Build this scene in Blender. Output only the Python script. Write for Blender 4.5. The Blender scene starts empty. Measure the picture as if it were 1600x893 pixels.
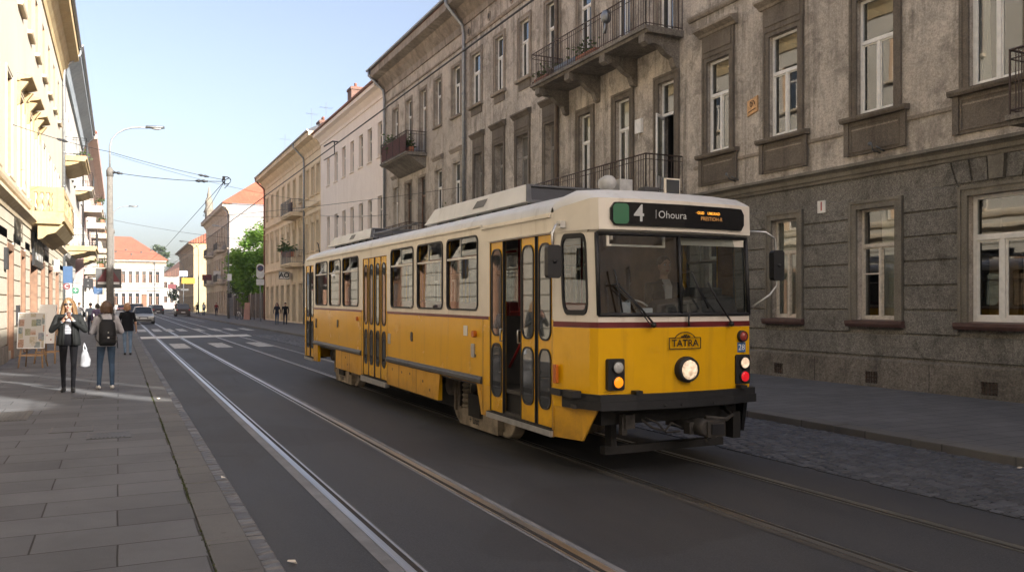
import bpy, bmesh, math, random
import numpy as np
from mathutils import Vector, Matrix
R = math.radians
random.seed(7)
sc = bpy.context.scene
COL = sc.collection

# ------------------------------------------------------------------ mesh helpers
class MB:
    """collects verts and faces; build() links them as ONE mesh object"""
    def __init__(s): s.v = []; s.f = []; s.m = []; s.s = []
    def add(s, vs, fs, mi=0, sm=False):
        b = len(s.v); s.v += [tuple(p) for p in vs]
        for f in fs:
            s.f.append([b + i for i in f]); s.m.append(mi); s.s.append(sm)
        return b
    def hexa(s, p, mi=0):
        s.add(p, [(0, 3, 2, 1), (4, 5, 6, 7), (0, 1, 5, 4), (1, 2, 6, 5), (2, 3, 7, 6), (3, 0, 4, 7)], mi)
    def box(s, x0, x1, y0, y1, z0, z1, mi=0):
        s.hexa([(x0, y0, z0), (x1, y0, z0), (x1, y1, z0), (x0, y1, z0), (x0, y0, z1), (x1, y0, z1), (x1, y1, z1), (x0, y1, z1)], mi)
    def quad(s, a, b, c, d, mi=0, sm=False): s.add([a, b, c, d], [(0, 1, 2, 3)], mi, sm)
    def prism(s, A, B, mi=0, caps=True):
        n = len(A); f = [(i, (i + 1) % n, n + (i + 1) % n, n + i) for i in range(n)]
        if caps: f += [tuple(range(n - 1, -1, -1)), tuple(range(n, 2 * n))]
        s.add(list(A) + list(B), f, mi)
    def rings(s, rs, mi=0, sm=True, cap=True, closed=True):
        n = len(rs[0]); vs = [p for r in rs for p in r]; f = []
        for k in range(len(rs) - 1):
            for i in range(n if closed else n - 1):
                j = (i + 1) % n
                f.append((k * n + i, k * n + j, (k + 1) * n + j, (k + 1) * n + i))
        b = s.add(vs, f, mi, sm)
        if cap and closed:
            s.add([], [], mi)
            s.f.append([b + i for i in range(n - 1, -1, -1)]); s.m.append(mi); s.s.append(False)
            q = b + (len(rs) - 1) * n
            s.f.append([q + i for i in range(n)]); s.m.append(mi); s.s.append(False)
    def tube(s, pts, r, n=7, mi=0, cap=True):
        pts = [Vector(p) for p in pts]; rs = []
        rr = r if isinstance(r, (list, tuple)) else [r] * len(pts)
        u = None
        for i, p in enumerate(pts):
            t = (pts[min(i + 1, len(pts) - 1)] - pts[max(i - 1, 0)])
            if t.length < 1e-9: t = Vector((0, 0, 1))
            t.normalize()
            if u is None:
                u = t.orthogonal().normalized()
            else:
                u = (u - t * u.dot(t))
                u = u.normalized() if u.length > 1e-6 else t.orthogonal().normalized()
            w = t.cross(u)
            rs.append([p + (u * math.cos(2 * math.pi * k / n) + w * math.sin(2 * math.pi * k / n)) * rr[i] for k in range(n)])
        s.rings(rs, mi, True, cap)
    def lathe(s, prof, c=(0, 0, 0), axis='z', n=18, mi=0, cap=True):
        rs = []
        for r, h in prof:
            ring = []
            for k in range(n):
                a = 2 * math.pi * k / n; x, y = r * math.cos(a), r * math.sin(a)
                q = {'z': (x, y, h), 'x': (h, x, y), 'y': (x, h, y)}[axis]
                ring.append((c[0] + q[0], c[1] + q[1], c[2] + q[2]))
            rs.append(ring)
        s.rings(rs, mi, True, cap)
    def ell(s, c, r, n=12, m=8, mi=0, rot=None):
        rs = []
        for j in range(m + 1):
            t = math.pi * j / m; st = max(math.sin(t), 0.02)
            ring = []
            for k in range(n):
                a = 2 * math.pi * k / n
                q = Vector((r[0] * st * math.cos(a), r[1] * st * math.sin(a), -r[2] * math.cos(t)))
                if rot: q = rot @ q
                ring.append((c[0] + q.x, c[1] + q.y, c[2] + q.z))
            rs.append(ring)
        s.rings(rs, mi)
    def build(s, name, mats, parent=None, off=None, bevel=0, out=None):
        if off is None:
            off = Vector((0, 0, 0))
            q = parent
            while q is not None:
                off += Vector(q.location); q = q.parent
        me = bpy.data.meshes.new(name)
        me.from_pydata([(p[0] - off[0], p[1] - off[1], p[2] - off[2]) for p in s.v], [], s.f)
        if not isinstance(mats, (list, tuple)): mats = [mats]
        for m in mats: me.materials.append(m)
        me.polygons.foreach_set('material_index', s.m)
        me.polygons.foreach_set('use_smooth', s.s)
        bm = bmesh.new(); bm.from_mesh(me)
        if bevel:
            bm.normal_update()
            bmesh.ops.remove_doubles(bm, verts=bm.verts, dist=1e-5)
            es = [e for e in bm.edges if len(e.link_faces) == 2 and e.calc_face_angle(0) > 0.5]
            bmesh.ops.bevel(bm, geom=es, offset=bevel, segments=2, affect='EDGES', profile=0.6)
        bmesh.ops.recalc_face_normals(bm, faces=bm.faces)
        if out is not None:
            bm.normal_update()
            fl = [f for f in bm.faces if f.normal.dot(Vector(out)) < 0]
            if fl: bmesh.ops.reverse_faces(bm, faces=fl)
        bm.to_mesh(me); bm.free(); me.update()
        o = bpy.data.objects.new(name, me); COL.objects.link(o)
        if parent is not None: o.parent = parent
        return o

def tag(o, label=None, cat=None, group=None, kind=None):
    if label: o['label'] = label
    if cat: o['category'] = cat
    if group: o['group'] = group
    if kind: o['kind'] = kind
    return o
def thing(name, label, cat, loc=(0, 0, 0), rz=0, group=None):
    o = bpy.data.objects.new(name, None); COL.objects.link(o)
    o.location = loc; o.rotation_euler = (0, 0, rz); o.empty_display_size = .2
    return tag(o, label, cat, group)
def struct(name, mb, mats): return tag(mb.build(name, mats), kind='structure')
Z3 = Vector((0, 0, 0))
def copy_tree(o, parent=None):
    c = o.copy(); COL.objects.link(c); c.parent = parent
    for ch in list(o.children): copy_tree(ch, c)
    return c

# facade frame: a runs along the facade, z up, d outwards
class Face:
    def n(s): return (s.g, 0, 0) if s.k == 'x' else (0, s.g, 0)
    def __init__(s, kind, plane, sg): s.k = kind; s.p = plane; s.g = sg
    def __call__(s, a, z, d=0.0):
        return (s.p + s.g * d, a, z) if s.k == 'x' else (a, s.p + s.g * d, z)
def fbox(mb, F, a0, a1, z0, z1, d0, d1, mi=0):
    mb.hexa([F(a0, z0, d0), F(a1, z0, d0), F(a1, z0, d1), F(a0, z0, d1), F(a0, z1, d0), F(a1, z1, d0), F(a1, z1, d1), F(a0, z1, d1)], mi)
def fprof(mb, F, prof, a0, a1, mi=0):
    """profile [(d,z)...] run along the facade"""
    mb.prism([F(a0, z, d) for d, z in prof], [F(a1, z, d) for d, z in prof], mi)
def fwall(mb, F, a0, a1, z0, z1, holes, dep=.25, mi=0, mif=None, xa=(), xz=(), mir=None):
    A = sorted({a0, a1, *xa, *[h[0] for h in holes], *[h[1] for h in holes]}); A = [a for a in A if a0 <= a <= a1]
    Zs = sorted({z0, z1, *xz, *[h[2] for h in holes], *[h[3] for h in holes]}); Zs = [z for z in Zs if z0 <= z <= z1]
    for i in range(len(A) - 1):
        for j in range(len(Zs) - 1):
            ca, cz = (A[i] + A[i + 1]) / 2, (Zs[j] + Zs[j + 1]) / 2
            if any(h[0] < ca < h[1] and h[2] < cz < h[3] for h in holes): continue
            m = mif(ca, cz) if mif else mi
            mb.quad(F(A[i], Zs[j]), F(A[i + 1], Zs[j]), F(A[i + 1], Zs[j + 1]), F(A[i], Zs[j + 1]), m)
    for h in holes:
        m = mir if mir is not None else mi
        b0, b1, y0, y1 = h[:4]
        mb.quad(F(b0, y0), F(b0, y1), F(b0, y1, -dep), F(b0, y0, -dep), m)
        mb.quad(F(b1, y0), F(b1, y1), F(b1, y1, -dep), F(b1, y0, -dep), m)
        if y0 > z0 + 1e-4: mb.quad(F(b0, y0), F(b1, y0), F(b1, y0, -dep), F(b0, y0, -dep), m)
        mb.quad(F(b0, y1), F(b1, y1), F(b1, y1, -dep), F(b0, y1, -dep), m)
def rr(a0, a1, z0, z1, r, n=5):
    out = []
    for cx, cz, s0 in ((a1 - r, z1 - r, 0), (a0 + r, z1 - r, 90), (a0 + r, z0 + r, 180), (a1 - r, z0 + r, 270)):
        for k in range(n + 1):
            t = R(s0 + 90 * k / n); out.append((cx + r * math.cos(t), cz + r * math.sin(t)))
    return out
def frr(mb, F, a0, a1, z0, z1, r, d0, d1, mi=0):
    p = rr(a0, a1, z0, z1, r)
    mb.prism([F(a, z, d0) for a, z in p], [F(a, z, d1) for a, z in p], mi)
def fring(mb, F, a0, a1, z0, z1, r, w, d0, d1, mi=0, sq=False):
    """rounded frame: inner rounded rectangle, outer grown by w (square corners when sq)"""
    pi = rr(a0, a1, z0, z1, r)
    if sq:
        po = []
        for i, (a, z) in enumerate(pi):
            k = i // 6; ca = a1 + w if k in (0, 3) else a0 - w; cz = z1 + w if k in (0, 1) else z0 - w
            j = i % 6
            e = [(ca, None), (ca, None), (ca, cz), (ca, cz), (None, cz), (None, cz)][j] if k in (0, 2) else [(None, cz), (None, cz), (ca, cz), (ca, cz), (ca, None), (ca, None)][j]
            po.append((a if e[0] is None else e[0], z if e[1] is None else e[1]))
    else: po = rr(a0 - w, a1 + w, z0 - w, z1 + w, r + w)
    n = len(pi)
    vs = [F(a, z, d1) for a, z in pi] + [F(a, z, d1) for a, z in po] + [F(a, z, d0) for a, z in pi] + [F(a, z, d0) for a, z in po]
    fs = []
    for i in range(n):
        j = (i + 1) % n
        fs += [(i, j, n + j, n + i), (n + i, n + j, 3 * n + j, 3 * n + i), (i, 2 * n + i, 2 * n + j, j)]
    mb.add(vs, fs, mi)

_fonts = {}
def text_mb(mb, txt, size, place, mi=0, sx=1.0, align='CENTER', dep=0.0, bold=0.0):
    """adds lettering as flat faces; place(x, y) -> world point"""
    key = (txt, align, bold)
    if key not in _fonts:
        cu = bpy.data.curves.new('t', 'FONT'); cu.body = txt; cu.size = 1; cu.align_x = align; cu.align_y = 'CENTER'; cu.offset = bold
        cu.resolution_u = 3
        o = bpy.data.objects.new('t', cu); COL.objects.link(o)
        dg = bpy.context.evaluated_depsgraph_get(); dg.update()
        me = bpy.data.meshes.new_from_object(o.evaluated_get(dg))
        _fonts[key] = ([tuple(v.co) for v in me.vertices], [tuple(p.vertices) for p in me.polygons])
        bpy.data.objects.remove(o); bpy.data.curves.remove(cu); bpy.data.meshes.remove(me)
    vs, fs = _fonts[key]
    mb.add([place(v[0] * size * sx, v[1] * size) for v in vs], fs, mi)

# ------------------------------------------------------------------ materials
class NT:
    def __init__(s, name):
        s.m = bpy.data.materials.new(name); s.m.use_nodes = True
        s.t = s.m.node_tree; s.b = s.t.nodes['Principled BSDF']; s.out = s.t.nodes['Material Output']
    def n(s, typ, props=None, **inp):
        nd = s.t.nodes.new('ShaderNode' + typ)
        for k, v in (props or {}).items(): setattr(nd, k, v)
        for k, v in inp.items(): s.set(nd, k, v)
        return nd
    def set(s, nd, k, v):
        sk = nd.inputs[int(k[1:])] if k[0] == '_' and k[1:].isdigit() else nd.inputs[k.replace('_', ' ')]
        if isinstance(v, bpy.types.NodeSocket): s.t.links.new(v, sk)
        elif isinstance(v, bpy.types.Node): s.t.links.new(v.outputs[0], sk)
        else:
            if isinstance(v, (tuple, list)) and len(v) == 3 and sk.type == 'RGBA': v = (*v, 1)
            sk.default_value = v
    def pos(s): return s.n('NewGeometry').outputs['Position']
    def objc(s): return s.n('TexCoord').outputs['Object']
    def mapv(s, vec, sc=(1, 1, 1), rot=(0, 0, 0), loc=(0, 0, 0)): return s.n('Mapping', None, Vector=vec, Scale=sc, Rotation=rot, Location=loc).outputs[0]
    def noise(s, vec, scale, det=4, rough=.55, dist=0): return s.n('TexNoise', None, Vector=vec, Scale=scale, Detail=det, Roughness=rough, Distortion=dist).outputs['Fac']
    def ramp(s, fac, stops):
        nd = s.n('ValToRGB', None, Fac=fac); e = nd.color_ramp.elements
        while len(e) < len(stops): e.new(.5)
        for x, (p, c) in zip(e, stops):
            x.position = p; x.color = (*c, 1) if isinstance(c, (tuple, list)) else (c, c, c, 1)
        return nd.outputs[0]
    def mix(s, fac, a, b, mode='MIX'):
        nd = s.n('MixRGB', {'blend_type': mode}, Fac=fac, Color1=a, Color2=b); return nd.outputs[0]
    def math(s, op, a, b=0.0):
        nd = s.n('Math', {'operation': op}, _0=a, _1=b); return nd.outputs[0]
    def bump(s, h, st=.3, dist=.02, prev=None):
        nd = s.n('Bump', None, Height=h, Strength=st, Distance=dist)
        if prev is not None: s.set(nd, 'Normal', prev)
        return nd.outputs[0]
    def fin(s, col=None, rough=None, normal=None, **kw):
        if col is not None: s.set(s.b, 'Base Color', col)
        if rough is not None: s.set(s.b, 'Roughness', rough)
        if normal is not None: s.set(s.b, 'Normal', normal)
        for k, v in kw.items(): s.set(s.b, k, v)
        return s.m
def sc3(c, k): return tuple(min(1, x * k) for x in c)

def paint(name, c, rough=.5, var=.12, scale=3, bump=0, bs=60, metal=0, coat=0, spec=.5, local=True):
    t = NT(name); p = t.objc() if local else t.pos()
    f = t.noise(p, scale, 5, .6)
    col = t.ramp(f, [(.3, sc3(c, 1 - var)), (.7, sc3(c, 1 + var))])
    nm = t.bump(t.noise(p, bs, 3), bump, .01) if bump else None
    return t.fin(col, rough, nm, Metallic=metal, Coat_Weight=coat, Specular_IOR_Level=spec)
def stucco(name, c, c2, dark, stain=.5, grain=.35, gs=55, streak=.5, blot=None, patch=0):
    """plaster: broad tone changes, rain streaks, grain bump, worn patches"""
    t = NT(name); p = t.pos()
    big = t.noise(p, .45, 6, .65, .4)
    col = t.mix(t.ramp(big, [(.38, 0.), (.62, 1.)]), c, c2)
    med = t.noise(t.mapv(p, (1, 1, .7), (0, 0, 0), (7, 3, 5)), 1.3, 7, .7, .9)
    col = t.mix(t.math('MULTIPLY', t.ramp(med, [(.47, 0.), (.66, 1.)]), .8 * stain), col, dark)
    if blot:
        bl = t.noise(p, 1.9, 7, .72, .6)
        col = t.mix(t.math('MULTIPLY', t.ramp(bl, [(.52, 0.), (.66, 1.)]), stain), col, blot)
    st = t.noise(t.mapv(p, (2.6, 2.6, .16)), 1.0, 5, .62, .3)
    st2 = t.noise(t.mapv(p, (9, 9, .35)), 1.0, 3, .5)
    sm = t.math('MULTIPLY', t.ramp(st, [(.46, 0.), (.66, 1.)]), t.ramp(st2, [(.35, .35), (.65, 1.)]))
    col = t.mix(t.math('MULTIPLY', sm, streak), col, dark)
    if patch:
        pn = t.noise(t.mapv(p, (1, 1, 1), (0, 0, 0), (4.3, 2.2, 9.1)), 1.15, 8, .75, .8)
        pm = t.ramp(pn, [(.565, 0.), (.58, 1.)])
        col = t.mix(t.math('MULTIPLY', pm, patch), col, sc3(c2, 1.35))
    g = t.noise(p, gs, 4, .75)
    g2 = t.noise(p, gs * .42, 3, .7)
    col = t.mix(min(1., 1.5 * grain), col, t.ramp(g, [(.36, .14), (.5, .5), (.64, .86)]), 'OVERLAY')
    col = t.mix(min(1., .9 * grain), col, t.ramp(g2, [(.38, .2), (.52, .5), (.66, .8)]), 'OVERLAY')
    nm = t.bump(g, min(1., grain * 1.6), .04)
    nm = t.bump(t.noise(p, 4, 5, .6), .12, .05, nm)
    return t.fin(col, .88, nm, Specular_IOR_Level=.25)
def tiles(name, c, c2, ax=1, slope=.35):
    t = NT(name); p = t.pos()
    rot = (0, 0, R(90)) if ax == 1 else (0, 0, 0)
    v = t.mapv(p, (1, 1, 1), rot)
    br = t.n('TexBrick', {'offset': .5}, Vector=v, Color1=c, Color2=c2, Mortar=sc3(c, .3), Scale=1., Mortar_Size=.012, Brick_Width=.2, Row_Height=.24, Bias=0.)
    big = t.noise(p, .5, 5, .65)
    col = t.mix(.6, br.outputs[0], t.ramp(big, [(.3, .55), (.7, 1.)]), 'MULTIPLY')
    nm = t.bump(br.outputs['Fac'], -.5, .04)
    return t.fin(col, .8, nm)
def glass_clear(name, tint=(.86, .9, .88), ior=1.75, wob=.03):
    t = NT(name); p = t.pos()
    wv = t.bump(t.noise(p, .9, 2, .5), wob, .12)
    g = t.n('BsdfGlossy', None, Color=(.95, .97, 1.), Roughness=.02, Normal=wv)
    tr = t.n('BsdfTransparent', None, Color=tint)
    bf = t.n('NewGeometry').outputs['Backfacing']
    fr = t.n('Fresnel', None, IOR=t.math('ADD', t.math('MULTIPLY', bf, 1 / ior - ior), ior), Normal=wv)
    mx = t.n('MixShader', None, _0=fr, _1=tr, _2=g)
    t.t.links.new(mx.outputs[0], t.out.inputs[0]); return t.m
def glass_dark(name, c=(.02, .024, .026), ior=2.0, wob=.04):
    t = NT(name); p = t.pos()
    wv = t.bump(t.noise(p, .8, 2, .5), wob, .15)
    return t.fin(t.ramp(t.noise(p, .6, 3), [(.35, sc3(c, .6)), (.65, sc3(c, 1.6))]), .03, wv, IOR=ior)
def emit(name, c, s, rough=.1):
    t = NT(name); return t.fin((*c,), rough, None, Emission_Color=(*c, 1), Emission_Strength=s)

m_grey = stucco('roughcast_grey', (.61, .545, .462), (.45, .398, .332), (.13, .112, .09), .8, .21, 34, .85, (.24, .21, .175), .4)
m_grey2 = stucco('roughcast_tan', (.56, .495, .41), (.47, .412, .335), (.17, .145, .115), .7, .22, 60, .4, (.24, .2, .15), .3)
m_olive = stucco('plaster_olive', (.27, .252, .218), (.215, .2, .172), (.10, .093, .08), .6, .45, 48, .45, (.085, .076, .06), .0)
m_stone = stucco('plinth_stone', (.23, .205, .172), (.17, .152, .125), (.08, .07, .056), .7, .3, 30, .5, (.12, .105, .085), .3)
m_trimdark = stucco('trim_brown', (.21, .178, .14), (.165, .138, .107), (.07, .058, .045), .5, .25, 60, .5, (.10, .083, .064), .0)
m_trimtan = stucco('trim_tan', (.40, .345, .28), (.30, .255, .2), (.12, .1, .08), .6, .25, 60, .6, (.19, .16, .125), .25)
m_trimolive = stucco('trim_olive', (.25, .228, .186), (.20, .18, .143), (.08, .07, .055), .5, .2, 60, .4, (.12, .108, .085), .0)
m_pink = stucco('plaster_pale_pink', (.86, .765, .675), (.83, .735, .64), (.6, .5, .42), .2, .12, 70, .18, (.72, .62, .52), 0)
m_cream = stucco('plaster_cream', (.78, .645, .45), (.72, .585, .40), (.48, .37, .24), .35, .12, 60, .3, (.62, .49, .32), .0)
m_creamtrim = stucco('cream_trim', (.74, .60, .405), (.66, .53, .35), (.4, .3, .19), .4, .12, 60, .4, (.44, .33, .2), .0)
m_left = stucco('plaster_light_cream', (.47, .425, .345), (.43, .385, .305), (.44, .37, .28), .25, .12, 60, .22, (.55, .475, .365), 0)
m_ochre = stucco('ochre_trim', (.43, .335, .19), (.36, .275, .145), (.28, .18, .08), .45, .15, 50, .4, (.42, .28, .12), 0)
m_lefttrim = stucco('cream_ochre_trim', (.58, .49, .36), (.52, .43, .305), (.4, .29, .15), .4, .14, 50, .35, (.52, .39, .21), 0)
m_white = stucco('plaster_white', (.42, .405, .375), (.385, .37, .34), (.28, .265, .245), .3, .12, 50, .3, (.55, .53, .49), 0)
m_bluegrey = stucco('soffit_blue_grey', (.33, .37, .40), (.28, .32, .35), (.16, .18, .2), .3, .12, 40, .4, (.22, .25, .27), 0)
m_beige = stucco('plaster_beige', (.50, .43, .34), (.43, .365, .285), (.22, .18, .14), .5, .2, 50, .45, (.31, .26, .2), 0)
m_tan3 = stucco('plaster_yellow', (.42, .345, .20), (.38, .31, .175), (.25, .2, .11), .3, .15, 50, .3, (.5, .41, .24), 0)
m_brownf = stucco('plaster_brown', (.33, .25, .17), (.28, .21, .14), (.14, .1, .07), .4, .2, 50, .4, (.2, .15, .1), 0)
m_greywall = stucco('plaster_pale_grey', (.265, .255, .255), (.235, .225, .225), (.17, .165, .16), .4, .14, 40, .35, (.46, .435, .41), 0)
m_rose = stucco('plaster_rose', (.55, .42, .36), (.5, .375, .32), (.3, .22, .18), .3, .14, 50, .3, (.42, .31, .26), 0)
m_redtile = tiles('red_roof_tile', (.42, .135, .07), (.33, .10, .052))
m_redtile_x = tiles('red_roof_tile_far', (.36, .115, .062), (.29, .09, .05), 0)
m_browntile = tiles('brown_roof_tile', (.20, .095, .065), (.15, .075, .05))
m_slate = tiles('slate_roof', (.10, .105, .12), (.075, .08, .09))
m_winpaint = paint('window_paint_white', (.80, .78, .73), .5, .10, 9, .12, 40)
m_winold = paint('window_paint_worn', (.58, .53, .45), .65, .22, 14, .25, 50)
m_wingrey = paint('window_paint_grey', (.30, .285, .26), .6, .18, 9, .12, 40)
m_winbrown = paint('window_wood_brown', (.17, .085, .045), .55, .2, 9, .15, 40)
m_glass = glass_clear('window_glass', (.62, .66, .64), 2.4, .012)
m_gdark = glass_dark('window_glass_dark')
m_gmid = glass_dark('window_glass_greenish', (.035, .042, .04), 2.1)
m_dusty = paint('window_glass_dusty', (.16, .15, .135), .25, .3, 2.5)
m_zinc = paint('zinc', (.27, .285, .295), .42, .18, 6, .1, 30, metal=.75)
m_pipebrown = paint('downpipe_brown', (.15, .115, .085), .55, .25, 6, .1, 30)
m_copper = paint('gutter_red_brown', (.22, .09, .055), .5, .2, 6)
m_iron = paint('iron_rust', (.062, .038, .028), .65, .35, 12, .2, 60)
m_irong = paint('iron_grey', (.12, .13, .135), .5, .2, 9)
m_black = paint('black_paint', (.018, .018, .02), .4, .2, 9)
m_concrete = stucco('balcony_concrete', (.27, .24, .2), (.2, .175, .145), (.08, .07, .056), .6, .3, 35, .6, (.12, .105, .085), .2)
m_sillred = paint('sill_sheet_brown', (.095, .05, .043), .5, .2, 6)
m_lace = paint('lace_curtain', (.62, .58, .5), .9, .08, 30, .3, 160)
m_wood = paint('wood', (.36, .22, .11), .6, .2, 12, .2, 40)
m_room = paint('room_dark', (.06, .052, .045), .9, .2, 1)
m_brick = None
SKY_S, SUN_S, EXPO, HAZE = .059, 2.7, 2.45, .0005
# ------------------------------------------------------------------ camera, sun, sky
VPX, HOR, FPX = 185., 474., 1300.
YAW = math.atan((800 - VPX) / FPX)
cam = bpy.data.cameras.new('Camera'); co = bpy.data.objects.new('Camera', cam); COL.objects.link(co)
co.location = (0, 0, 1.65); co.rotation_euler = (R(90), 0, -YAW)
cam.sensor_width = 36; cam.lens = 36 * FPX / 1600; cam.shift_y = (HOR - 446.5) / 1600
cam.clip_end = 3000; cam.clip_start = .05
sc.camera = co
SUN_EL, SUN_AZ = R(24.4), R(30)          # azimuth from -Y towards +X
w = bpy.data.worlds.new('World'); sc.world = w; w.use_nodes = True
wt = w.node_tree; sky = wt.nodes.new('ShaderNodeTexSky'); sky.sky_type = 'NISHITA'
sky.sun_disc = False; sky.sun_elevation = SUN_EL; sky.sun_rotation = R(180) - SUN_AZ
sky.air_density = .9; sky.dust_density = 3.9; sky.ozone_density = .8
hsn = wt.nodes.new('ShaderNodeHueSaturation'); hsn.inputs['Saturation'].default_value = .84
wt.links.new(sky.outputs[0], hsn.inputs['Color']); tn = wt.nodes.new('ShaderNodeMixRGB'); tn.blend_type = 'MULTIPLY'; tn.inputs[0].default_value = 1; tn.inputs[2].default_value = (1, .955, .96, 1); wt.links.new(hsn.outputs[0], tn.inputs[1]); wt.links.new(tn.outputs[0], wt.nodes['Background'].inputs[0]); wt.nodes['Background'].inputs[1].default_value = SKY_S
sl = bpy.data.lights.new('Sun', 'SUN'); so = bpy.data.objects.new('Sun', sl); COL.objects.link(so)
sl.energy = SUN_S; sl.angle = R(.5); sl.color = (1., .965, .90)
sd = Vector((math.sin(SUN_AZ) * math.cos(SUN_EL), -math.cos(SUN_AZ) * math.cos(SUN_EL), math.sin(SUN_EL)))
so.rotation_euler = sd.to_track_quat('Z', 'Y').to_euler(); so.location = (20, -20, 40)
sc.view_settings.view_transform = 'Standard'; sc.view_settings.look = 'None'; sc.view_settings.exposure = EXPO; sc.view_settings.gamma = 1

# ------------------------------------------------------------------ ground
def ground_mat():
    t = NT('far_ground'); p = t.pos()
    return t.fin(t.ramp(t.noise(p, .2, 5), [(.3, (.05, .05, .047)), (.7, (.075, .072, .066))]), .9)
def asphalt():
    t = NT('asphalt'); p = t.pos()
    big = t.noise(t.mapv(p, (1, .25, 1)), .8, 6, .65, .3)
    col = t.ramp(big, [(.3, (.029, .030, .034)), (.7, (.053, .055, .061))])
    sp = t.noise(p, 75, 3, .75)
    col = t.mix(.8, col, t.ramp(sp, [(.35, .25), (.55, .5), (.75, 1.)]), 'OVERLAY')
    # paler trampled band along the rails, tyre-polished lanes
    lane = t.noise(t.mapv(p, (1.4, .04, 1)), 1., 4, .5)
    col = t.mix(t.ramp(lane, [(.45, 0.), (.7, .45)]), col, (.06, .059, .061))
    pt = t.noise(t.mapv(p, (1, 1, 1), (0, 0, 0), (3, 8, 2)), .35, 2, .3)
    col = t.mix(t.math('MULTIPLY', t.ramp(pt, [(.58, 0.), (.59, 1.)]), .45), col, (.026, .025, .026))
    vo = t.n('TexVoronoi', {'feature': 'DISTANCE_TO_EDGE'}, Vector=t.mapv(t.mix(.12, p, t.n('TexNoise', None, Vector=p, Scale=2.).outputs['Color'])), Scale=.42)
    cr = t.ramp(vo.outputs[0], [(.0, 1.), (.010, 0.)])
    crm = t.math('MULTIPLY', cr, t.ramp(t.noise(p, .25, 3), [(.48, 0.), (.55, .8)]))
    col = t.mix(crm, col, (.02, .019, .018))
    oil = t.noise(t.mapv(p, (1, .3, 1), (0, 0, 0), (9, 1, 0)), 1.6, 4, .6)
    col = t.mix(t.ramp(oil, [(.62, 0.), (.75, .5)]), col, (.03, .028, .027))
    nm = t.bump(sp, .45, .012)
    return t.fin(col, t.ramp(big, [(.3, .62), (.7, .8)]), nm, Specular_IOR_Level=.5)
def slabs(name, bw, rh, c1, c2, mort=.007, rot=0, off=.5, sq=1., moss=False):
    t = NT(name); p = t.pos()
    jit = t.n('TexNoise', None, Vector=p, Scale=1.3).outputs['Color']
    v = t.mapv(t.mix(.012, p, jit), (1, 1, 1), (0, 0, rot))
    br = t.n('TexBrick', {'offset': off, 'offset_frequency': 2, 'squash': sq, 'squash_frequency': 3}, Vector=v, Color1=c1, Color2=c2, Mortar=(.028, .026, .024), Scale=1., Mortar_Size=mort, Mortar_Smooth=.3, Brick_Width=bw, Row_Height=rh, Bias=0.)
    col = br.outputs[0]
    big = t.noise(p, .9, 6, .68, .5)
    col = t.mix(.55, col, t.ramp(big, [(.3, .6), (.7, 1.15)]), 'MULTIPLY')
    sp = t.noise(p, 150, 3, .65)
    col = t.mix(.35, col, t.ramp(sp, [(.35, .3), (.55, .5), (.75, .95)]), 'OVERLAY')
    spot = t.n('TexVoronoi', None, Vector=p, Scale=3.1)
    col = t.mix(t.math('MULTIPLY', t.ramp(spot.outputs[0], [(.05, 1.), (.075, 0.)]), .45), col, (.06, .055, .05))
    if moss:
        mo = t.math('MULTIPLY', br.outputs['Fac'], t.ramp(t.noise(p, 2.2, 4), [(.5, 0.), (.6, .8)]))
        col = t.mix(mo, col, (.06, .075, .025))
    nm = t.bump(t.math('SUBTRACT', 1., br.outputs['Fac']), .6, .012)
    nm = t.bump(sp, .25, .006, nm)
    return t.fin(col, .78, nm, Specular_IOR_Level=.35)
m_asph = asphalt()
m_slab = slabs('pavement_slabs', 1.05, .52, (.128, .130, .136), (.094, .095, .1), .007)
m_slabr = slabs('pavement_small_slabs', .6, .3, (.15, .148, .149), (.122, .121, .122), .006)
m_kerb = slabs('kerb_granite', 2., .85, (.128, .125, .121), (.104, .102, .1), .006, 0, 0)
m_kerbr = slabs('kerb_granite_right', 2., 1.1, (.15, .142, .13), (.12, .114, .105), .006, 0, 0)
m_sett = paint('granite_sett', (.115, .107, .10), .6, .35, 5, .35, 70, local=False)
m_settr = paint('granite_sett_dark', (.092, .092, .096), .5, .4, 4, .35, 70, local=False)
m_line = None
def worn_white(name, c=(.44, .435, .42), wear=.50):
    t = NT(name); p = t.pos()
    n_ = t.noise(p, 7, 7, .75)
    col = t.mix(t.ramp(n_, [(wear, 0.), (wear + .12, .85)]), c, (.09, .087, .084))
    return t.fin(col, .7, t.bump(t.noise(p, 150, 2), .3, .008))
m_line = worn_white('road_paint')
m_line2 = worn_white('road_paint_bar', (.58, .57, .54), .60)

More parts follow.
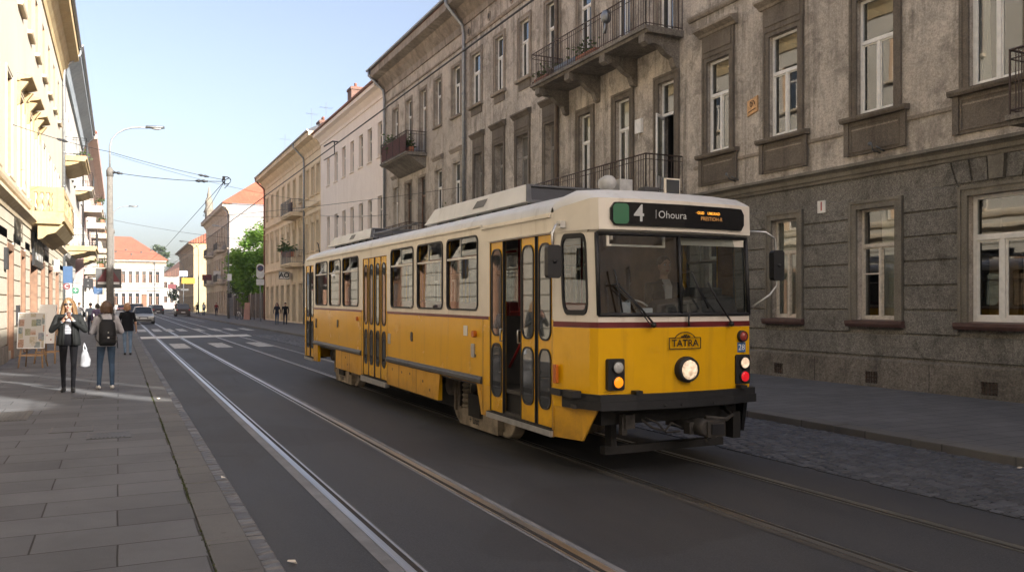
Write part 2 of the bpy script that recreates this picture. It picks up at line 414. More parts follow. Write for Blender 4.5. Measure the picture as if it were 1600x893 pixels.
def strip(x0, x1, y0, y1, z): 
    mb = MB(); mb.quad((x0, y0, z), (x1, y0, z), (x1, y1, z), (x0, y1, z)); return mb
mb = MB(); mb.quad((-1500, -300, -.16), (1500, -300, -.16), (1500, 2500, -.16), (-1500, 2500, -.16)); struct('ground', mb, ground_mat())
mb = MB()
mb.quad((.7, -60, -.104), (8.9, -60, -.104), (8.9, 260, -.104), (.7, 260, -.104))
mb.quad((-60, 224, -.108), (60, 224, -.108), (60, 330, -.108), (-60, 330, -.108))
struct('road', mb, m_asph)
def solid_strip(x0, x1, y0, y1, z0, z1):
    mb = MB(); mb.box(x0, x1, y0, y1, z0, z1); return mb
struct('pavement', solid_strip(-3.2, .535, -60, 218, -.15, 0), m_slab)
struct('pavement', solid_strip(9.05, 14.2, -60, 218, -.15, 0), m_slabr)
def kerb_blocks(x0, x1, y0, y1, ln, z, name, mt):
    mb = MB(); y = y0; rnd = random.Random(4)
    while y < y1:
        L = ln * rnd.uniform(.8, 1.15); dz = rnd.uniform(-.004, .004); dx = rnd.uniform(-.004, .004)
        g = .005; ch = .012
        a, b, c, d = x0, x1 + dx, y + g, y + L - g
        mb.box(a, b, c, d, -.15, z + dz - ch)
        mb.hexa([(a, c, z + dz - ch), (b, c, z + dz - ch), (b, d, z + dz - ch), (a, d, z + dz - ch), (a + ch * .4, c + ch * .4, z + dz), (b - ch, c + ch * .4, z + dz), (b - ch, d - ch * .4, z + dz), (a + ch * .4, d - ch * .4, z + dz)])
        y += L
    return struct(name, mb, mt)
kerb_blocks(.545, .83, -10, 216, .95, .004, 'kerb', m_kerb)
kerb_blocks(8.74, 9.04, -10, 216, 1.2, .004, 'kerb', m_kerbr)
def setts(x0, x1, y0, y1, wx, wy, z, name, mt, seed=1, wave=.006):
    mb = MB(); rnd = random.Random(seed); y = y0; row = 0; nm_ = 4
    while y < y1:
        h = wy * rnd.uniform(.85, 1.15); x = x0 - (rnd.random() * wx if x1 - x0 > .4 else 0)
        while x < x1 - .02:
            L = wx * rnd.uniform(.88, 1.14); xa = max(x, x0); xb = min(x + L, x1)
            if xb - xa > .04:
                g = .011; t_ = .016; tone = rnd.randint(0, 3); q = lambda: z + rnd.uniform(-wave, wave)
                A = [(xa + g, y + g), (xb - g, y + g), (xb - g, y + h - g), (xa + g, y + h - g)]
                B = [(xa + g + t_, y + g + t_ * .8), (xb - g - t_, y + g + t_ * .8), (xb - g - t_, y + h - g - t_ * .8), (xa + g + t_, y + h - g - t_ * .8)]
                b = z - .035; zs = z - .013
                mb.add([(p[0], p[1], b) for p in A] + [(p[0], p[1], zs) for p in A] + [(p[0], p[1], q()) for p in B],
                       [(0, 1, 5, 4), (1, 2, 6, 5), (2, 3, 7, 6), (3, 0, 4, 7), (4, 5, 9, 8), (5, 6, 10, 9), (6, 7, 11, 10), (7, 4, 8, 11), (8, 9, 10, 11)], tone)
                for q_ in range(-9, -1 - 4): mb.m[q_] = 4
            x += L
        y += h; row += 1
    return struct(name, mb, mt)
def tones(nm, c): return [paint(nm + '_' + w_, sc3(c, k), .55, .3, 5, .35, 70, local=False) for w_, k in (('pale', 1.15), ('mid', 1.), ('dull', .9), ('dark', .78))] + [m_groove0]
m_groove0 = paint('joint_dirt', (.02, .018, .016), .95, .2, 8, local=False)
setts(.84, 1.0, 2, 60, .5, .125, -.085, 'gutter_setts', tones('gutter_sett', (.105, .102, .10)), 3, .008)
setts(6.62, 8.72, 2, 48, .18, .14, -.082, 'road_setts', tones('road_sett', (.070, .073, .082)), 5, .006)

# rails: grooved rails set in the road
def steel(name, c, r):
    t = NT(name); p = t.pos()
    n_ = t.noise(t.mapv(p, (60, .8, 1)), 1, 4, .6)
    return t.fin(t.ramp(n_, [(.3, sc3(c, .7)), (.7, c)]), r, None, Metallic=1.0)
m_rail = steel('rail_steel', (.62, .63, .65), .33)
m_raild = steel('rail_steel_dull', (.42, .42, .42), .38)
m_groove = paint('rail_groove', (.022, .018, .015), .9, .3, 8, local=False)
m_railbed = paint('rail_bed_concrete', (.155, .157, .165), .75, .25, 3, .3, 90, local=False)
m_railbedr = paint('rail_bed_rusty', (.055, .050, .045), .8, .25, 3, .3, 90, local=False)
def rail(x, y0, y1, bed, mt, bw, s):
    z = -.1
    mb = MB()
    mb.quad((x - bw, y0, z), (x + bw * .8, y0, z), (x + bw * .8, y1, z), (x - bw, y1, z), 2)
    mb.box(x - .03, x + .03, y0, y1, z - .02, z + .006, 0)
    mb.box(x + s * .03 if s > 0 else x - .072, x + .072 if s > 0 else x - .03, y0, y1, z - .03, z + .0025, 1)
    mb.box(x + .072 if s > 0 else x - .09, x + .09 if s > 0 else x - .072, y0, y1, z - .02, z + .0045, 0)
    return struct('tram_rail_track', mb, [mt, m_groove, bed])
rail(1.73, -10, 255, m_railbed, m_rail, .13, 1); rail(2.91, -10, 255, m_railbed, m_rail, .12, -1)
rail(4.62, -10, 255, m_railbedr, m_raild, .11, 1); rail(5.85, -10, 255, m_railbedr, m_raild, .10, -1)
# painted crossing
mk = MB(); zz = -.094
mk.quad((1.02, 45.0, zz), (6.5, 46.4, zz), (6.6, 49.2, zz), (1.02, 47.8, zz)); struct('road_marking_bar', mk, m_line2)
mk = MB()
for x in (1.98, 3.55, 5.15, 6.9): mk.quad((x, 34.9, zz), (x + .62, 34.9, zz), (x + .62, 39., zz), (x, 39., zz))
for x in (1.1, 2.0, 2.72, 3.5, 4.55, 5.6, 6.6, 7.6): mk.quad((x, 56.3, zz), (x + .5, 56.3, zz), (x + .5, 61.8, zz), (x, 61.8, zz))
mk.quad((7.4, 85, zz), (7.52, 85, zz), (7.52, 215, zz), (7.4, 215, zz))
struct('road_markings', mk, m_line)
# moss and grass along the kerb joint
t = NT('moss'); m_moss = t.fin(t.ramp(t.noise(t.pos(), 14, 3), [(.35, (.035, .045, .015)), (.7, (.085, .10, .03))]), .95)
mb = MB(); rnd = random.Random(11)
for k in range(2600):
    y = rnd.uniform(4.3, 19); 
    if math.sin(y * 1.7) + math.sin(y * 4.1 + 1) * .6 + rnd.uniform(-1.1, .9) < -.1: continue
    x = .54 + rnd.gauss(0, .007); h = rnd.uniform(.004, .017); a = rnd.uniform(0, 6.28); r_ = rnd.uniform(.004, .010)
    mb.add([(x + r_ * math.cos(a), y + r_ * math.sin(a), -.004), (x - r_ * math.cos(a), y - r_ * math.sin(a), -.004), (x + rnd.uniform(-.01, .01), y + rnd.uniform(-.012, .012), h)], [(0, 1, 2)])
tag(mb.build('moss', m_moss), kind='stuff')

# manholes in the pavement
m_castiron = paint('cast_iron', (.05, .048, .046), .55, .3, 9, .4, 60)
def manhole(x0, x1, y0, y1, label, slots):
    t_ = thing('manhole_cover', label, 'manhole cover', ((x0 + x1) / 2, (y0 + y1) / 2, 0))
    mb = MB(); mb.box(x0, x1, y0, y1, -.02, .004)
    if slots:
        n = int((x1 - x0) / .05)
        for k in range(n):
            a = x0 + .02 + k * (x1 - x0 - .04) / n; mb.box(a, a + .02, y0 + .03, y1 - .03, .004, .009)
    mb.build('cover_plate', m_castiron if slots else m_slab, t_)
    fr = MB(); e = .025
    for b in ((x0 - e, x1 + e, y0 - e, y0), (x0 - e, x1 + e, y1, y1 + e), (x0 - e, x0, y0, y1), (x1, x1 + e, y0, y1)): fr.box(*b, -.02, .006)
    fr.build('frame', m_castiron, t_)
manhole(-.78, -.32, 12.1, 12.6, 'square pavement cover framed in iron left of the ribbed one', False)
manhole(-.33, .12, 11.35, 11.8, 'ribbed cast iron cover near the kerb', True)
manhole(-1.62, -1.2, 13.6, 14.7, 'long iron grating cover close to the shop wall', True)
manhole(-.72, -.28, 16.3, 16.6, 'small ribbed iron cover at the feet of the two women', True)
# litter
m_paper = paint('paper_scrap', (.6, .55, .48), .8)
for k, (x, y, z, l) in enumerate([(.93, 8.6, -.07, 'crumpled pale paper scrap in the gutter setts'), (1.06, 5.7, -.098, 'small white wrapper at the road edge'), (.62, 15.6, .005, 'dark and white cigarette packet on the kerb stone'), (8.55, 5.6, -.08, 'dry yellow leaf by the kerb under the grey house')]):
    mb = MB(); rnd = random.Random(k); P = [(rnd.uniform(-.035, .035), rnd.uniform(-.03, .03), rnd.uniform(0, .03)) for _ in range(7)]
    bm = bmesh.new(); vs = [bm.verts.new((x + p[0], y + p[1], z + p[2])) for p in P]; bmesh.ops.convex_hull(bm, input=vs)
    bm.verts.index_update(); mb.add([v.co[:] for v in bm.verts], [[v.index for v in f.verts] for f in bm.faces]); bm.free()
    tag(mb.build(['paper_scrap', 'wrapper', 'cigarette_packet', 'leaf'][k], m_paper, off=(0, 0, 0)), l, 'litter')
# ------------------------------------------------------------------ building kit
def bwindow(root, F, a0, a1, z0, z1, rec=.16, paint_=None, glass=None, trans=.36, mull=True, old=False, room=False, curtain=None, fw=.055, sill=None, sur=None, lower_mull=True, door=False, mid=False, tilt=0, swing=0, name='window'):
    """one window: frame mesh with pane, sill, surround and curtain below it"""
    P = paint_ or m_winpaint
    mb = MB(); d0, d1 = -rec - .05, -rec
    fbox(mb, F, a0, a0 + fw, z0, z1, d0, d1); fbox(mb, F, a1 - fw, a1, z0, z1, d0, d1)
    fbox(mb, F, a0 + fw, a1 - fw, z0, z0 + fw * 1.2, d0, d1 + .01); fbox(mb, F, a0 + fw, a1 - fw, z1 - fw, z1, d0, d1)
    zt = z1 - (z1 - z0) * trans if trans else None
    if zt: fbox(mb, F, a0 + fw, a1 - fw, zt - fw * .7, zt + fw * .7, d0, d1 + .02)
    am = (a0 + a1) / 2
    lz1 = zt - fw * .7 if zt else z1 - fw
    if mull and not swing: fbox(mb, F, am - fw * .62, am + fw * .62, z0 + fw * 1.2, lz1, d0, d1 + .012)
    if mid and not swing: fbox(mb, F, am + fw * .62, a1 - fw, (z0 + lz1) / 2 - .015 + .2, (z0 + lz1) / 2 + .015 + .2, d0, d1)
    if fw > .04 and not swing:       # casement rebates
        e = fw * .55
        for b0, b1, y0, y1 in (((a0 + fw, am - fw * .62, z0 + fw * 1.2, lz1), (am + fw * .62, a1 - fw, z0 + fw * 1.2, lz1)) if mull else ((a0 + fw, a1 - fw, z0 + fw * 1.2, lz1),)):
            for q in ((b0, b0 + e, y0, y1), (b1 - e, b1, y0, y1), (b0 + e, b1 - e, y0, y0 + e * 1.3), (b0 + e, b1 - e, y1 - e, y1)):
                fbox(mb, F, *q, d0 + .01, d1 - .014)
    if swing:                        # one leaf swung out
        b = a1 - fw; L = (b - a0 - fw)
        for (u0, u1, y0, y1) in ((0, L, z0 + .05, z0 + .55), (0, L, lz1 - .08, lz1), (0, .07, z0 + .55, lz1 - .08), (L - .07, L, z0 + .55, lz1 - .08)):
            pts = []
            for zz_ in (y0, y1):
                for uu, dd in ((u0, 0), (u1, 0), (u1, .045), (u0, .045)):
                    ca, sa = math.cos(R(swing)), math.sin(R(swing))
                    pts.append(F(b - uu * ca - dd * sa, zz_, d1 + uu * sa - dd * ca))
            mb.hexa(pts)
    w_ = mb.build(name, P, root)
    g = MB(); dg = d0 + .022
    if not swing: g.quad(F(a0 + .02, z0 + .02, dg), F(a1 - .02, z0 + .02, dg), F(a1 - .02, z1 - .02, dg), F(a0 + .02, z1 - .02, dg))
    else:
        g.quad(F(a0 + .02, zt, dg), F(a1 - .02, zt, dg), F(a1 - .02, z1 - .02, dg), F(a0 + .02, z1 - .02, dg))
        ca, sa = math.cos(R(swing)), math.sin(R(swing)); b = a1 - fw
        g.quad(F(b - .07 * ca, z0 + .55, d1 + .07 * sa - .02), F(b - (L - .07) * ca, z0 + .55, d1 + (L - .07) * sa - .02), F(b - (L - .07) * ca, lz1 - .08, d1 + (L - .07) * sa - .02), F(b - .07 * ca, lz1 - .08, d1 + .07 * sa - .02))
    g.build('pane', glass or m_gdark, w_, out=F.n())
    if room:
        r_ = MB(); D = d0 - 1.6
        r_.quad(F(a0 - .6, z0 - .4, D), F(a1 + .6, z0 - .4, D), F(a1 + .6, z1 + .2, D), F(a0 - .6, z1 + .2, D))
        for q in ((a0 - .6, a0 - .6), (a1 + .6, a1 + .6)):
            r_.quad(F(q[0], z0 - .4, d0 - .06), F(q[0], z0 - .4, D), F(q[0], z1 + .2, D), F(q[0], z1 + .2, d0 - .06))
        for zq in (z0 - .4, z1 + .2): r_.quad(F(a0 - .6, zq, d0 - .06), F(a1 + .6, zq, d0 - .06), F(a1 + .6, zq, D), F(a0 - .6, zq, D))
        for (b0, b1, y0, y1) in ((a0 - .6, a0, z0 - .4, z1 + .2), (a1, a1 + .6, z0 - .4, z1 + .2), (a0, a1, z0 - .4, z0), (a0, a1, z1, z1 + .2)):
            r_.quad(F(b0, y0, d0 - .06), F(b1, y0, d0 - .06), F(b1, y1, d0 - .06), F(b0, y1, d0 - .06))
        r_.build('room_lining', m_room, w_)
    if curtain:
        side, frac, mt_ = curtain
        c = MB(); n = 26; rs = []
        b0, b1 = {'l': (a0, a0 + (a1 - a0) * frac), 'r': (a1 - (a1 - a0) * frac, a1), 'f': (a0, a1)}[side]
        for zz_, sq in ((z1, 1.), ((z0 + z1) / 2, .9), (z0 + .03, .97)):
            rs.append([F(b0 + (b1 - b0) * (k / n) * (sq if side == 'l' else 1) + ((b1 - b0) * (1 - sq) * (1 - k / n) if side == 'r' else 0), zz_, d0 - .10 + .028 * math.sin(k * 1.9 + zz_) + .012 * math.sin(k * 4.3)) for k in range(n + 1)])
        c.rings(rs, 0, True, False, False); c.build('curtain', mt_, w_)
    if sill:
        sm_, ov, th_, pr = sill
        s_ = MB(); fprof(s_, F, [(-rec, z0 - th_), (pr - .03, z0 - th_), (pr, z0 - th_ * .55), (pr, z0 - .012), (-rec, z0 + .012)], a0 - ov, a1 + ov); s_.build('sill', sm_, w_)
    if sur: sur(w_, F, a0, a1, z0, z1)
    return w_

def sur_plain(mt_, wd, pr=.035):
    def f(w_, F, a0, a1, z0, z1):
        mb = MB(); fbox(mb, F, a0 - wd, a0, z0, z1 + wd, .003, pr); fbox(mb, F, a1, a1 + wd, z0, z1 + wd, .003, pr); fbox(mb, F, a0, a1, z1, z1 + wd, .003, pr)
        e = wd * .3
        fbox(mb, F, a0 - wd - .012, a0 - wd + e, z0, z1 + wd + .012, .002, pr + .02); fbox(mb, F, a1 + wd - e, a1 + wd + .012, z0, z1 + wd + .012, .002, pr + .02)
        fbox(mb, F, a0 - wd + e, a1 + wd - e, z1 + wd - e, z1 + wd + .012, .002, pr + .02)
        mb.build('surround', mt_, w_)
    return f
def sur_hood(mt_, mhood, wd, frz, pr=.05, hp=.24, apron=None, oh=.16, ends=False):
    def f(w_, F, a0, a1, z0, z1):
        sur_plain(mt_, wd, pr)(w_, F, a0, a1, z0, z1)
        zt = z1 + wd
        mb = MB(); fbox(mb, F, a0 - wd - .02, a1 + wd + .02, zt + .014, zt + frz, .003, .055)
        fbox(mb, F, a0 - wd + .06, a1 + wd - .06, zt + .09, zt + frz - .07, .055, .075)
        mb.build('frieze_panel', mt_, w_)
        h = MB(); fprof(h, F, [(.002, zt + frz), (.08, zt + frz), (.11, zt + frz + .05), (hp * .8, zt + frz + .10), (hp, zt + frz + .13), (hp, zt + frz + .19), (.002, zt + frz + .25)], a0 - wd - oh, a1 + wd + oh)
        if ends:
            for a in (a0 - wd * .9, a1 + wd * .9):
                fprof(h, F, [(.003, zt - .55), (.07, zt - .5), (.1, zt - .1), (hp * .75, zt + frz), (.003, zt + frz)], a - .1, a + .1)
        h.build('hood', mhood, w_)
        if apron:
            za = apron; q = MB()
            fbox(q, F, a0 - wd - .1, a1 + wd + .1, za, z0 - .1, .003, .04)
            for b in ((a0 - wd + .03, a1 + wd - .03, za + .06, za + .09), (a0 - wd + .03, a1 + wd - .03, z0 - .2, z0 - .17), (a0 - wd, a0 - wd + .03, za + .06, z0 - .17), (a1 + wd - .03, a1 + wd, za + .06, z0 - .17)): fbox(q, F, *b, .04, .06)
            fbox(q, F, a0 - wd - .14, a0 - wd - .02, za - .0, z0 - .1, .0405, .075); fbox(q, F, a1 + wd + .02, a1 + wd + .14, za, z0 - .1, .0405, .075)
            q.build('apron', mt_, w_)
    return f
def cornice(root, F, prof, a0, a1, mt_, name='cornice'):
    mb = MB(); fprof(mb, F, prof, a0, a1); return mb.build(name, mt_, root)
def eave_prof(z, dep, ov): return [(.002, z), (.06, z), (.08, z + dep * .25), (ov * .35, z + dep * .45), (ov * .5, z + dep * .62), (ov, z + dep * .7), (ov, z + dep), (.002, z + dep)]
def gutter(root, F, a0, a1, z, d, mt_, r=.09):
    mb = MB(); n = 8; prof = [(d + r * math.cos(R(180 + 180 * k / n)), z + r * math.sin(R(180 + 180 * k / n))) for k in range(n + 1)]
    prof += [(p[0], p[1] + .012) for p in [(d + r * .88, z), (d - r * .88, z)]]
    fprof(mb, F, prof, a0, a1); mb.build('gutter', mt_, root)
def roof(root, F, a0, a1, z, ov, run, rise, mt_, hip=False):
    """street-side slope from the eave to the ridge and the slope behind it"""
    mb = MB(); t_ = .12; h = run * .6 if hip else 0
    A = [F(a0, z, ov), F(a1, z, ov), F(a1 - h, z + rise, -run), F(a0 + h, z + rise, -run)]
    Bk = [F(a0 + h, z + rise, -run), F(a1 - h, z + rise, -run), F(a1, z, -2 * run - ov), F(a0, z, -2 * run - ov)]
    for q in (A, Bk):
        mb.prism([Vector(p) for p in q], [Vector(p) + Vector((0, 0, t_)) for p in q])
    for k, s in ((a0, h), (a1, -h)):
        mb.quad(F(k, z, ov), F(k, z, -2 * run - ov), F(k + s, z + rise, -run), F(k + s, z + rise, -run + .001))
    return mb.build('roof', mt_, root)
def downpipe(root, F, a, ztop, zbot, dout, mt_, r=.06, shift=0):
    mb = MB(); mb.tube([F(a + shift, ztop, dout), F(a + shift, ztop - .35, dout), F(a, ztop - 1.15, .16), F(a, ztop - 1.6, .11), F(a, zbot, .11)], r, 9)
    z = ztop - 2.2
    while z > zbot + .3:
        mb.tube([F(a, z - .03, .11), F(a, z + .03, .11)], r * 1.22, 9); z -= 1.9
    mb.build('downpipe', mt_, root)
def railing(parent, F, a0, a1, z0, h, d, mt_, step=.12, d_in=.02, r=.009, sides=(1, 1), infill=None, mid=True, curls=False):
    mb = MB()
    runs = [((a0, d), (a1, d))]
    if sides[0]: runs.append(((a0, d), (a0, d_in)))
    if sides[1]: runs.append(((a1, d), (a1, d_in)))
    for (p, q) in runs:
        L = math.hypot(q[0] - p[0], q[1] - p[1]); n = max(1, int(L / step))
        for zz_, rr_ in ((z0 + h, .02), (z0 + h - .14 if mid else z0 + .08, .011), (z0 + .07, .013)): mb.tube([F(p[0], zz_, p[1]), F(q[0], zz_, q[1])], rr_, 5)
        for k in range(n + 1):
            a = p[0] + (q[0] - p[0]) * k / n; dd = p[1] + (q[1] - p[1]) * k / n
            mb.tube([F(a, z0, dd), F(a, z0 + h, dd)], r * (1.9 if k % 9 == 0 else 1), 4, cap=False)
    return mb.build('railing', mt_, parent)
def balcony(root, F, a0, a1, z, d, slab_m, rail_m, h=1.0, th_=.16, brackets=(), step=.12, bm_=None, deep=.75, cov=None, name='balcony'):
    mb = MB(); fprof(mb, F, [(.002, z - th_), (d - .1, z - th_), (d - .06, z - th_ * .6), (d, z - th_ * .55), (d, z), (.002, z)], a0, a1)
    b = mb.build(name, slab_m, root)
    for a in brackets:
        q = MB(); zt = z - th_
        prof = [(.002, zt), (d * .86, zt), (d * .88, zt - .16), (d * .78, zt - .24), (d * .66, zt - .2), (d * .5, zt - .26), (d * .36, zt - .42), (d * .18, zt - .52), (.13, zt - deep), (.002, zt - deep - .05)]
        fprof(q, F, prof, a - .11, a + .11); fprof(q, F, [(d * .7, zt - .001), (d * .93, zt - .001), (d * .93, zt - .2), (d * .82, zt - .27), (d * .7, zt - .2)], a - .14, a + .14)
        q.build('bracket', bm_ or slab_m, b)
    if rail_m: railing(b, F, a0 + .05, a1 - .05, z, h, d - .05, rail_m, step)
    if cov:
        c = MB(); fbox(c, F, a0 + .1, a1 - .1, z + .08, z + h - .1, d - .085, d - .075); c.build('screen', cov, b)
    return b
def wallpart(root, F, a0, a1, z0, z1, holes, mt_, dep=.3, name='wall', depth=12, back=True, sides=True):
    mb = MB(); fwall(mb, F, a0, a1, z0, z1, holes, dep)
    if back:
        e = .4
        for a in (a0, a1):
            mb.quad(F(a, z0), F(a, z1), F(a, z1, -depth), F(a, z0, -depth))
        mb.quad(F(a0, z0, -depth), F(a1, z0, -depth), F(a1, z1, -depth), F(a0, z1, -depth))
        mb.quad(F(a0, z1, 0), F(a1, z1, 0), F(a1, z1, -depth), F(a0, z1, -depth))
    return mb.build(name, mt_, root)
def chimney(root, x, y, z0, z1, sx=.6, sy=.9, mt_=None, pots=2):
    mb = MB(); mb.box(x - sx / 2, x + sx / 2, y - sy / 2, y + sy / 2, z0, z1); mb.box(x - sx / 2 - .06, x + sx / 2 + .06, y - sy / 2 - .06, y + sy / 2 + .06, z1 - .22, z1 - .05)
    c = mb.build('chimney', mt_, root)
    for k in range(pots):
        p = MB(); yy = y + (k - (pots - 1) / 2) * .4; p.lathe([(.11, z1 - .02), (.1, z1 + .3), (.12, z1 + .35), (.09, z1 + .35)], (x, yy, 0), n=10); p.build('chimney_pot', m_copper, c)
t = NT('chimney_brick'); v_ = t.mapv(t.pos(), (1, 1, 1), (R(90), 0, R(20)))
br_ = t.n('TexBrick', None, Vector=v_, Color1=(.20, .085, .058), Color2=(.14, .06, .042), Mortar=(.14, .12, .1), Scale=1., Mortar_Size=.012, Brick_Width=.25, Row_Height=.08)
m_brick = t.fin(br_.outputs[0], .85)
def antenna(x, y, z, h, label):
    mb = MB(); mb.tube([(x, y, z), (x, y, z + h)], .018, 5)
    mb.tube([(x - .5, y, z + h * .85), (x + .5, y + .1, z + h * .85)], .012, 4)
    for k in range(6): mb.tube([(x - .45 + k * .18, y - .25, z + h * .85), (x - .45 + k * .18, y + .3, z + h * .85)], .008, 4)
    o = mb.build('roof_antenna', m_irong, off=(x, y, z)); o.location = (x, y, z); tag(o, label, 'antenna', 'antennas on the roofs')

def leafmat(name, c, c2, tr=.35):
    t = NT(name)
    col = t.ramp(t.noise(t.pos(), 2.2, 3, .6), [(.3, c), (.7, c2)])
    inf = t.n('ObjectInfo').outputs['Random']
    d = t.n('BsdfDiffuse', None, Color=col); g = t.n('BsdfTranslucent', None, Color=t.mix(.5, col, (.2, .3, .03))); gl = t.n('BsdfGlossy', None, Color=(.5, .5, .5), Roughness=.45)
    mx = t.n('MixShader', None, _0=tr, _1=d, _2=g); m2 = t.n('MixShader', None, _0=.05, _1=mx, _2=gl)
    t.t.links.new(m2.outputs[0], t.out.inputs[0]); return t.m
m_leaf = leafmat('leaf_bright', (.11, .235, .03), (.21, .36, .055), .5)
m_leafd = leafmat('leaf_dark', (.03, .055, .016), (.06, .09, .025))
m_leafp = leafmat('leaf_plant', (.03, .06, .018), (.075, .11, .035))
m_bark = paint('bark', (.09, .07, .05), .9, .3, 8, .5, 30)
m_terra = paint('terracotta', (.36, .14, .075), .75, .15, 8)
def leaf(mb, p, s, rnd, n=None):
    a = rnd.uniform(0, 6.28); e = rnd.uniform(-.9, .9)
    u = Vector((math.cos(a), math.sin(a), e * .6)).normalized(); w_ = u.cross(Vector((rnd.uniform(-1, 1), rnd.uniform(-1, 1), rnd.uniform(.2, 1)))).normalized()
    p = Vector(p)
    mb.add([p, p + u * s * .5 + w_ * s * .32, p + u * s, p + u * s * .5 - w_ * s * .32], [(0, 1, 2, 3)])
def tree(name, label, x, y, z0, h, cr, nclump, nleaf, ls, mt_, seed, trunk_h=.3, group=None, squash=1.):
    rnd = random.Random(seed); t_ = thing(name, label, 'tree', (x, y, z0), 0, group)
    tk = MB(); th_ = h * trunk_h
    pts = [(x, y, z0)] + [(x + rnd.uniform(-.1, .1) * k, y + rnd.uniform(-.1, .1) * k, z0 + h * .75 * k / 5) for k in range(1, 6)]
    tk.tube(pts, [h * .022 * (1 - .16 * k) for k in range(6)], 8)
    cl = []
    for k in range(nclump):
        while True:
            q = Vector((rnd.uniform(-1, 1), rnd.uniform(-1, 1), rnd.uniform(-1, 1)))
            if .2 < q.length < 1: break
        q = q.normalized() * (q.length ** .5)
        c = Vector((x, y, z0 + th_ + (h - th_) * .5)) + Vector((q.x * cr, q.y * cr, q.z * (h - th_) * .5 * squash)); cl.append((c, rnd.uniform(.14, .3) * cr))
        if k % 3 == 0: tk.tube([pts[rnd.randint(2, 5)], (c + Vector(pts[3])) * .5 + Vector((0, 0, -.1 * cr)), c], [h * .008, h * .005, h * .002], 5)
    tk.build('trunk', m_bark, t_)
    lf = MB()
    for k in range(nleaf):
        c, r_ = rnd.choice(cl); d = Vector((rnd.gauss(0, 1), rnd.gauss(0, 1), rnd.gauss(0, .8)))
        d = d.normalized() * r_ * rnd.uniform(.35, 1.25)
        leaf(lf, c + d, ls * rnd.uniform(.6, 1.3), rnd)
    lf.build('crown', mt_, t_); return t_
def potted(x, y, z, label, kind='pot', s=1., seed=1, leafy=60, group='plants on the balconies', pm=None, ln=.5, pw=.5):
    t_ = thing('potted_plant', label, 'plant', (x, y, z), 0, group); rnd = random.Random(seed)
    mb = MB()
    if kind == 'pot': mb.lathe([(.09 * s, z), (.13 * s, z + .2 * s), (.145 * s, z + .2 * s), (.145 * s, z + .25 * s), (.12 * s, z + .25 * s)], (x, y, 0), n=12); zt = z + .24 * s
    else: mb.box(x - .09 * s, x + .09 * s, y - pw * s, y + pw * s, z, z + .2 * s); zt = z + .2 * s
    mb.build('pot', pm or m_terra, t_)
    lf = MB()
    for k in range(leafy):
        yy = y + (rnd.gauss(0, .1) * s if kind == 'pot' else rnd.uniform(-pw, pw) * s)
        p = (x + rnd.gauss(0, .09) * s, yy + rnd.gauss(0, .04), zt + abs(rnd.gauss(0, .5)) * ln * s)
        leaf(lf, p, .13 * s, rnd)
    for k in range(8):
        yy = y + (0 if kind == 'pot' else rnd.uniform(-pw, pw) * s)
        lf.tube([(x, yy, zt - .02), (x + rnd.gauss(0, .06) * s, yy + rnd.gauss(0, .06), zt + ln * s * rnd.uniform(.4, .9))], .004, 4)
    lf.build('foliage', m_leafp, t_)
# ------------------------------------------------------------------ right side: the grey tenement
RF = Face('x', 13.6, -1); LF = Face('x', -2.9, 1)
def broot(name, label, x, y0, y1, group=None): return thing(name, label, 'building', (x, (y0 + y1) / 2, 0), 0, group)
Y0, Y1 = -4.0, 33.6
b = broot('apartment_house', 'large weathered grey tenement with long iron balconies beside the tram', 13.6, Y0, Y1)
G = [(8.75, 9.85), (11.37, 12.3), (13.94, 14.74), (16.3, 17.15), (18.6, 19.5), (21, 21.9), (23.3, 24.1), (25.5, 26.4), (27.8, 28.6), (30, 30.8), (6.0, 7.0), (3.3, 4.3), (.6, 1.6), (-2.2, -1.2)]
F2w = [(8.85, 9.83), (11.4, 12.3), (13.92, 14.82), (16.2, 17.06), (6.1, 7.05), (3.4, 4.3), (.7, 1.6), (-2.1, -1.2)]
F2d = [(18.44, 19.17), (20.61, 21.38), (22.84, 23.58)]
F2l = [(25.15, 26.0), (27.32, 28.3), (29.51, 30.36), (31.6, 32.41)]
F3w = [(27.25, 28.02), (29.5, 30.24), (31.75, 32.69)]
F3d = [(18.48, 19.17), (20.6, 21.35), (22.8, 23.6), (25.0, 25.86)]
F3n = [(8.9, 9.8), (11.4, 12.3), (13.92, 14.8), (16.2, 17.05)]
holes = [(a, c, 1.32, 3.55) for a, c in G] + [(a, c, 5.45, 7.78) for a, c in F2w] + [(a, c, 4.56, 7.74) for a, c in F2d] + [(a, c, 5.5, 7.93) for a, c in F2l] + [(a, c, 10., 12.15) for a, c in F3w + F3n] + [(a, c, 8.9, 12.1) for a, c in F3d]
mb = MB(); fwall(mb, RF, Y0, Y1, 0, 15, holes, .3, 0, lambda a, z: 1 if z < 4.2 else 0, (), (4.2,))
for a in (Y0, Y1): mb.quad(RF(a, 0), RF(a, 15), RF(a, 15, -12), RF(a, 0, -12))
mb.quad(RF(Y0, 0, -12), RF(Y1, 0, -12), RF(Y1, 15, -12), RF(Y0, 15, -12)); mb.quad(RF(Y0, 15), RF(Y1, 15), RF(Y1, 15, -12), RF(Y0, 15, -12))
mb.build('wall', [m_grey, m_olive], b)
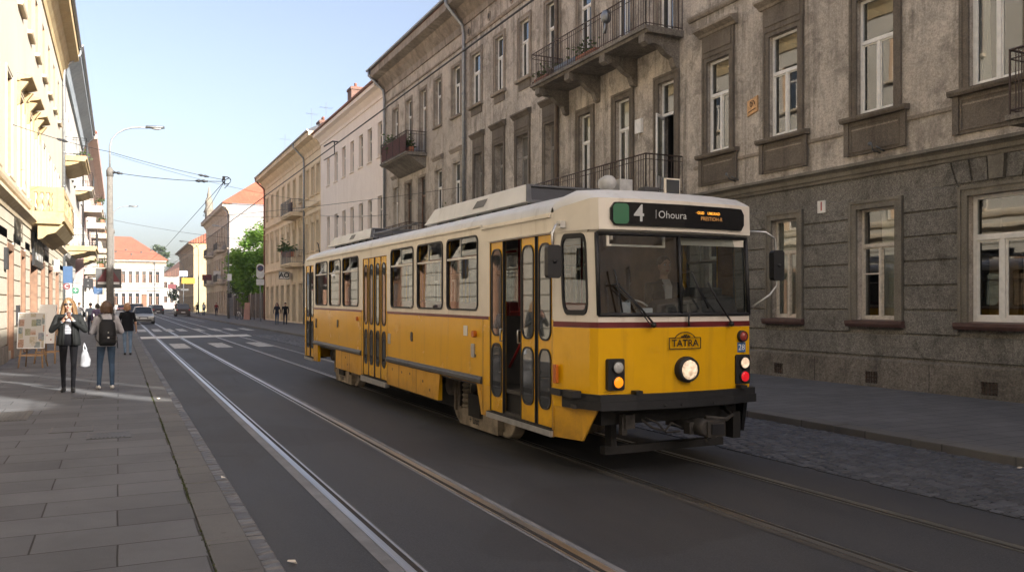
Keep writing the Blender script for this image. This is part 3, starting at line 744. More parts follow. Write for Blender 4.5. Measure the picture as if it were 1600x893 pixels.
# rusticated courses on the ground floor, butted round the openings
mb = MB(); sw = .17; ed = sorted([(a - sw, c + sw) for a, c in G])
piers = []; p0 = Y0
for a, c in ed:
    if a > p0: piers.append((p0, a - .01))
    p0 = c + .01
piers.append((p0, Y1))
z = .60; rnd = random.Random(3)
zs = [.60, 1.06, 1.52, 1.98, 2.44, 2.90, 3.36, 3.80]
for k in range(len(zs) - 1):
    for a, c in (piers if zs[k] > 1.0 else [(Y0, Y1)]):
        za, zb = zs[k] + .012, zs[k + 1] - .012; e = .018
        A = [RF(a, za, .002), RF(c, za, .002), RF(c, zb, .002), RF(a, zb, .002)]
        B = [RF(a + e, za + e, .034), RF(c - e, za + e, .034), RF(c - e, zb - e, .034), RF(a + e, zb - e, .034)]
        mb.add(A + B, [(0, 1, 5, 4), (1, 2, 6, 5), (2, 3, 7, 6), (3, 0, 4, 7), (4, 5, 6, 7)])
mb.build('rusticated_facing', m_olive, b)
mb = MB()   # voussoirs over the nearest window
for k in range(-3, 4):
    c0 = 9.3 + k * .30; tp = .34 if k else .36
    A = [(c0 - .125 + k * .0, 3.79), (c0 + .125, 3.79), (c0 + .15 + k * .05, 4.19), (c0 - .15 + k * .05, 4.19)]
    q = .075 if k == 0 else .035
    mb.prism([RF(a, z_, .002) for a, z_ in A], [RF(a, z_, q) for a, z_ in A], 1 if k == 0 else 0)
mb.build('window_arch_stones', [m_olive, m_trimolive], b)
mb = MB(); p0 = Y0; vents = [(9.27, 9.58), (11.76, 12.06), (14.35, 14.63), (6.5, 6.8), (17.0, 17.3)]
edges = [Y0, 1.5, 5, 7.7, 10.6, 13.4, 15.9, 19, 22.5, 26, 30, Y1]
fwall(mb, Face('x', 13.6 - .06, -1), Y0, Y1, 0, .52, [(a, c, .07, .3) for a, c in vents], .12)
fprof(mb, RF, [(.002, .521), (.0595, .521), (.0595, .53), (.05, .55), (.002, .575)], Y0, Y1)
for a in edges[1:-1]: fbox(mb, RF, a - .006, a + .006, .01, .518, .0605, .0625, 1)
mb.build('plinth', [m_stone, m_groove], b)
for a, c in vents:
    mb = MB(); fbox(mb, RF, a, c, .07, .3, -.1, -.09, 0)
    for k in range(5): fbox(mb, RF, a + .03 + k * (c - a) / 5, a + .045 + k * (c - a) / 5, .07, .3, .03, .045, 1)
    for k in range(3): fbox(mb, RF, a, c, .11 + k * .07, .125 + k * .07, .045, .055, 1)
    mb.build('vent_grille', [m_room, m_iron], b)
cornice(b, RF, [(.002, 4.2), (.05, 4.2), (.07, 4.26), (.10, 4.28), (.10, 4.36), (.15, 4.40), (.2, 4.42), (.2, 4.47), (.002, 4.52)], Y0, 17.8, m_trimolive, 'string_course')
cornice(b, RF, [(.002, 4.2), (.05, 4.2), (.07, 4.26), (.10, 4.28), (.10, 4.36), (.002, 4.37)], 17.81, Y1, m_trimolive, 'string_course')
cornice(b, RF, [(.002, 5.13), (.035, 5.13), (.045, 5.19), (.002, 5.21)], Y0, 17.6, m_trimtan, 'sill_band')
cornice(b, RF, [(.002, 9.0), (.05, 9.0), (.09, 9.06), (.09, 9.12), (.002, 9.16)], Y0, 17.8, m_trimtan, 'string_course')
cornice(b, RF, [(.002, 12.85), (.05, 12.85), (.08, 12.92), (.08, 12.98), (.002, 13.0)], Y0, Y1, m_trimtan, 'frieze_band')
cornice(b, RF, eave_prof(13.7, 1.05, .85), Y0, Y1, m_trimtan, 'eaves_cornice')
a = Y0 + .5
while a < Y1:
    mb = MB(); p = [(a + .17 * math.cos(R(k * 30)), 13.3 + .2 * math.sin(R(k * 30))) for k in range(12)]
    mb.prism([RF(q[0], q[1], .002) for q in p], [RF(q[0], q[1], .03) for q in p], 0); p2 = [(a + .1 * math.cos(R(k * 30)), 13.3 + .12 * math.sin(R(k * 30))) for k in range(12)]
    mb.prism([RF(q[0], q[1], .0305) for q in p2], [RF(q[0], q[1], .033) for q in p2], 1); mb.build('attic_rosette', [m_trimtan, m_room], b); a += 2.15
gutter(b, RF, Y0, Y1, 14.85, .93, m_zinc); roof(b, RF, Y0, Y1, 14.78, .85, 6.2, 3.6, m_redtile)
gs = sur_plain(m_trimolive, .16, .055)
for i, (a, c) in enumerate(G):
    near = i < 3
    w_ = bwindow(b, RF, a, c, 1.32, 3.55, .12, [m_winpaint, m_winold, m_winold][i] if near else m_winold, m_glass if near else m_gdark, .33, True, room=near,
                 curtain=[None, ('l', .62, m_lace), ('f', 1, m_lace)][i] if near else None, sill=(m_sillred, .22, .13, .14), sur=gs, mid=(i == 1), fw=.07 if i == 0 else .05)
    if i == 0:     # plants and a tan cupboard panel seen through the nearest panes
        q = MB(); fbox(q, RF, a + .02, c - .55, 1.35, 2.45, -.72, -.66); fbox(q, RF, c - .44, c + .1, 1.35, 2.5, -.8, -.7); q.build('room_panel', m_wood, w_)
f2s = sur_hood(m_trimdark, m_trimtan, .155, .52, .05, .26, 4.66, .14)
f2n = sur_plain(m_trimdark, .2, .05)
for i, (a, c) in enumerate(F2w):
    n_ = i < 4
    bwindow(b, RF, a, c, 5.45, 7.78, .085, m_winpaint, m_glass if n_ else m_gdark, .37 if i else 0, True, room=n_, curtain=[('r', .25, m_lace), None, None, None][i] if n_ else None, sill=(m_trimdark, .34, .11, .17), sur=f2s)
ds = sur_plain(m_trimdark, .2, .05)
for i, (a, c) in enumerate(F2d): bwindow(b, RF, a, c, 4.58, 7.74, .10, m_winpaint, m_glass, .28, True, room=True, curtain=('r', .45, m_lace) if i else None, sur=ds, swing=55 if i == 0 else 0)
l2 = sur_hood(m_trimdark, m_trimdark, .14, .5, .04, .2, 4.9, .1)
for a, c in F2l: bwindow(b, RF, a, c, 5.5, 7.93, .22, m_wingrey, m_dusty, .33, True, sill=(m_trimdark, .2, .1, .1), sur=l2)
l3 = sur_plain(m_trimtan, .17, .04)
def l3b(w_, F, a0, a1, z0, z1):
    l3(w_, F, a0, a1, z0, z1); q = MB(); fbox(q, F, a0 - .1, a1 + .1, z0 - .42, z0 - .13, .003, .035); q.build('apron', m_trimdark, w_)
for i, (a, c) in enumerate(F3w + F3n): bwindow(b, RF, a, c, 10., 12.15, .09, m_winpaint, m_gmid, .36, True, sill=(m_trimtan, .26, .12, .16), sur=l3b)
for a, c in F3d: bwindow(b, RF, a, c, 8.92, 12.1, .09, m_winpaint, m_gmid, .27, True, sur=l3)
bal = balcony(b, RF, 18.05, 24.75, 8.9, 1.23, m_concrete, m_iron, 1.0, .17, (18.35, 20.35, 22.4, 24.4), .115, m_concrete)
bal2 = balcony(b, RF, 18.05, 24.75, 4.56, 1.23, m_concrete, m_iron, 1.0, .17, (18.35, 20.35, 22.4, 24.4), .115, m_concrete)
bal3 = balcony(b, RF, 4.6, 8.38, 4.56, 1.2, m_concrete, m_iron, 1.0, .15, (), .14)
downpipe(b, RF, 25.0, 14.75, 0, .93, m_pipebrown, .07); downpipe(b, RF, 33.4, 14.8, 0, .93, m_zinc, .075)
for x, y in ((19, 30), (18.6, 12)): chimney(b, x, y, 15, 20.5, mt_=m_brick)
# fixtures on the grey facade
t_ = thing('house_number_plate', 'small white plate with a red 1 on the grey house wall', 'sign', (13.57, 13.2, 3.72))
mb = MB(); fbox(mb, RF, 13.1, 13.32, 3.58, 3.84, .036, .06); mb.build('plate', paint('enamel_white', (.72, .7, .66), .35), t_)
mb = MB(); text_mb(mb, '1', .26, lambda x, y: RF(13.21 - x, 3.71 + y, .062), align='CENTER', bold=.02); mb.build('numeral', paint('enamel_red', (.4, .06, .05), .5), t_)
t_ = thing('wall_plaque', 'tilted ochre plaque with a worn emblem between two upper windows', 'plaque', (13.6, 15.35, 6.3))
mb = MB()
A = [(15.55, 6.1), (15.2, 6.18), (15.2, 6.54), (15.55, 6.46)]; mb.prism([RF(a, z, .005) for a, z in A], [RF(a, z, .035) for a, z in A]); mb.build('plate', paint('ochre_plate', (.62, .36, .16), .7, .25, 14), t_)
mb = MB()
for k in range(9): 
    t0 = R(200 - k * 28); mb.tube([RF(15.37 + .08 * math.cos(t0), 6.37 + .08 * math.sin(t0), .038), RF(15.37 + .08 * math.cos(t0 - .5), 6.37 + .08 * math.sin(t0 - .5), .038)], .008, 4)
mb.tube([RF(15.33, 6.44, .038), RF(15.40, 6.30, .038)], .01, 4); mb.tube([RF(15.42, 6.42, .038), RF(15.36, 6.36, .038)], .01, 4); mb.tube([RF(15.5, 6.19, .038), RF(15.26, 6.25, .038)], .009, 4)
mb.build('emblem', m_iron, t_)
mb = MB(); fbox(mb, RF, 19.95, 20.25, 6.55, 6.95, .004, .09); mb.tube([RF(20.1, 6.55, .05), RF(20.1, 6.38, .05)], .012, 5)
tag(mb.build('junction_box', m_winpaint, off=RF(20.1, 6.7)), 'small white box on the wall between two balcony doors', 'junction box').location = RF(20.1, 6.7)
def hookset(y, z, label):
    mb = MB(); mb.tube([RF(y, z, 0), RF(y, z + .05, .2), RF(y - .05, z + .14, .3)], .014, 5); mb.tube([RF(y - .1, z + .02, 0), RF(y - .1, z + .1, .22)], .014, 5); mb.ell(RF(y, z + .16, .28), (.04, .04, .04), 8, 6)
    o = mb.build('wire_bracket', m_irong, off=RF(y, z)); o.location = RF(y, z); tag(o, label, 'bracket')
hookset(11.75, 4.62, 'forked iron wire bracket low on the grey wall above the cornice'); hookset(16.0, 4.62, 'little iron wire hook above the cornice near the balcony')
# plants and things on the long upper balcony
potted(12.6, 24.3, 8.9, 'bushy green plant at the far end of the long upper balcony', 'box', .9, 3, 70)
potted(12.6, 21.4, 8.9, 'green plant in a terracotta trough midway along the upper balcony', 'box', 1.0, 4, 45, pw=.55)
potted(12.65, 22.7, 8.9, 'leafless plant in a blue grey trough on the upper balcony', 'box', 1.3, 5, 12, pm=paint('trough_blue', (.16, .2, .26), .6), ln=.2)
potted(12.62, 23.6, 8.9, 'small plant in a pale round pot on the upper balcony', 'pot', 1.1, 6, 8, pm=m_concrete, ln=.2)
mb = MB(); mb.lathe([(.05, 9.55), (.14, 9.62), (.15, 9.8), (.1, 9.9), (.04, 9.92)], (12.45, 20.1, 0), n=10); mb.tube([(12.45, 20.1, 9.6), (12.43, 20.12, 9.4), (12.45, 20.2, 9.3)], .05, 6)
tag(mb.build('watering_can', m_zinc, off=(12.45, 20.1, 9.6)), 'grey watering can hung on the upper balcony railing', 'watering can').location = (12.45, 20.1, 9.6)

# ------------------------------------------------------------------ the buildings behind and beyond it
def simple_building(name, label, F, y0, y1, H, rows, wall_m, **k):
    """rows: list of (holes[(a0,a1)], z0, z1, options)"""
    b = broot(name, label, F.p if F.k == 'x' else (y0 + y1) / 2, y0, y1) if F.k == 'x' else thing(name, label, 'building', ((y0 + y1) / 2, F.p, 0))
    holes = [(a, c, z0, z1) for r in rows for (a, c) in r[0] for z0, z1 in ((r[1], r[2]),)]
    wallpart(b, F, y0, y1, 0, H, holes, wall_m, .25, depth=k.get('depth', 12))
    for r in rows:
        for a, c in r[0]: bwindow(b, F, a, c, r[1], r[2], **r[3])
    return b
def spaced(y0, y1, n, w_): 
    s_ = (y1 - y0) / n; return [(y0 + s_ * (i + .5) - w_ / 2, y0 + s_ * (i + .5) + w_ / 2) for i in range(n)]
o_ = dict(rec=.15, paint_=m_winpaint, glass=m_gdark, sill=(m_trimtan, .12, .1, .1))
# unseen low and tall houses added behind the viewer to shape street sunlight
b = simple_building('added_low_house', 'unseen low grey two storey house added to let sun strips over its roof', RF, -19, -4.02, 10.9, [(spaced(-19, -4, 5, .9), 1.4, 3.4, o_), (spaced(-19, -4, 5, .9), 5.5, 7.5, o_)], m_beige)
cornice(b, RF, eave_prof(10.4, .5, .4), -19, -4.02, m_trimtan, 'eaves_cornice'); roof(b, RF, -19, -4.02, 10.9, .4, 6, .5, m_redtile)
for y, w__ in ((-5.4, .5), (-7.4, .8), (-10.2, 1.0)): chimney(b, 14.6, y, 10.9, 15.2, .7, w__, m_brick)  # chimneys added to break the sun patch into strips
b = simple_building('added_tall_house', 'unseen tall beige house added to shade the near street', RF, -46, -19.02, 14.8, [(spaced(-46, -19.2, 9, 1.), 1.4, 3.6, o_), (spaced(-46, -19.2, 9, 1.), 5.5, 7.8, o_), (spaced(-46, -19.2, 9, 1.), 10, 12.1, o_)], m_beige)
cornice(b, RF, eave_prof(13.7, 1.05, .8), -46, -19.02, m_trimtan, 'eaves_cornice'); roof(b, RF, -46, -19.02, 14.8, .8, 6, 3.5, m_redtile)

CF = Face('y', -46.5, 1)  # unseen house added to keep sky light off the tram front
b = simple_building('added_crossing_house', 'unseen low grey house added across the street behind the viewer to block sky light', CF, -14, 26, 10.6, [(spaced(-13, 25, 11, 1.1), z_, z_ + 2.2, o_) for z_ in (1.3, 5.4)], m_beige)
cornice(b, CF, eave_prof(9.5, 1.05, .8), -14, 26, m_trimtan, 'eaves_cornice'); roof(b, CF, -14, 26, 10.6, .8, 6, 3., m_redtile)

# tan house with the flower balcony
Y0, Y1 = 33.61, 45.6
hood2 = sur_hood(m_grey2, m_trimtan, .1, .34, .03, .16, None, .06)
f3 = dict(rec=.15, paint_=m_winpaint, glass=m_gmid, trans=.35, sill=(m_trimtan, .14, .1, .12), sur=sur_plain(m_trimtan, .11, .03))
f2 = dict(rec=.15, paint_=m_winpaint, glass=m_gmid, trans=.35, sill=(m_trimtan, .14, .1, .12), sur=hood2)
fd = dict(rec=.15, paint_=m_winpaint, glass=m_gmid, trans=.27, sur=sur_plain(m_trimtan, .1, .03))
b = simple_building('tan_house', 'tan roughcast house with a flower balcony next to the grey tenement', RF, Y0, Y1, 15,
    [([(34.05, 35.0), (36.45, 37.3), (43.05, 43.95)], 10, 12.2, f3), ([(38.55, 39.4), (40.75, 41.7)], 9.02, 12.2, fd), ([(34.05, 34.95), (36.3, 37.25), (43., 43.8)], 5.6, 7.92, f2), ([(38.65, 39.6), (40.8, 41.75)], 4.6, 7.9, dict(fd, paint_=m_winbrown)), (spaced(34, 45.3, 5, .95), 1.3, 3.5, o_)], m_grey2)
cornice(b, RF, [(.002, 12.85), (.05, 12.85), (.07, 12.92), (.002, 12.95)], Y0, Y1, m_trimtan, 'frieze_band')
cornice(b, RF, eave_prof(13.45, 1.2, .85), Y0, Y1 + .02, m_trimtan, 'eaves_cornice'); gutter(b, RF, Y0, Y1 + .3, 14.75, .93, m_zinc)
roof(b, RF, Y0, Y1, 14.68, .85, 6, 3.5, m_redtile); downpipe(b, RF, 45.3, 14.75, 0, .93, m_zinc, .075, .25)
bb = balcony(b, RF, 38.4, 42.8, 9.0, 1.1, m_concrete, m_iron, 1.0, .16, (), .12)
q = MB(); fprof(q, RF, [(.002, 8.3), (.25, 8.42), (.7, 8.72), (.98, 8.835), (.002, 8.835)], 38.55, 42.65); q.build('corbel', m_concrete, bb)
q = MB(); fbox(q, RF, 38.6, 42.7, 9.08, 9.86, 1.02, 1.03); q.build('screen', paint('screen_red_brown', (.14, .05, .045), .8, .3, 10), bb)
bb = balcony(b, RF, 38.4, 42.8, 4.58, 1.1, m_concrete, m_iron, 1.0, .16, (), .12)
for k, (y, kind, lb) in enumerate([(42.3, 'pot', 'tall leafy plant in the far corner of the flower balcony'), (41.5, 'pot', 'spreading green plant on the flower balcony of the tan house'), (40.2, 'pot', 'low plant in a red pot on the flower balcony'), (39.2, 'pot', 'small shrub in an orange pot by the flower balcony door'), (38.75, 'box', 'green plant in a terracotta box at the near end of the flower balcony')]):
    potted(12.85, y, 9.0, lb, kind, 1.5 if k < 2 else 1.25, 20 + k, 140 if k < 2 else 60, ln=.55 if k < 2 else .3, pw=.2)
potted(13.4, 35.6, 4.9, 'sprig of green leaves growing behind the tram roof', 'pot', 1.2, 31, 70, ln=.6)

# pale pink house
Y0, Y1 = 45.62, 62.0
w6 = [(46.08, 46.99), (48.2, 49.15), (50.2, 51.2), (52.4, 53.3), (54.55, 55.5), (56.75, 57.7), (59.1, 60.0)]
pk = dict(rec=.16, paint_=m_winold, glass=m_gmid, trans=.35, sill=(m_pink, .1, .08, .09))
b = simple_building('pink_house', 'plain pale pink plastered house with a red brick chimney', RF, Y0, Y1, 14.2, [(w6, 10.1, 12.1, pk), (w6, 5.75, 7.85, pk), (spaced(46, 61.6, 6, 1.), 1.3, 3.5, pk)], m_pink)
cornice(b, RF, eave_prof(13.35, .75, .6), Y0, Y1, m_pink, 'eaves_cornice'); gutter(b, RF, Y0, Y1, 14.2, .66, m_copper)
roof(b, RF, Y0, Y1, 14.12, .6, 6, 3.6, m_browntile)
chimney(b, 15.6, 59.6, 14.6, 17.3, .9, 1.1, m_brick, 1)
antenna(14.9, 66, 14.8, 2.8, 'bent metal antenna behind the brick chimney')

# cream house with two balconies
Y0, Y1 = 62.02, 88.0
w9 = [(61.95 + .4, 63.4), (64.2, 65.3), (66.2, 67.2), (69.0, 70.0), (71.7, 72.7), (74.3, 75.3), (77.0, 78.0), (80.0, 81.0), (83.0, 84.0), (86.0, 87.0)]
cr3 = dict(rec=.16, paint_=m_winold, glass=m_gmid, trans=.35, sill=(m_creamtrim, .14, .12, .14), sur=sur_plain(m_creamtrim, .1, .03))
cr2 = dict(rec=.16, paint_=m_winold, glass=m_gmid, trans=.35, sill=(m_creamtrim, .14, .1, .12), sur=sur_hood(m_creamtrim, m_creamtrim, .12, .35, .04, .2, None, .08, True))
shop = dict(rec=.2, paint_=m_winbrown, glass=m_gdark, trans=.25, sur=sur_plain(m_creamtrim, .14, .05))
b = simple_building('cream_house', 'cream stuccoed house with two balconies by the green tree', RF, Y0, Y1, 14.6, [(w9, 10.0, 12.2, cr3), (w9, 5.7, 7.95, cr2), (spaced(62.4, 87.6, 9, 1.25), .15, 3.3, shop)], m_cream)
for zz_ in (4.55, 9.0): cornice(b, RF, [(.002, zz_), (.06, zz_), (.1, zz_ + .1), (.2, zz_ + .16), (.2, zz_ + .24), (.002, zz_ + .3)], Y0, Y1, m_creamtrim, 'string_course')
mb = MB()
for a0_, a1_ in [(Y0, 63.0)] + [(s_[1] + .17, n_[0] - .17) for s_, n_ in zip(spaced(62.4, 87.6, 9, 1.25)[:-1], spaced(62.4, 87.6, 9, 1.25)[1:])] + [(87.0, Y1)]:
    z = .5
    while z < 4.3:
        fbox(mb, RF, a0_, a1_, z + .02, min(z + .44, 4.5), .002, .04); z += .46
mb.build('rusticated_facing', m_cream, b)
cornice(b, RF, eave_prof(13.2, 1.25, .9), Y0, Y1 + .3, m_creamtrim, 'eaves_cornice'); gutter(b, RF, Y0, Y1 + .35, 14.5, .97, m_zinc)
roof(b, RF, Y0, Y1, 14.43, .9, 6, 3.6, m_slate)
downpipe(b, RF, 67.7, 14.5, 0, .95, m_zinc, .075); downpipe(b, RF, 87.8, 14.5, 0, .95, m_copper, .08, .2)
bb = balcony(b, RF, 68.2, 72.8, 9.05, 1.1, m_creamtrim, m_irong, 1.05, .3, (), .13); 
mb = MB(); fbox(mb, RF, 68.3, 69.9, 9.1, 9.85, .9, .95); mb.build('dark_cover', paint('cover_dark_red', (.07, .035, .035), .8), bb)
bb = balcony(b, RF, 68.2, 72.8, 4.95, 1.1, m_creamtrim, m_irong, 1.05, .3, (), .13)
potted(12.75, 72.2, 5.6, 'large dark flowering shrub on the lower cream house balcony', 'pot', 2.1, 41, 200, ln=.3)
potted(12.75, 70.0, 5.5, 'low dark trailing plant on the lower cream house balcony', 'box', 2.0, 42, 120, ln=.25)
for k, (y, z1_) in enumerate(((73.0, 17.6), (78.5, 17.6))): chimney(b, 16.2, y, 15.0, z1_, .8, 1.2, m_brick, 2)
antenna(15.0, 84.5, 15, 3.5, 'cluster of thin antennas at the far end of the slate roof'); antenna(15.2, 72.8, 15.4, 3.2, 'tall thin antenna beside the twin chimneys')
t_ = thing('hanging_sign', 'white hanging sign with black letters on the cream house', 'sign', (13.3, 73.4, 4.1))
mb = MB(); fbox(mb, RF, 72.9, 74.1, 3.75, 4.35, .3, .36); mb.tube([RF(73.5, 4.3, 0), RF(73.5, 4.3, .3)], .02, 5); mb.build('board', m_white, t_)
mb = MB(); F_ = Face('y', 72.88, -1); mb.box(12.42, 13.3, 72.9, 72.95, 3.75, 4.4); mb.build('side_board', m_black, t_)
mb = MB(); mb.box(12.46, 13.26, 72.885, 72.898, 3.79, 4.36); text_mb(mb, 'AO', .58, lambda x, y: (12.86 + x, 72.88, 4.07 + y), 1, bold=.03); mb.build('lettering', [m_winpaint, m_black], t_)

# grey house with the statue, past the fence and tree
Y0, Y1 = 118.6, 151.
gg = dict(rec=.2, paint_=m_winold, glass=m_gdark, trans=.35, sur=sur_plain(m_beige, .12, .05))
w10 = spaced(119, 150.6, 10, 1.1)
b = simple_building('grey_end_house', 'grey beige house with a blank side wall and a rooftop statue', RF, Y0, Y1, 15.2, [(w10, 10, 12.6, gg), (w10, 5.6, 8.2, gg), (w10, .3, 3.4, gg)], m_beige, depth=16)
mb = MB(); S_ = Face('y', Y0 - .05, -1); fwall(mb, S_, 13.62, 29.6, 0, 15.2, [], 0); mb.build('side_wall', m_greywall, b)
for zz_ in (4.4, 9.0): cornice(b, RF, [(.002, zz_), (.1, zz_), (.25, zz_ + .2), (.002, zz_ + .35)], Y0, Y1, m_beige, 'string_course')
cornice(b, RF, eave_prof(13.8, 1.5, .9), Y0, Y1, m_beige, 'eaves_cornice')
mb = MB(); mb.prism([(12.7, Y0 - .3, 15.25), (12.7, Y1, 15.25), (21.5, Y1 - 6, 21.5), (21.5, Y0 + 6, 21.5)], [(12.7, Y0 - .3, 15.4), (12.7, Y1, 15.4), (21.5, Y1 - 6, 21.65), (21.5, Y0 + 6, 21.65)])
mb.prism([(12.7, Y0 - .3, 15.25), (31, Y0 - .3, 15.25), (24, Y0 + 6, 21.5), (21.5, Y0 + 6, 21.5)], [(12.7, Y0 - .3, 15.4), (31, Y0 - .3, 15.4), (24, Y0 + 6, 21.65), (21.5, Y0 + 6, 21.65)]); mb.build('roof', m_redtile_x, b)
mb = MB(); mb.box(25., 26.2, Y0 + 1.1, Y0 + 1.3, 17.2, 17.9); mb.build('roof_window', m_gdark, b)
downpipe(b, RF, 119.2, 15.2, 0, .9, m_zinc, .09)
for z in (9.2, 4.7):
    for y0_, y1_ in ((122.5, 127.5), (138, 143)): balcony(b, RF, y0_, y1_, z, 1.2, m_beige, m_black, 1.0, .3, (), .2, cov=m_black)
mb = MB(); mb.box(13.0, 14.2, 143.5, 147, 15.3, 16.6); mb.lathe([(.9, 16.6), (.7, 17.1), (.55, 17.6), (.62, 18.2), (.5, 18.8), (.3, 19.2), (.34, 19.6), (.22, 19.9), (.1, 20.8)], (13.5, 145.2, 0), n=10); mb.ell((13.2, 144.9, 18.4), (.35, .3, .4)); mb.build('statue', m_trimolive, b)
# yellow house further on
Y0, Y1 = 178., 221.
b = simple_building('yellow_house', 'brown fronted house with a yellow side wall far along the street', RF, Y0, Y1, 13.8, [(spaced(179, 220, 13, 1.2), 9.4, 11.8, gg), (spaced(179, 220, 13, 1.2), 5.4, 7.6, gg), (spaced(179, 220, 13, 1.4), .2, 3.2, gg)], m_brownf, depth=14)
mb = MB(); S_ = Face('y', Y0 - .05, -1); fwall(mb, S_, 13.62, 27.6, 0, 13.8, [], 0); mb.build('side_wall', m_tan3, b)
cornice(b, RF, eave_prof(12.9, 1., 1.), Y0, Y1, m_brownf, 'eaves_cornice'); roof(b, RF, Y0 - .3, Y1, 13.8, 1., 7, 4.5, m_redtile)
# small white gabled house at the far end
b = thing('gabled_house', 'white gabled house with a dark red roof at the far end', 'building', (17, 285, 0))
mb = MB(); mb.box(12.4, 24, 282, 296, 0, 10.3); mb.prism([(17.2, 281.98, 10.3), (30, 281.98, 10.3), (23.6, 281.98, 15.5)], [(17.2, 296, 10.3), (30, 296, 10.3), (23.6, 296, 15.5)]); mb.box(17.2, 30, 281.9, 296, 0, 10.3)
mb.build('wall', m_white, b)
mb = MB(); mb.prism([(11.9, 281.5, 10.2), (17.0, 281.5, 10.2), (24, 281.5, 15.9), (19, 292, 15.9)], [(11.9, 281.5, 10.5), (17.0, 281.5, 10.5), (24, 281.5, 16.2), (19, 292, 16.2)]); mb.build('roof', m_browntile, b)
for x in (13.4, 15.2):
    for z in (2, 6.5): bwindow(b, Face('y', 282, -1), x - .5, x + .5, z, z + 2, -.06, m_winbrown, m_gdark, 0)
# building closing the street
EF = Face('y', 262, -1)
b = thing('corner_palace', 'white two storey palace with a red hipped roof closing the street', 'building', (-4, 262, 0))
ww = [(x - .48, x + .48) for x in (-10, -8, -6, -4, -2.3, -.5, 1.3, 3.1, 4.9, 6.65, 8.4, 10.2)]
lw = [q for q in ww if not (5.2 < q[0] < 6.5)]
wallpart(b, EF, -24, 12.0, 0, 14.2, [(a, c, 7.6, 10.9) for a, c in ww] + [(a, c, 1.2, 4.6) for a, c in lw] + [(6.0, 7.4, 0, 4.4)], m_white, .3, depth=20)
eo = dict(rec=.22, paint_=m_winbrown, glass=m_gdark, trans=.3, fw=.1)
for a, c in ww: bwindow(b, EF, a, c, 7.6, 10.9, sill=(m_white, .25, .2, .3), sur=sur_hood(m_white, m_beige, .18, .3, .08, .35, None, .15), **eo)
for a, c in lw: bwindow(b, EF, a, c, 1.2, 4.6, sur=sur_hood(m_white, m_beige, .18, .5, .08, .4, None, .2), **eo)
mb = MB(); A = [(6.0, 0), (7.4, 0), (7.4, 3.6)] + [(6.7 + .7 * math.cos(R(k * 20)), 3.6 + .7 * math.sin(R(k * 20))) for k in range(1, 9)] + [(6.0, 3.6)]
mb.prism([EF(a, z, -.2) for a, z in A], [EF(a, z, .06) for a, z in A]); mb.build('door', m_winbrown, b)
cornice(b, EF, [(.002, 6.2), (.2, 6.2), (.35, 6.5), (.002, 6.6)], -24, 12, m_white, 'string_course'); cornice(b, EF, eave_prof(12.6, 1.6, 1.), -24.5, 12.6, m_beige, 'eaves_cornice')
mb = MB(); e = [(-25, 260.8, 14.2), (13.2, 260.8, 14.2), (13.2, 283, 14.2), (-25, 283, 14.2)]; r_ = [(-16, 271, 21.4), (3.4, 271, 21.4)]
for f_ in ((e[0], e[1], r_[1], r_[0]), (e[1], e[2], r_[1]), (e[2], e[3], r_[0], r_[1]), (e[3], e[0], r_[0])): mb.add(f_, [tuple(range(len(f_)))])
for k in range(9):
    x = -10 + k * 2.2 + (k % 3) * .4; zz_ = 15.6 + (k * 7 % 3) * .7; yy = 260.8 + (zz_ - 14.2) * 1.41
    mb.box(x, x + .4, yy - .1, yy + .5, zz_ - .1, zz_ + .45, 1)
mb.build('roof', [m_redtile_x, m_gdark], b)
downpipe(b, EF, 8.9 + .6, 14.0, 0, .9, m_zinc, .1)

# ------------------------------------------------------------------ left side
Y0, Y1 = -46, 53.8
m_reveal = paint('reveal_shade_tan', (.33, .22, .13), .7, .2, 6, local=False); m_winbrown2 = paint('door_wood_brown', (.20, .11, .065), .55, .25, 5, .15, 30, local=False)
b = broot('shop_house', 'long sunlit cream house with shops and a stone balcony on the left', -2.9, Y0, Y1)
c2 = [(27.6, 28.85), (30.75, 32.1), (33.9, 35.1), (36.9, 38.0), (40.2, 41.3), (43.4, 44.5), (46.7, 47.8), (50.0, 51.1)] + [(24.5 - 3.1 * k, 25.7 - 3.1 * k) for k in range(22)]
sh = [(27.6, 28.9), (31.2, 32.4), (34.3, 37.0), (38.9, 40.7), (43., 45.2), (47.6, 49.8), (22.5, 25.2), (17, 20), (11.5, 14.2), (6, 8.8), (0, 2.8), (-6, -3)]
holes = [(a, c, .25, 3.35) for a, c in sh] + [(a, c, 5.35, 8.35) for a, c in c2] + [(a, c, 11.3, 13.5) for a, c in c2]
wallpart(b, LF, Y0, Y1, 0, 15.9, holes, m_left, .34, depth=12)
ed = sorted(sh); rows_ = [(.5 + .47 * k, .93 + .47 * k) for k in range(7)]
for n_, (a, c) in enumerate(zip([Y0] + [q[1] + .125 for q in ed], [q[0] - .125 for q in ed] + [Y1])):
    mb = MB(); g_ = 0
    mb.quad(LF(a, .47, .004), LF(c, .47, .004), LF(c, 3.4, .004), LF(a, 3.4, .004))
    for z0_, z1_ in rows_: fbox(mb, LF, a, c, z0_, z1_, .004, .045)
    mb.build('rusticated_facing', m_left, b)
    mb = MB(); fbox(mb, LF, a, c, 0, .46, .002, .07); mb.build('plinth', m_trimtan, b)
for z0_, z1_ in ((3.5, 3.93), (3.97, 4.28)):
    mb = MB(); fbox(mb, LF, Y0, Y1, z0_, z1_, .002, .045); mb.build('fascia_course', m_left, b)
cornice(b, LF, [(.002, 4.3), (.08, 4.3), (.12, 4.42), (.22, 4.5), (.3, 4.56), (.3, 4.66), (.002, 4.74)], Y0, Y1, m_lefttrim, 'string_course')
cornice(b, LF, [(.002, 5.0), (.1, 5.0), (.14, 5.1), (.14, 5.2), (.002, 5.26)], Y0, Y1, m_lefttrim, 'sill_band')
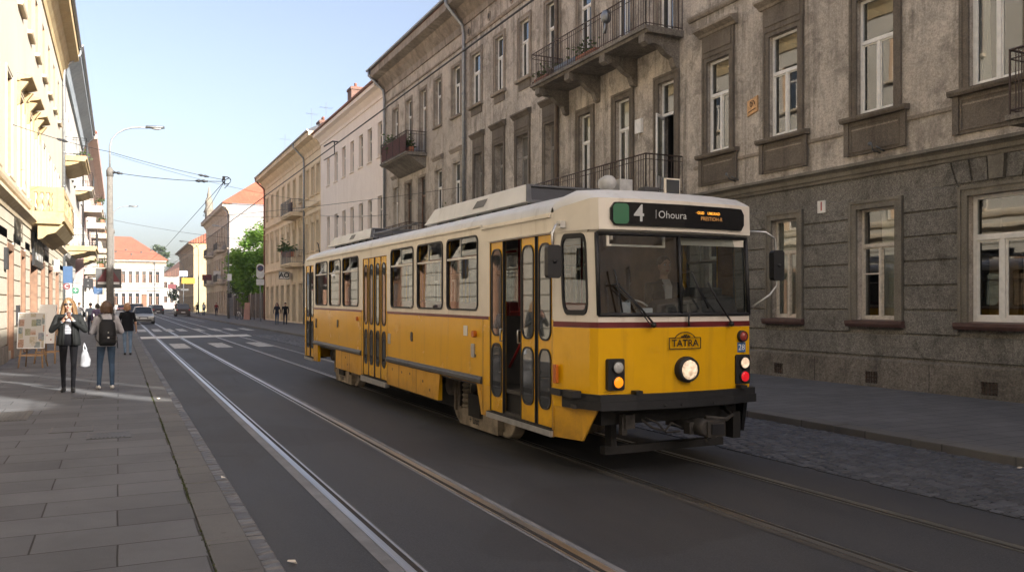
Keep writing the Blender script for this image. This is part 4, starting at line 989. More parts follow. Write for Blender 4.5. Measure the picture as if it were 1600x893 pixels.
cornice(b, LF, eave_prof(14.3, 1.75, .85), Y0, Y1, m_ochre, 'eaves_cornice'); gutter(b, LF, Y0, Y1 + .2, 16.2, .93, m_zinc, .1)
roof(b, LF, Y0, Y1, 16.1, .85, 6, 4.2, m_redtile); downpipe(b, LF, 53.5, 16.2, 0, .93, m_zinc, .08)
hs = sur_hood(m_lefttrim, m_ochre, .14, .22, .05, .42, None, .16, True)
for i, (a, c) in enumerate(c2):
    for z0_, z1_, kw in ((5.35, 8.35, dict(rec=.28, trans=.3, sill=(m_lefttrim, .1, .1, .12), sur=hs if 30 < a < 39 else sur_plain(m_left, .12, .03))), (11.3, 13.5, dict(rec=.22, trans=.33, sill=(m_lefttrim, .12, .13, .17)))):
        w_ = bwindow(b, LF, a, c, z0_, z1_, paint_=m_winold, glass=m_gdark, **kw)
        q = MB(); fbox(q, LF, c - .02, c + .001, z0_ + .02, z1_ - .01, -.33, .004); fbox(q, LF, a - .001, a + .02, z0_ + .02, z1_ - .01, -.33, .004); q.build('reveal', m_reveal, w_)  # tan lining puts the shade of the upper recesses into its colour
for a, c in sh:
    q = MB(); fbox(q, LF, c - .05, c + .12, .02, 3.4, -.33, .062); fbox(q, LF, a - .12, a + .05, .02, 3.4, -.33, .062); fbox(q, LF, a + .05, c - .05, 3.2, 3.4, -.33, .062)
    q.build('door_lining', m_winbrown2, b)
for i, (a, c) in enumerate(sh):
    bwindow(b, LF, a, c, .25, 3.35, .3, m_winbrown, m_gdark, .22, True, fw=.1, name='shop_window')
bb = balcony(b, LF, 33.9, 41.2, 4.75, 1.15, m_ochre, None, 1.0, .25, (), .1)
q = MB(); fprof(q, LF, [(.3, 3.95), (.45, 3.98), (.6, 4.12), (.85, 4.2), (1.05, 4.42), (1.12, 4.497), (.3, 4.497)], 34.05, 41.05); q.build('corbel', m_ochre, bb)
q = MB(); D = 1.12       # stone balustrade: rails, corner piers and pierced panels
for z0_, z1_ in ((4.752, 4.95), (5.62, 5.82)):
    fbox(q, LF, 33.95, 41.15, z0_, z1_, D - .17, D); fbox(q, LF, 33.95, 34.12, z0_, z1_, .01, D - .171); fbox(q, LF, 40.98, 41.15, z0_, z1_, .01, D - .171)
for a in (33.93, 36.4, 38.7, 40.95): fbox(q, LF, a, a + .22, 4.952, 5.618, D - .19, D + .02)
fbox(q, LF, 33.94, 34.13, 4.952, 5.618, .01, .2); fbox(q, LF, 33.94, 34.13, 4.952, 5.618, D - .35, D - .191)
def bal_prof(q, x, y):
    q.lathe([(.085, 4.95), (.05, 5.03), (.03, 5.1), (.085, 5.24), (.09, 5.29), (.085, 5.34), (.03, 5.47), (.05, 5.55), (.085, 5.62)], (x, y, 0), n=8)
for d in (.33, .52, .71): bal_prof(q, -2.9 + d, 34.03)
a = 34.4
while a < 40.9: bal_prof(q, -2.9 + D - .09, a); a += .24
q.build('balustrade', m_ochre, bb)
t_ = thing('shop_sign', 'row of dark raised letters on the cream wall above the shop', 'sign', (-2.8, 30.1, 4.0))
mb = MB(); text_mb(mb, 'IESTAJ', .95, lambda x, y: LF(30.1 - x, 3.92 + y, .06), sx=.72, bold=.03); text_mb(mb, 'IESTAJ', .95, lambda x, y: LF(30.1 - x, 3.92 + y, .11), sx=.72, bold=.03); mb.build('lettering', m_black, t_)
t_ = thing('shop_sign_board', 'black sign board with white letters beneath the stone balcony', 'sign', (-2.8, 36.9, 3.6))
mb = MB(); fbox(mb, LF, 34.9, 38.9, 3.05, 4.25, .05, .13); mb.build('board', m_black, t_); mb = MB(); text_mb(mb, 'INKOI', 1.15, lambda x, y: LF(36.9 - x, 3.65 + y, .135), bold=.02); mb.build('lettering', m_winpaint, t_)
for k, (y, z, lb) in enumerate([(26.9, 2.9, 'dark lantern box on the wall at the left picture edge'), (29.9, 1.3, 'small dark meter box low on the cream wall'), (46.3, 3.5, 'small white projecting sign past the stone balcony'), (33.3, 1.0, 'little grey wall box between two shop doors')]):
    mb = MB(); fbox(mb, LF, y - .2 if k != 2 else y - .05, y + .2 if k != 2 else y + .05, z - .3, z + .3, .046, .13 if k != 2 else .3); o = mb.build('wall_box', m_black if k != 2 else m_white, off=LF(y, z)); o.location = LF(y, z); tag(o, lb, 'wall box')

Y0, Y1 = 53.82, 82.
lo = dict(rec=.2, paint_=m_winold, glass=m_gdark, trans=.3, sill=(m_white, .1, .1, .12), sur=sur_plain(m_white, .12, .05))
b = simple_building('white_house', 'white house with a blue grey eave and stacked balconies on the left', LF, Y0, Y1, 16.2, [(spaced(54.2, 81.8, 9, 1.1), 10.2, 13., lo), (spaced(54.2, 81.8, 9, 1.1), 5.4, 8.2, lo), (spaced(54.2, 81.8, 8, 1.9), .1, 3.3, dict(lo, paint_=m_black))], m_white)
cornice(b, LF, [(.002, 15.1), (.15, 15.1), (.3, 15.6), (.9, 16.1), (.9, 16.35), (.002, 16.35)], Y0, Y1, m_bluegrey, 'eaves_cornice'); gutter(b, LF, Y0, Y1, 16.5, .98, m_zinc, .12); roof(b, LF, Y0, Y1, 16.4, .9, 6, 4, m_browntile)
cornice(b, LF, [(.002, 4.3), (.2, 4.4), (.3, 4.6), (.002, 4.7)], Y0, Y1, m_white, 'string_course')
for (y0_, y1_, z, d) in ((54.6, 60.5, 10.25, 1.25), (57.5, 63, 5.2, 1.7), (70, 75, 10.4, 1.2), (72, 77, 5.3, 1.3)):
    bb = balcony(b, LF, y0_, y1_, z, d, m_ochre if z < 10.3 else m_beige, m_black, 1.05, .3, (), .16)
    q = MB(); fprof(q, LF, [(.002, z - .62), (.3, z - .58), (d * .6, z - .42), (d * .75, z - .301), (.002, z - .301)], y0_ + .1, y1_ - .1); q.build('corbel', m_ochre, bb)
downpipe(b, LF, 81.5, 16.5, 0, .95, m_black, .08)
potted(-1.9, 57, 10.25, 'dark plant box on the upper white house balcony', 'box', 1.6, 51, 60, ln=.15); 
Y0, Y1 = 82.02, 130.
b = simple_building('rose_house', 'rose plastered house with flowery balconies further down the left side', LF, Y0, Y1, 16.5, [(spaced(82.4, 129.6, 13, 1.2), 10.2, 13., lo), (spaced(82.4, 129.6, 13, 1.2), 5.4, 8.2, lo), (spaced(82.4, 129.6, 11, 2.2), .1, 3.3, dict(lo, paint_=m_winbrown))], m_rose)
cornice(b, LF, eave_prof(15.2, 1.4, 1.2), Y0, Y1, m_rose, 'eaves_cornice'); roof(b, LF, Y0, Y1, 16.7, 1.2, 6, 4.5, m_redtile)
for k, (y0_, z, d) in enumerate(((85, 10.6, 1.6), (84, 4.9, 1.8), (96, 10., 1.7), (97, 5.1, 1.7), (110, 10., 1.7), (112, 5.1, 1.7))):
    balcony(b, LF, y0_, y0_ + 5, z, d, m_beige, m_iron, 1.05, .6, (), .2)
    potted(-2.9 + d - .3, y0_ + 1.2, z, ['red flower box on the first far left balcony', 'red and white flower box on the low balcony over the signs', 'flower box high on the rose house', 'trailing flower box low on the rose house', 'high flower box at the end of the rose house', 'low flower box at the end of the rose house'][k], 'box', 1.8, 60 + k, 90, pm=m_terra, ln=.2)
Y0, Y1 = 130.02, 216.
b = simple_building('far_left_house', 'pale far house at the end of the left row', LF, Y0, Y1, 14.5, [(spaced(131, 215, 18, 1.3), 10., 12.6, lo), (spaced(131, 215, 18, 1.3), 5.2, 8., lo), (spaced(131, 215, 16, 2.2), .1, 3.3, dict(lo, paint_=m_winbrown))], m_left)
cornice(b, LF, eave_prof(13.4, 1.2, 1.), Y0, Y1, m_left, 'eaves_cornice'); roof(b, LF, Y0, Y1, 14.6, 1., 6, 4., m_redtile)
for y0_, z in ((134, 9.6), (136, 5.), (150, 9.6), (152, 5.)): balcony(b, LF, y0_, y0_ + 6, z, 1.6, m_beige, m_iron, 1.05, .6, (), .25)

# wooden fence and the tree beyond the cream house
fe = thing('board_fence', 'tall dark fence of upright boards in front of the green tree', 'fence', (14.2, 103, 0))
mb = MB(); rnd = random.Random(8); y = 88.4
while y < 118.4: mb.box(14.2 + rnd.uniform(-.015, .015), 14.24, y, y + .21, .05, 2.75 + rnd.uniform(-.08, .08)); y += .235
mb.build('boards', paint('fence_wood', (.085, .068, .052), .85, .35, 3, .2, 20, local=False), fe)
for y in range(90, 119, 4):
    mb = MB(); mb.box(14.08, 14.19, y, y + .16, 0, 2.9); mb.build('post', paint('fence_post', (.3, .27, .23), .8) if y == 90 else bpy.data.materials['fence_post'], fe)
tree('street_tree', 'leafy bright green tree rising behind the board fence', 17.0, 106, 0, 11.0, 5.0, 75, 26000, .36, m_leaf, 5, .12, None, 1.0)
tree('garden_tree', 'dark green tree behind the fence against the house wall', 16.5, 113, 0, 8.0, 3.2, 30, 6000, .34, m_leafd, 6, .12, None, 1.0)
tree('hill_tree', 'dark round tree showing above the red roof ridge', -3.5, 295, 8, 15.4, 4.6, 40, 4200, .8, m_leafd, 7, .2, 'trees behind the palace')
tree('hill_tree', 'green tree beside the right slope of the red roof', 11.6, 300, 4, 16.5, 4.6, 40, 4200, .8, m_leafd, 9, .2, 'trees behind the palace')
tree('small_tree', 'small dark tree near the crossing at the far end', 14.2, 232, 0, 6.5, 2.4, 20, 1400, .5, m_leafd, 10, .25)
# ------------------------------------------------------------------ the tram
class TB(MB):
    def build(s, name, mats, parent=None, **k):
        s.v = [(x, y, z + (.0065 * (y - 9.4) if z > .26 else 0)) for x, y, z in s.v]
        return MB.build(s, name, mats, parent, **k)
CX = 5.19; TL = 4.04; TR = 2 * CX - TL; YF = 7.54; YR = 20.15
def tpaint(name, c, dirt, rough=.3):
    t = NT(name); p = t.pos()
    n_ = t.noise(p, 2.2, 6, .65)
    col = t.mix(t.ramp(n_, [(.45, 0.), (.75, .35)]), c, sc3(c, .72))
    st = t.noise(t.mapv(p, (7, 7, .5)), 1., 5, .6)
    col = t.mix(t.ramp(st, [(.56, 0.), (.75, .4)]), col, dirt)
    zz = t.n('SeparateXYZ', None, Vector=t.pos()).outputs[2]
    gr = t.math('MULTIPLY', t.ramp(t.math('ADD', zz, t.math('MULTIPLY', t.noise(p, 5, 6, .75), .9)), [(.55, 1.), (1.15, 0.)]), .55)
    col = t.mix(gr, col, sc3(dirt, .5))
    sp = t.noise(p, 26, 5, .7)
    col = t.mix(t.ramp(sp, [(.68, 0.), (.74, .5)]), col, sc3(dirt, .7))
    nm = t.bump(t.noise(p, 1.6, 2, .5), .035, .1)
    return t.fin(col, t.ramp(n_, [(.3, rough * .8), (.7, rough * 1.5)]), nm, Coat_Weight=.15, Coat_Roughness=.08, Specular_IOR_Level=.4)
m_yel = tpaint('tram_yellow', (.75, .395, .006), (.34, .19, .03), .2)
m_yels = tpaint('tram_yellow_dirty', (.62, .315, .012), (.13, .085, .04), .4)
m_twht = tpaint('tram_cream', (.72, .66, .56), (.36, .29, .2), .34)
m_troof = tpaint('tram_roof_grey', (.58, .58, .57), (.3, .28, .25), .45)
m_tred = paint('tram_stripe_red', (.13, .016, .018), .35, .2, 5)
m_rub = paint('rubber', (.013, .013, .014), .55, .2, 10)
m_rubg = paint('rubbing_strip_grey', (.055, .055, .055), .45, .25, 5)
m_alu = paint('aluminium', (.52, .52, .5), .38, .15, 10, metal=.85)
m_under = paint('underframe_dirty', (.016, .0145, .013), .85, .35, 8, .3, 30)
m_bogie = paint('bogie_dusty', (.27, .225, .17), .85, .5, 5, .4, 30)
m_tglass = glass_clear('tram_glass', (.60, .65, .64), 2.15, .012)
m_tglassd = glass_dark('tram_door_glass', (.03, .032, .033), 2.2, .015)
m_hornc = paint('horn_grey', (.36, .36, .35), .5, .2, 9)
m_seat = paint('seat_red', (.23, .022, .022), .45, .15, 6)
m_inner = paint('interior_beige', (.22, .19, .145), .6, .2, 5)
m_innerd = paint('interior_dark', (.05, .045, .04), .7, .2, 5)
m_veneer = paint('partition_wood', (.24, .125, .055), .4, .25, 5)
m_hand = paint('handrail_red', (.36, .03, .025), .35, .1, 8)
tr = thing('tram', 'yellow and white tram car with line number 4, front door half open', 'tram', (CX, 13.9, -.1))
LFc = Face('x', TL, -1); RFc = Face('x', TR, 1)
wins = [(9.50, 10.63, 1.535, 2.53), (10.74, 11.87, 1.535, 2.53), (12.0, 13.2, 1.535, 2.53), (15.19, 16.44, 1.53, 2.53), (16.56, 17.61, 1.53, 2.53), (17.74, 18.95, 1.53, 2.53)]
doors = [(7.57, 9.17, .36, 2.38), (13.42, 14.92, .32, 2.43), (19.16, 20.03, .34, 2.47)]
arch = [(9.42, 10.95, .29, .655), (17.02, 18.72, .29, .66)]
wm = lambda a, z: 1 if z > 1.495 else (2 if z < .66 else 0)
mb = TB(); fwall(mb, LFc, YF, YR, .29, 2.60, wins + doors + arch, .06, 0, wm, (9.38, 13.36, 15.0), (1.495, .66))
# slanted skirt ends beside the wheels
mb.prism([LFc(9.42, .29), LFc(9.36, .29), LFc(9.42, .655), LFc(9.56, .655)], [LFc(9.42, .29, .004), LFc(9.36, .29, .004), LFc(9.42, .655, .004), LFc(9.56, .655, .004)], 2)
mb.prism([LFc(10.95, .29), LFc(11.1, .29), LFc(10.95, .655), LFc(10.88, .655)], [LFc(10.95, .29, .004), LFc(11.1, .29, .004), LFc(10.95, .655, .004), LFc(10.88, .655, .004)], 2)
rw = [(7.72, 8.36, 1.60, 2.45)] + [(9.1 + 1.3 * k, 10.2 + 1.3 * k, 1.535, 2.53) for k in range(8)]
fwall(mb, RFc, YF, YR, .29, 2.60, rw + arch, .06, 0, wm, (), (1.495, .66))
mb.quad((TL, YR, .29), (TR, YR, .29), (TR, YR, 1.5), (TL, YR, 1.5), 0); mb.quad((TL, YR, 1.5), (TR, YR, 1.5), (TR, YR, 2.6), (TL, YR, 2.6), 1)
mb.build('body_side', [m_yel, m_twht, m_yels], tr)
# roof with rounded edges, and the nose
sec = [(0, 2.60), (.015, 2.67), (.07, 2.735), (.2, 2.785), (.55, 2.825), (1.15, 2.84)]
sec = [(TL + a, z) for a, z in sec] + [(TR - a, z) for a, z in reversed(sec[:-1])]
plan = [(4.04, 7.54), (4.075, 7.43), (4.20, 7.09), (4.245, 7.0), (4.62, 6.935), (5.19, 6.90)]
plan = plan + [(2 * CX - x, y) for x, y in reversed(plan[:-1])]
def prow(z, dy=0.0, k=1.0): return [(CX + (x - CX) * k, y + dy, z) for x, y in plan]
mb = TB()
stn = [7.60, 9, 11, 13, 15, 17, 19, 19.9, 20.15]
rows_ = []
for y in stn:
    q = .25 if y == 20.15 else (.08 if y == 19.9 else 0)
    rows_.append([(CX + (x - CX) * (1 - q * .06), y + q * .1, z - q * max(0, z - 2.6) * 1.6) for x, z in sec])
top0 = [(x, y, 2.60 + .105 * min(1, (7.56 - y) / .3)) for x, y, z in prow(2.6)]
bl = []
for f_, up in ((.0, 0), (.12, .05), (.35, .095), (.7, .12)):
    r_ = []
    for i in range(11):
        a, c_ = Vector(top0[i]), Vector(rows_[0][i]); q = a.lerp(c_, f_); hump = math.sin(math.pi * f_) * .05 + (.03 if 2 < i < 8 else 0) * (1 - abs(2 * f_ - 1))
        r_.append((q.x, q.y, q.z + hump))
    bl.append(r_)
mb.rings(bl + rows_, 0, True, False, False)
mb.build('roof', m_troof, tr)
mb = TB()
for a0_, a1_, z_ in ((7.6, 9.4, 2.565), (9.4, 19.95, 2.60)): fbox(mb, LFc, a0_, a1_, z_ - .012, z_ + .014, .001, .025)
fbox(mb, LFc, 7.56, 9.19, 2.39, 2.41, .001, .03)
mb.build('rain_gutter', m_twht, tr)
# front shell
def shell(mb, z0, z1, d0, d1, cols, mi, out0=0.0, out1=0.0, k0=1., k1=1.):
    A, B_ = prow(z0, d0, k0), prow(z1, d1, k1)
    for i in cols: mb.quad(A[i], A[i + 1], B_[i + 1], B_[i], mi)
ALL = range(10)
mb = TB()
shell(mb, .62, 1.36, 0, 0, ALL, 0); shell(mb, 1.36, 1.425, 0, 0, ALL, 0)
shell(mb, 1.425, 1.545, 0, .005, ALL, 1)
for c_ in (0, 2, 7, 9): shell(mb, 1.545, 2.37, .005, .055, [c_], 1)
shell(mb, 2.37, 2.395, .055, -.01, range(2, 8), 1); shell(mb, 2.37, 2.395, .055, .03, (0, 1, 8, 9), 1)
A = [(x, y + (-.01 if 2 <= i <= 8 else .03), 2.395) for i, (x, y, z) in enumerate(prow(0))]; B_ = [(x, y, z) for x, y, z in top0]
for i in ALL: mb.quad(A[i], A[i + 1], B_[i + 1], B_[i], 1)
# lower corner skirts
P0 = plan
mb.prism([(4.04, 7.56, .30), (4.17, 7.17, .30), (4.25, 7.02, .62), (4.04, 7.56, .62)], [(4.07, 7.56, .30), (4.2, 7.19, .30), (4.28, 7.04, .62), (4.07, 7.56, .62)], 2)
mb.build('front_panel', [m_yel, m_twht, m_yels], tr)
mb = TB(); mb.prism([(6.34, 7.56, .26), (6.21, 7.17, .26), (6.13, 7.02, .62), (6.34, 7.56, .62)], [(6.31, 7.56, .26), (6.18, 7.19, .26), (6.10, 7.04, .62), (6.31, 7.56, .62)]); mb.build('corner_skirt', m_rub, tr)
mb = TB()   # dark red waist stripe
A = [(CX + (x - CX) * 1.002, y - .004, 0) for x, y in plan]
for i in ALL: mb.hexa([(A[i][0], A[i][1], 1.428), (A[i + 1][0], A[i + 1][1], 1.428), (A[i + 1][0], A[i + 1][1] + .01, 1.428), (A[i][0], A[i][1] + .01, 1.428), (A[i][0], A[i][1], 1.482), (A[i + 1][0], A[i + 1][1], 1.482), (A[i + 1][0], A[i + 1][1] + .01, 1.482), (A[i][0], A[i][1] + .01, 1.482)])
for a0_, a1_ in ((9.2, 13.38), (15.0, 19.1)):
    fbox(mb, LFc, a0_, a1_, 1.46, 1.497, .001, .006)
fbox(mb, RFc, YF, YR, 1.46, 1.497, .001, .006)
mb.build('waist_stripe', m_tred, tr)
# windscreen in two panes, quarter windows
def frontpt(i, f_, z, d=0.0):
    dy = .005 + .05 * (z - 1.545) / .825
    (x0, y0), (x1, y1) = plan[i], plan[i + 1]
    return (x0 + (x1 - x0) * f_, y0 + (y1 - y0) * f_ + dy - d, z)
mb = TB()
for c_ in range(3, 7): mb.quad(frontpt(c_, 0, 1.55, -.012), frontpt(c_, 1, 1.55, -.012), frontpt(c_, 1, 2.365, -.012), frontpt(c_, 0, 2.365, -.012), 0, True)
ws = mb.build('windscreen', glass_clear('windscreen_glass', (.72, .77, .78), 2.6, .012), tr, out=(0, -1, 0))
mb = TB()
for i_, f_ in ((3, .02), (4, .97), (6, .98)):
    p, q = frontpt(i_, f_, 1.55, .004), frontpt(i_, f_, 2.365, .004); mb.tube([p, q], .022 if i_ != 4 else .018, 6)
for z in (1.555, 2.36): mb.tube([frontpt(3, 0, z, .004), frontpt(4, 0, z, .004), frontpt(5, 0, z, .004), frontpt(6, 0, z, .004), frontpt(6, 1, z, .004)], .02, 6)
mb.build('windscreen_gasket', m_rub, ws)
mb = TB(); mb.tube([(4.42, 7.04, 2.30), (4.42, 7.04, 2.36)], .016, 5); mb.box(4.36, 5.06, 7.03, 7.045, 2.235, 2.255); mb.box(4.36, 4.39, 7.03, 7.045, 2.255, 2.36); mb.box(5.03, 5.06, 7.03, 7.045, 2.255, 2.36)
mb.box(5.25, 6.08, 7.03, 7.045, 2.27, 2.345); mb.build('sun_blind', m_twht, tr)
for c_, sgn in ((1, 1), (8, -1)):
    def QF(a, z, d=0.0, c_=c_): 
        p = frontpt(c_, a, z, 0); return (p[0] - sgn * d * .94, p[1] - d * .34, p[2])
    qw = TB(); fring(qw, QF, .10, .93, 1.60, 2.32, .13, .05, -.01, .012, 0, False)
    L_ = .36
    pi = rr(.0, 1., 0, 1, .01)
    g = TB(); inn = []
    # cream filler between the panel edge and the rounded gasket
    q = TB(); fring(q, QF, .06, .97, 1.565, 2.355, .14, .0, -.004, .004, 0, False)
    vs_i = rr(.055, .975, 1.56, 2.36, .12); vs_o = []
    for k, (a, z) in enumerate(vs_i):
        j = k // 6; vs_o.append(({0: 1, 3: 1}.get(j, 0.), {0: 2.37, 1: 2.37}.get(j, 1.545)))
    n = len(vs_i); q = TB(); q.add([QF(a, z, .001) for a, z in vs_i] + [QF(a, z, .001) for a, z in vs_o], [(k, (k + 1) % n, n + (k + 1) % n, n + k) for k in range(n)])
    q.build('window_pillar', m_twht, tr)
    o = qw.build('quarter_window', m_rub, tr)
    p_ = rr(.06, .97, 1.57, 2.35, .12); g.add([QF(a, z, -.004) for a, z in p_], [tuple(range(len(p_)))]); g.build('pane', m_tglass, o, out=(-sgn, -.5, 0))
# side windows
for F_, lst in ((LFc, wins), (RFc, rw)):
    for (a0_, a1_, z0_, z1_) in lst:
        mb = TB(); fring(mb, F_, a0_ + .045, a1_ - .045, z0_ + .045, z1_ - .045, .07, .022, -.02, .014, 0); fring(mb, F_, a0_ + .04, a1_ - .04, z0_ + .04, z1_ - .04, .075, .042, -.012, -.001, 1, True)
        zt = z1_ - .30
        fbox(mb, F_, a0_ + .045, a1_ - .045, zt - .014, zt + .014, -.02, .008, 2); am = (a0_ + a1_) / 2 + .05
        fbox(mb, F_, am - .008, am + .008, zt + .014, z1_ - .045, -.02, .004, 2)
        o = mb.build('side_window', [m_rub, m_twht, m_alu], tr)
        g = TB(); e = .03
        g.quad(F_(a0_ + e, z0_ + e, -.01), F_(a1_ - e, z0_ + e, -.01), F_(a1_ - e, zt, -.01), F_(a0_ + e, zt, -.01)); g.quad(F_(a0_ + e, zt, -.006), F_(am, zt, -.006), F_(am, z1_ - e, -.006), F_(a0_ + e, z1_ - e, -.006))
        g.quad(F_(am, zt, -.012), F_(a1_ - e, zt, -.012), F_(a1_ - e, z1_ - e, -.09), F_(am, z1_ - e, -.09)); g.build('pane', m_tglass, o, out=F_.n())
# doors
def leaf_door(a0_, a1_, z0_, z1_, d, low, up, e=.055, nm='door_leaf'):
    F_ = LFc
    mb = TB(); fbox(mb, F_, a0_, a1_, z0_, z1_, d - .035, d); fbox(mb, F_, a0_ - .004, a0_ + .012, z0_, z1_, d - .03, d + .007, 1); fbox(mb, F_, a1_ - .012, a1_ + .004, z0_, z1_, d - .03, d + .007, 1)
    o = mb.build(nm, [m_yel, m_rub], tr)
    for z0p, z1p in (low, up):
        q = TB(); fring(q, F_, a0_ + e, a1_ - e, z0p, z1p, min(.09, (a1_ - a0_ - 2 * e) / 2 - .005), .018, d, d + .012); w_ = q.build('door_window', m_rub, o)
        g = TB(); p_ = rr(a0_ + e, a1_ - e, z0p, z1p, min(.085, (a1_ - a0_ - 2 * e) / 2 - .006)); g.add([F_(a, z, d + .005) for a, z in p_], [tuple(range(len(p_)))]); g.build('pane', m_tglassd, w_, out=(-1, 0, 0))
    return o
lo_, up_ = (.57, 1.17), (1.29, 2.28)
for a0_, a1_ in ((8.80, 9.16), (7.97, 8.33), (7.575, 7.92)): leaf_door(a0_, a1_, .38, 2.375, -.012, lo_, up_)
for a0_, a1_ in ((14.56, 14.91), (14.20, 14.55), (13.80, 14.155), (13.43, 13.79)): leaf_door(a0_, a1_, .34, 2.42, -.012, (.55, 1.14), (1.26, 2.30), .09)
leaf_door(19.62, 20.0, .36, 2.46, -.012, (.57, 1.17), (1.29, 2.3)); leaf_door(19.18, 19.5, .36, 2.46, -.012, (.57, 1.17), (1.29, 2.3))
mb = TB()
for y, z in ((9.12, .0), ): pass
for y in (8.8, 8.33): mb.tube([LFc(y, 1.22, .0), LFc(y, 1.22, .03), LFc(y, 1.36, .03), LFc(y, 1.36, .0)], .009, 5)
mb.build('door_handle', m_alu, tr)
for a0_, a1_, z_ in ((7.55, 9.2, .345), (13.4, 14.95, .30), (19.14, 20.05, .325)):
    mb = TB(); fbox(mb, LFc, a0_, a1_, z_ - .05, z_ + .012, -.04, .035); fbox(mb, LFc, a0_, a1_, z_ + .012, z_ + .022, -.3, .03, 1); mb.build('door_step', [m_alu, m_under], tr)
for a0_, a1_ in ((9.39, 12.2), (12.215, 13.38), (15.02, 16.6), (16.615, 19.1)):
    mb = TB(); fprof(mb, LFc, [(.002, .665), (.02, .665), (.036, .68), (.036, .72), (.02, .735), (.02, .745), (.002, .755)], a0_, a1_); mb.build('rubbing_strip', m_rubg, tr)
# panel seams, hatches, small side fittings
mb = TB()
for a in (11.9, 12.75, 15.9, 16.5): fbox(mb, LFc, a - .006, a + .006, .3, .66, .0005, .002)
for a in (9.37, 13.36, 15.0): fbox(mb, LFc, a - .004, a + .004, .3, 1.46, .0005, .0025)
fbox(mb, LFc, 11.15, 13.3, .655, .664, .0005, .003)
for a, z in ((12.6, .55), (11.6, .5), (11.3, .4), (12.2, .56), (16.2, .55), (16.05, .42), (9.45, .6), (9.6, 1.0), (13.1, .56)): fbox(mb, LFc, a - .015, a + .015, z - .018, z + .018, .0005, .004)
mb.build('panel_seam', m_innerd, tr)
def fit(nm, a, z, w_, h_, d, mt_, r=.01):
    mb = TB(); frr(mb, LFc, a - w_ / 2, a + w_ / 2, z - h_ / 2, z + h_ / 2, min(r, w_ / 2.1), .001, d); return mb.build(nm, mt_, tr)
m_amber = NT('lamp_amber'); m_amber = m_amber.fin((.5, .12, .01), .2, None, Coat_Weight=.5)
fit('side_lamp', 9.60, 1.27, .075, .085, .05, m_amber, .035); fit('validator_plate', 9.93, 1.30, .13, .13, .008, m_twht); fit('door_button', 9.67, 1.06, .1, .17, .018, m_alu); fit('marker_lamp', 7.47, .95, .07, .19, .03, m_amber)
fit('lock', 12.1, 1.13, .08, .14, .015, m_rubg, .03); fit('lock', 16.83, 1.2, .08, .15, .015, m_rubg, .03); fit('side_lamp', 15.25, 1.33, .07, .08, .04, m_amber, .03); fit('door_button', 13.25, 1.05, .1, .17, .018, m_alu); fit('lock', 18.85, 1.15, .06, .2, .02, m_rubg)
# bumper
mb = TB(); K = [(4.075, 7.43), (4.17, 7.12), (4.24, 6.955), (4.6, 6.885), (5.19, 6.85)]; K = K + [(2 * CX - x, y) for x, y in reversed(K[:-1])]
for z0_, z1_, o_ in ((.625, .71, .045), (.71, .775, .03)):
    for i in range(len(K) - 1):
        (x0, y0), (x1, y1) = K[i], K[i + 1]; n0 = Vector((x0 - CX, y0 - 9.6)).normalized() * o_; n1 = Vector((x1 - CX, y1 - 9.6)).normalized() * o_
        mb.hexa([(x0 + n0.x, y0 + n0.y, z0_), (x1 + n1.x, y1 + n1.y, z0_), (x1 - n1.x, y1 - n1.y, z0_), (x0 - n0.x, y0 - n0.y, z0_), (x0 + n0.x, y0 + n0.y, z1_), (x1 + n1.x, y1 + n1.y, z1_), (x1 - n1.x, y1 - n1.y, z1_), (x0 - n0.x, y0 - n0.y, z1_)])
fbox(mb, LFc, 7.36, 7.56, .735, .80, .0, .03); fbox(mb, LFc, 7.15, 7.37, .735, .80, -.1, .005)
for x in (4.62, 5.93): mb.box(x - .04, x + .04, 6.84, 6.93, .775, .81)
for x in (4.9, 5.1, 5.5): mb.ell((x, 6.80, .66), (.014, .01, .014), 6, 5)
mb.build('bumper', m_rub, tr)
# lamps on the front
hl_ = NT('headlight_lit'); m_lampon = hl_.fin((.5, .42, .34), .12, None, Emission_Color=hl_.ramp(hl_.noise(hl_.objc(), 24, 4, .7), [(.36, (.22, .13, .07)), (.5, (.62, .42, .26)), (.64, (1., .8, .58))]), Emission_Strength=.2); m_ambon = emit('indicator_lit', (.8, .22, .01), .24); m_redon = emit('tail_light_lit', (.5, .01, .016), .18); m_lens = paint('lamp_glass_clear', (.42, .42, .4), .12, .3, 40)
def lamp(nm, x, z, r, mt_, y, dep=.05, rimw=.014, rimm=None):
    mb = TB(); mb.lathe([(r + rimw, y + .03), (r + rimw, y - dep * .6), (r + rimw * .6, y - dep), (r, y - dep), (r, y - dep * .75)], (x, 0, z), 'y', 22, 0, False); o = mb.build(nm, rimm or m_rub, tr)
    mb = TB(); mb.lathe([(r, y - dep * .75), (r * .95, y - dep), (r * .7, y - dep * 1.25), (r * .35, y - dep * 1.4), (.003, y - dep * 1.45)], (x, 0, z), 'y', 22, 0); mb.build('lens', mt_, o)
lamp('headlight', 5.215, 1.0, .1, m_lampon, 6.905, .085, .032)
def yat(x): 
    for i in range(10):
        (x0, y0), (x1, y1) = plan[i], plan[i + 1]
        if x0 <= x <= x1: return y0 + (y1 - y0) * (x - x0) / (x1 - x0)
    return 7.0
for xc, nm in ((4.415, 0), (6.0, 1)):
    y = yat(xc)
    mb = TB(); p_ = rr(xc - .095, xc + .095, .815, 1.125, .02); mb.prism([(a, y + .05, z) for a, z in p_], [(a, y - .035, z) for a, z in p_]); mb.build('lamp_housing', m_rub, tr)
    lamp('headlight', xc + .012, 1.04, .057, m_lens if nm == 0 else m_lampon, y - .03, .03, .008)
    lamp('indicator_lamp' if nm == 0 else 'tail_lamp', xc + .012, .895, .055, m_ambon if nm == 0 else m_redon, y - .03, .03, .008)
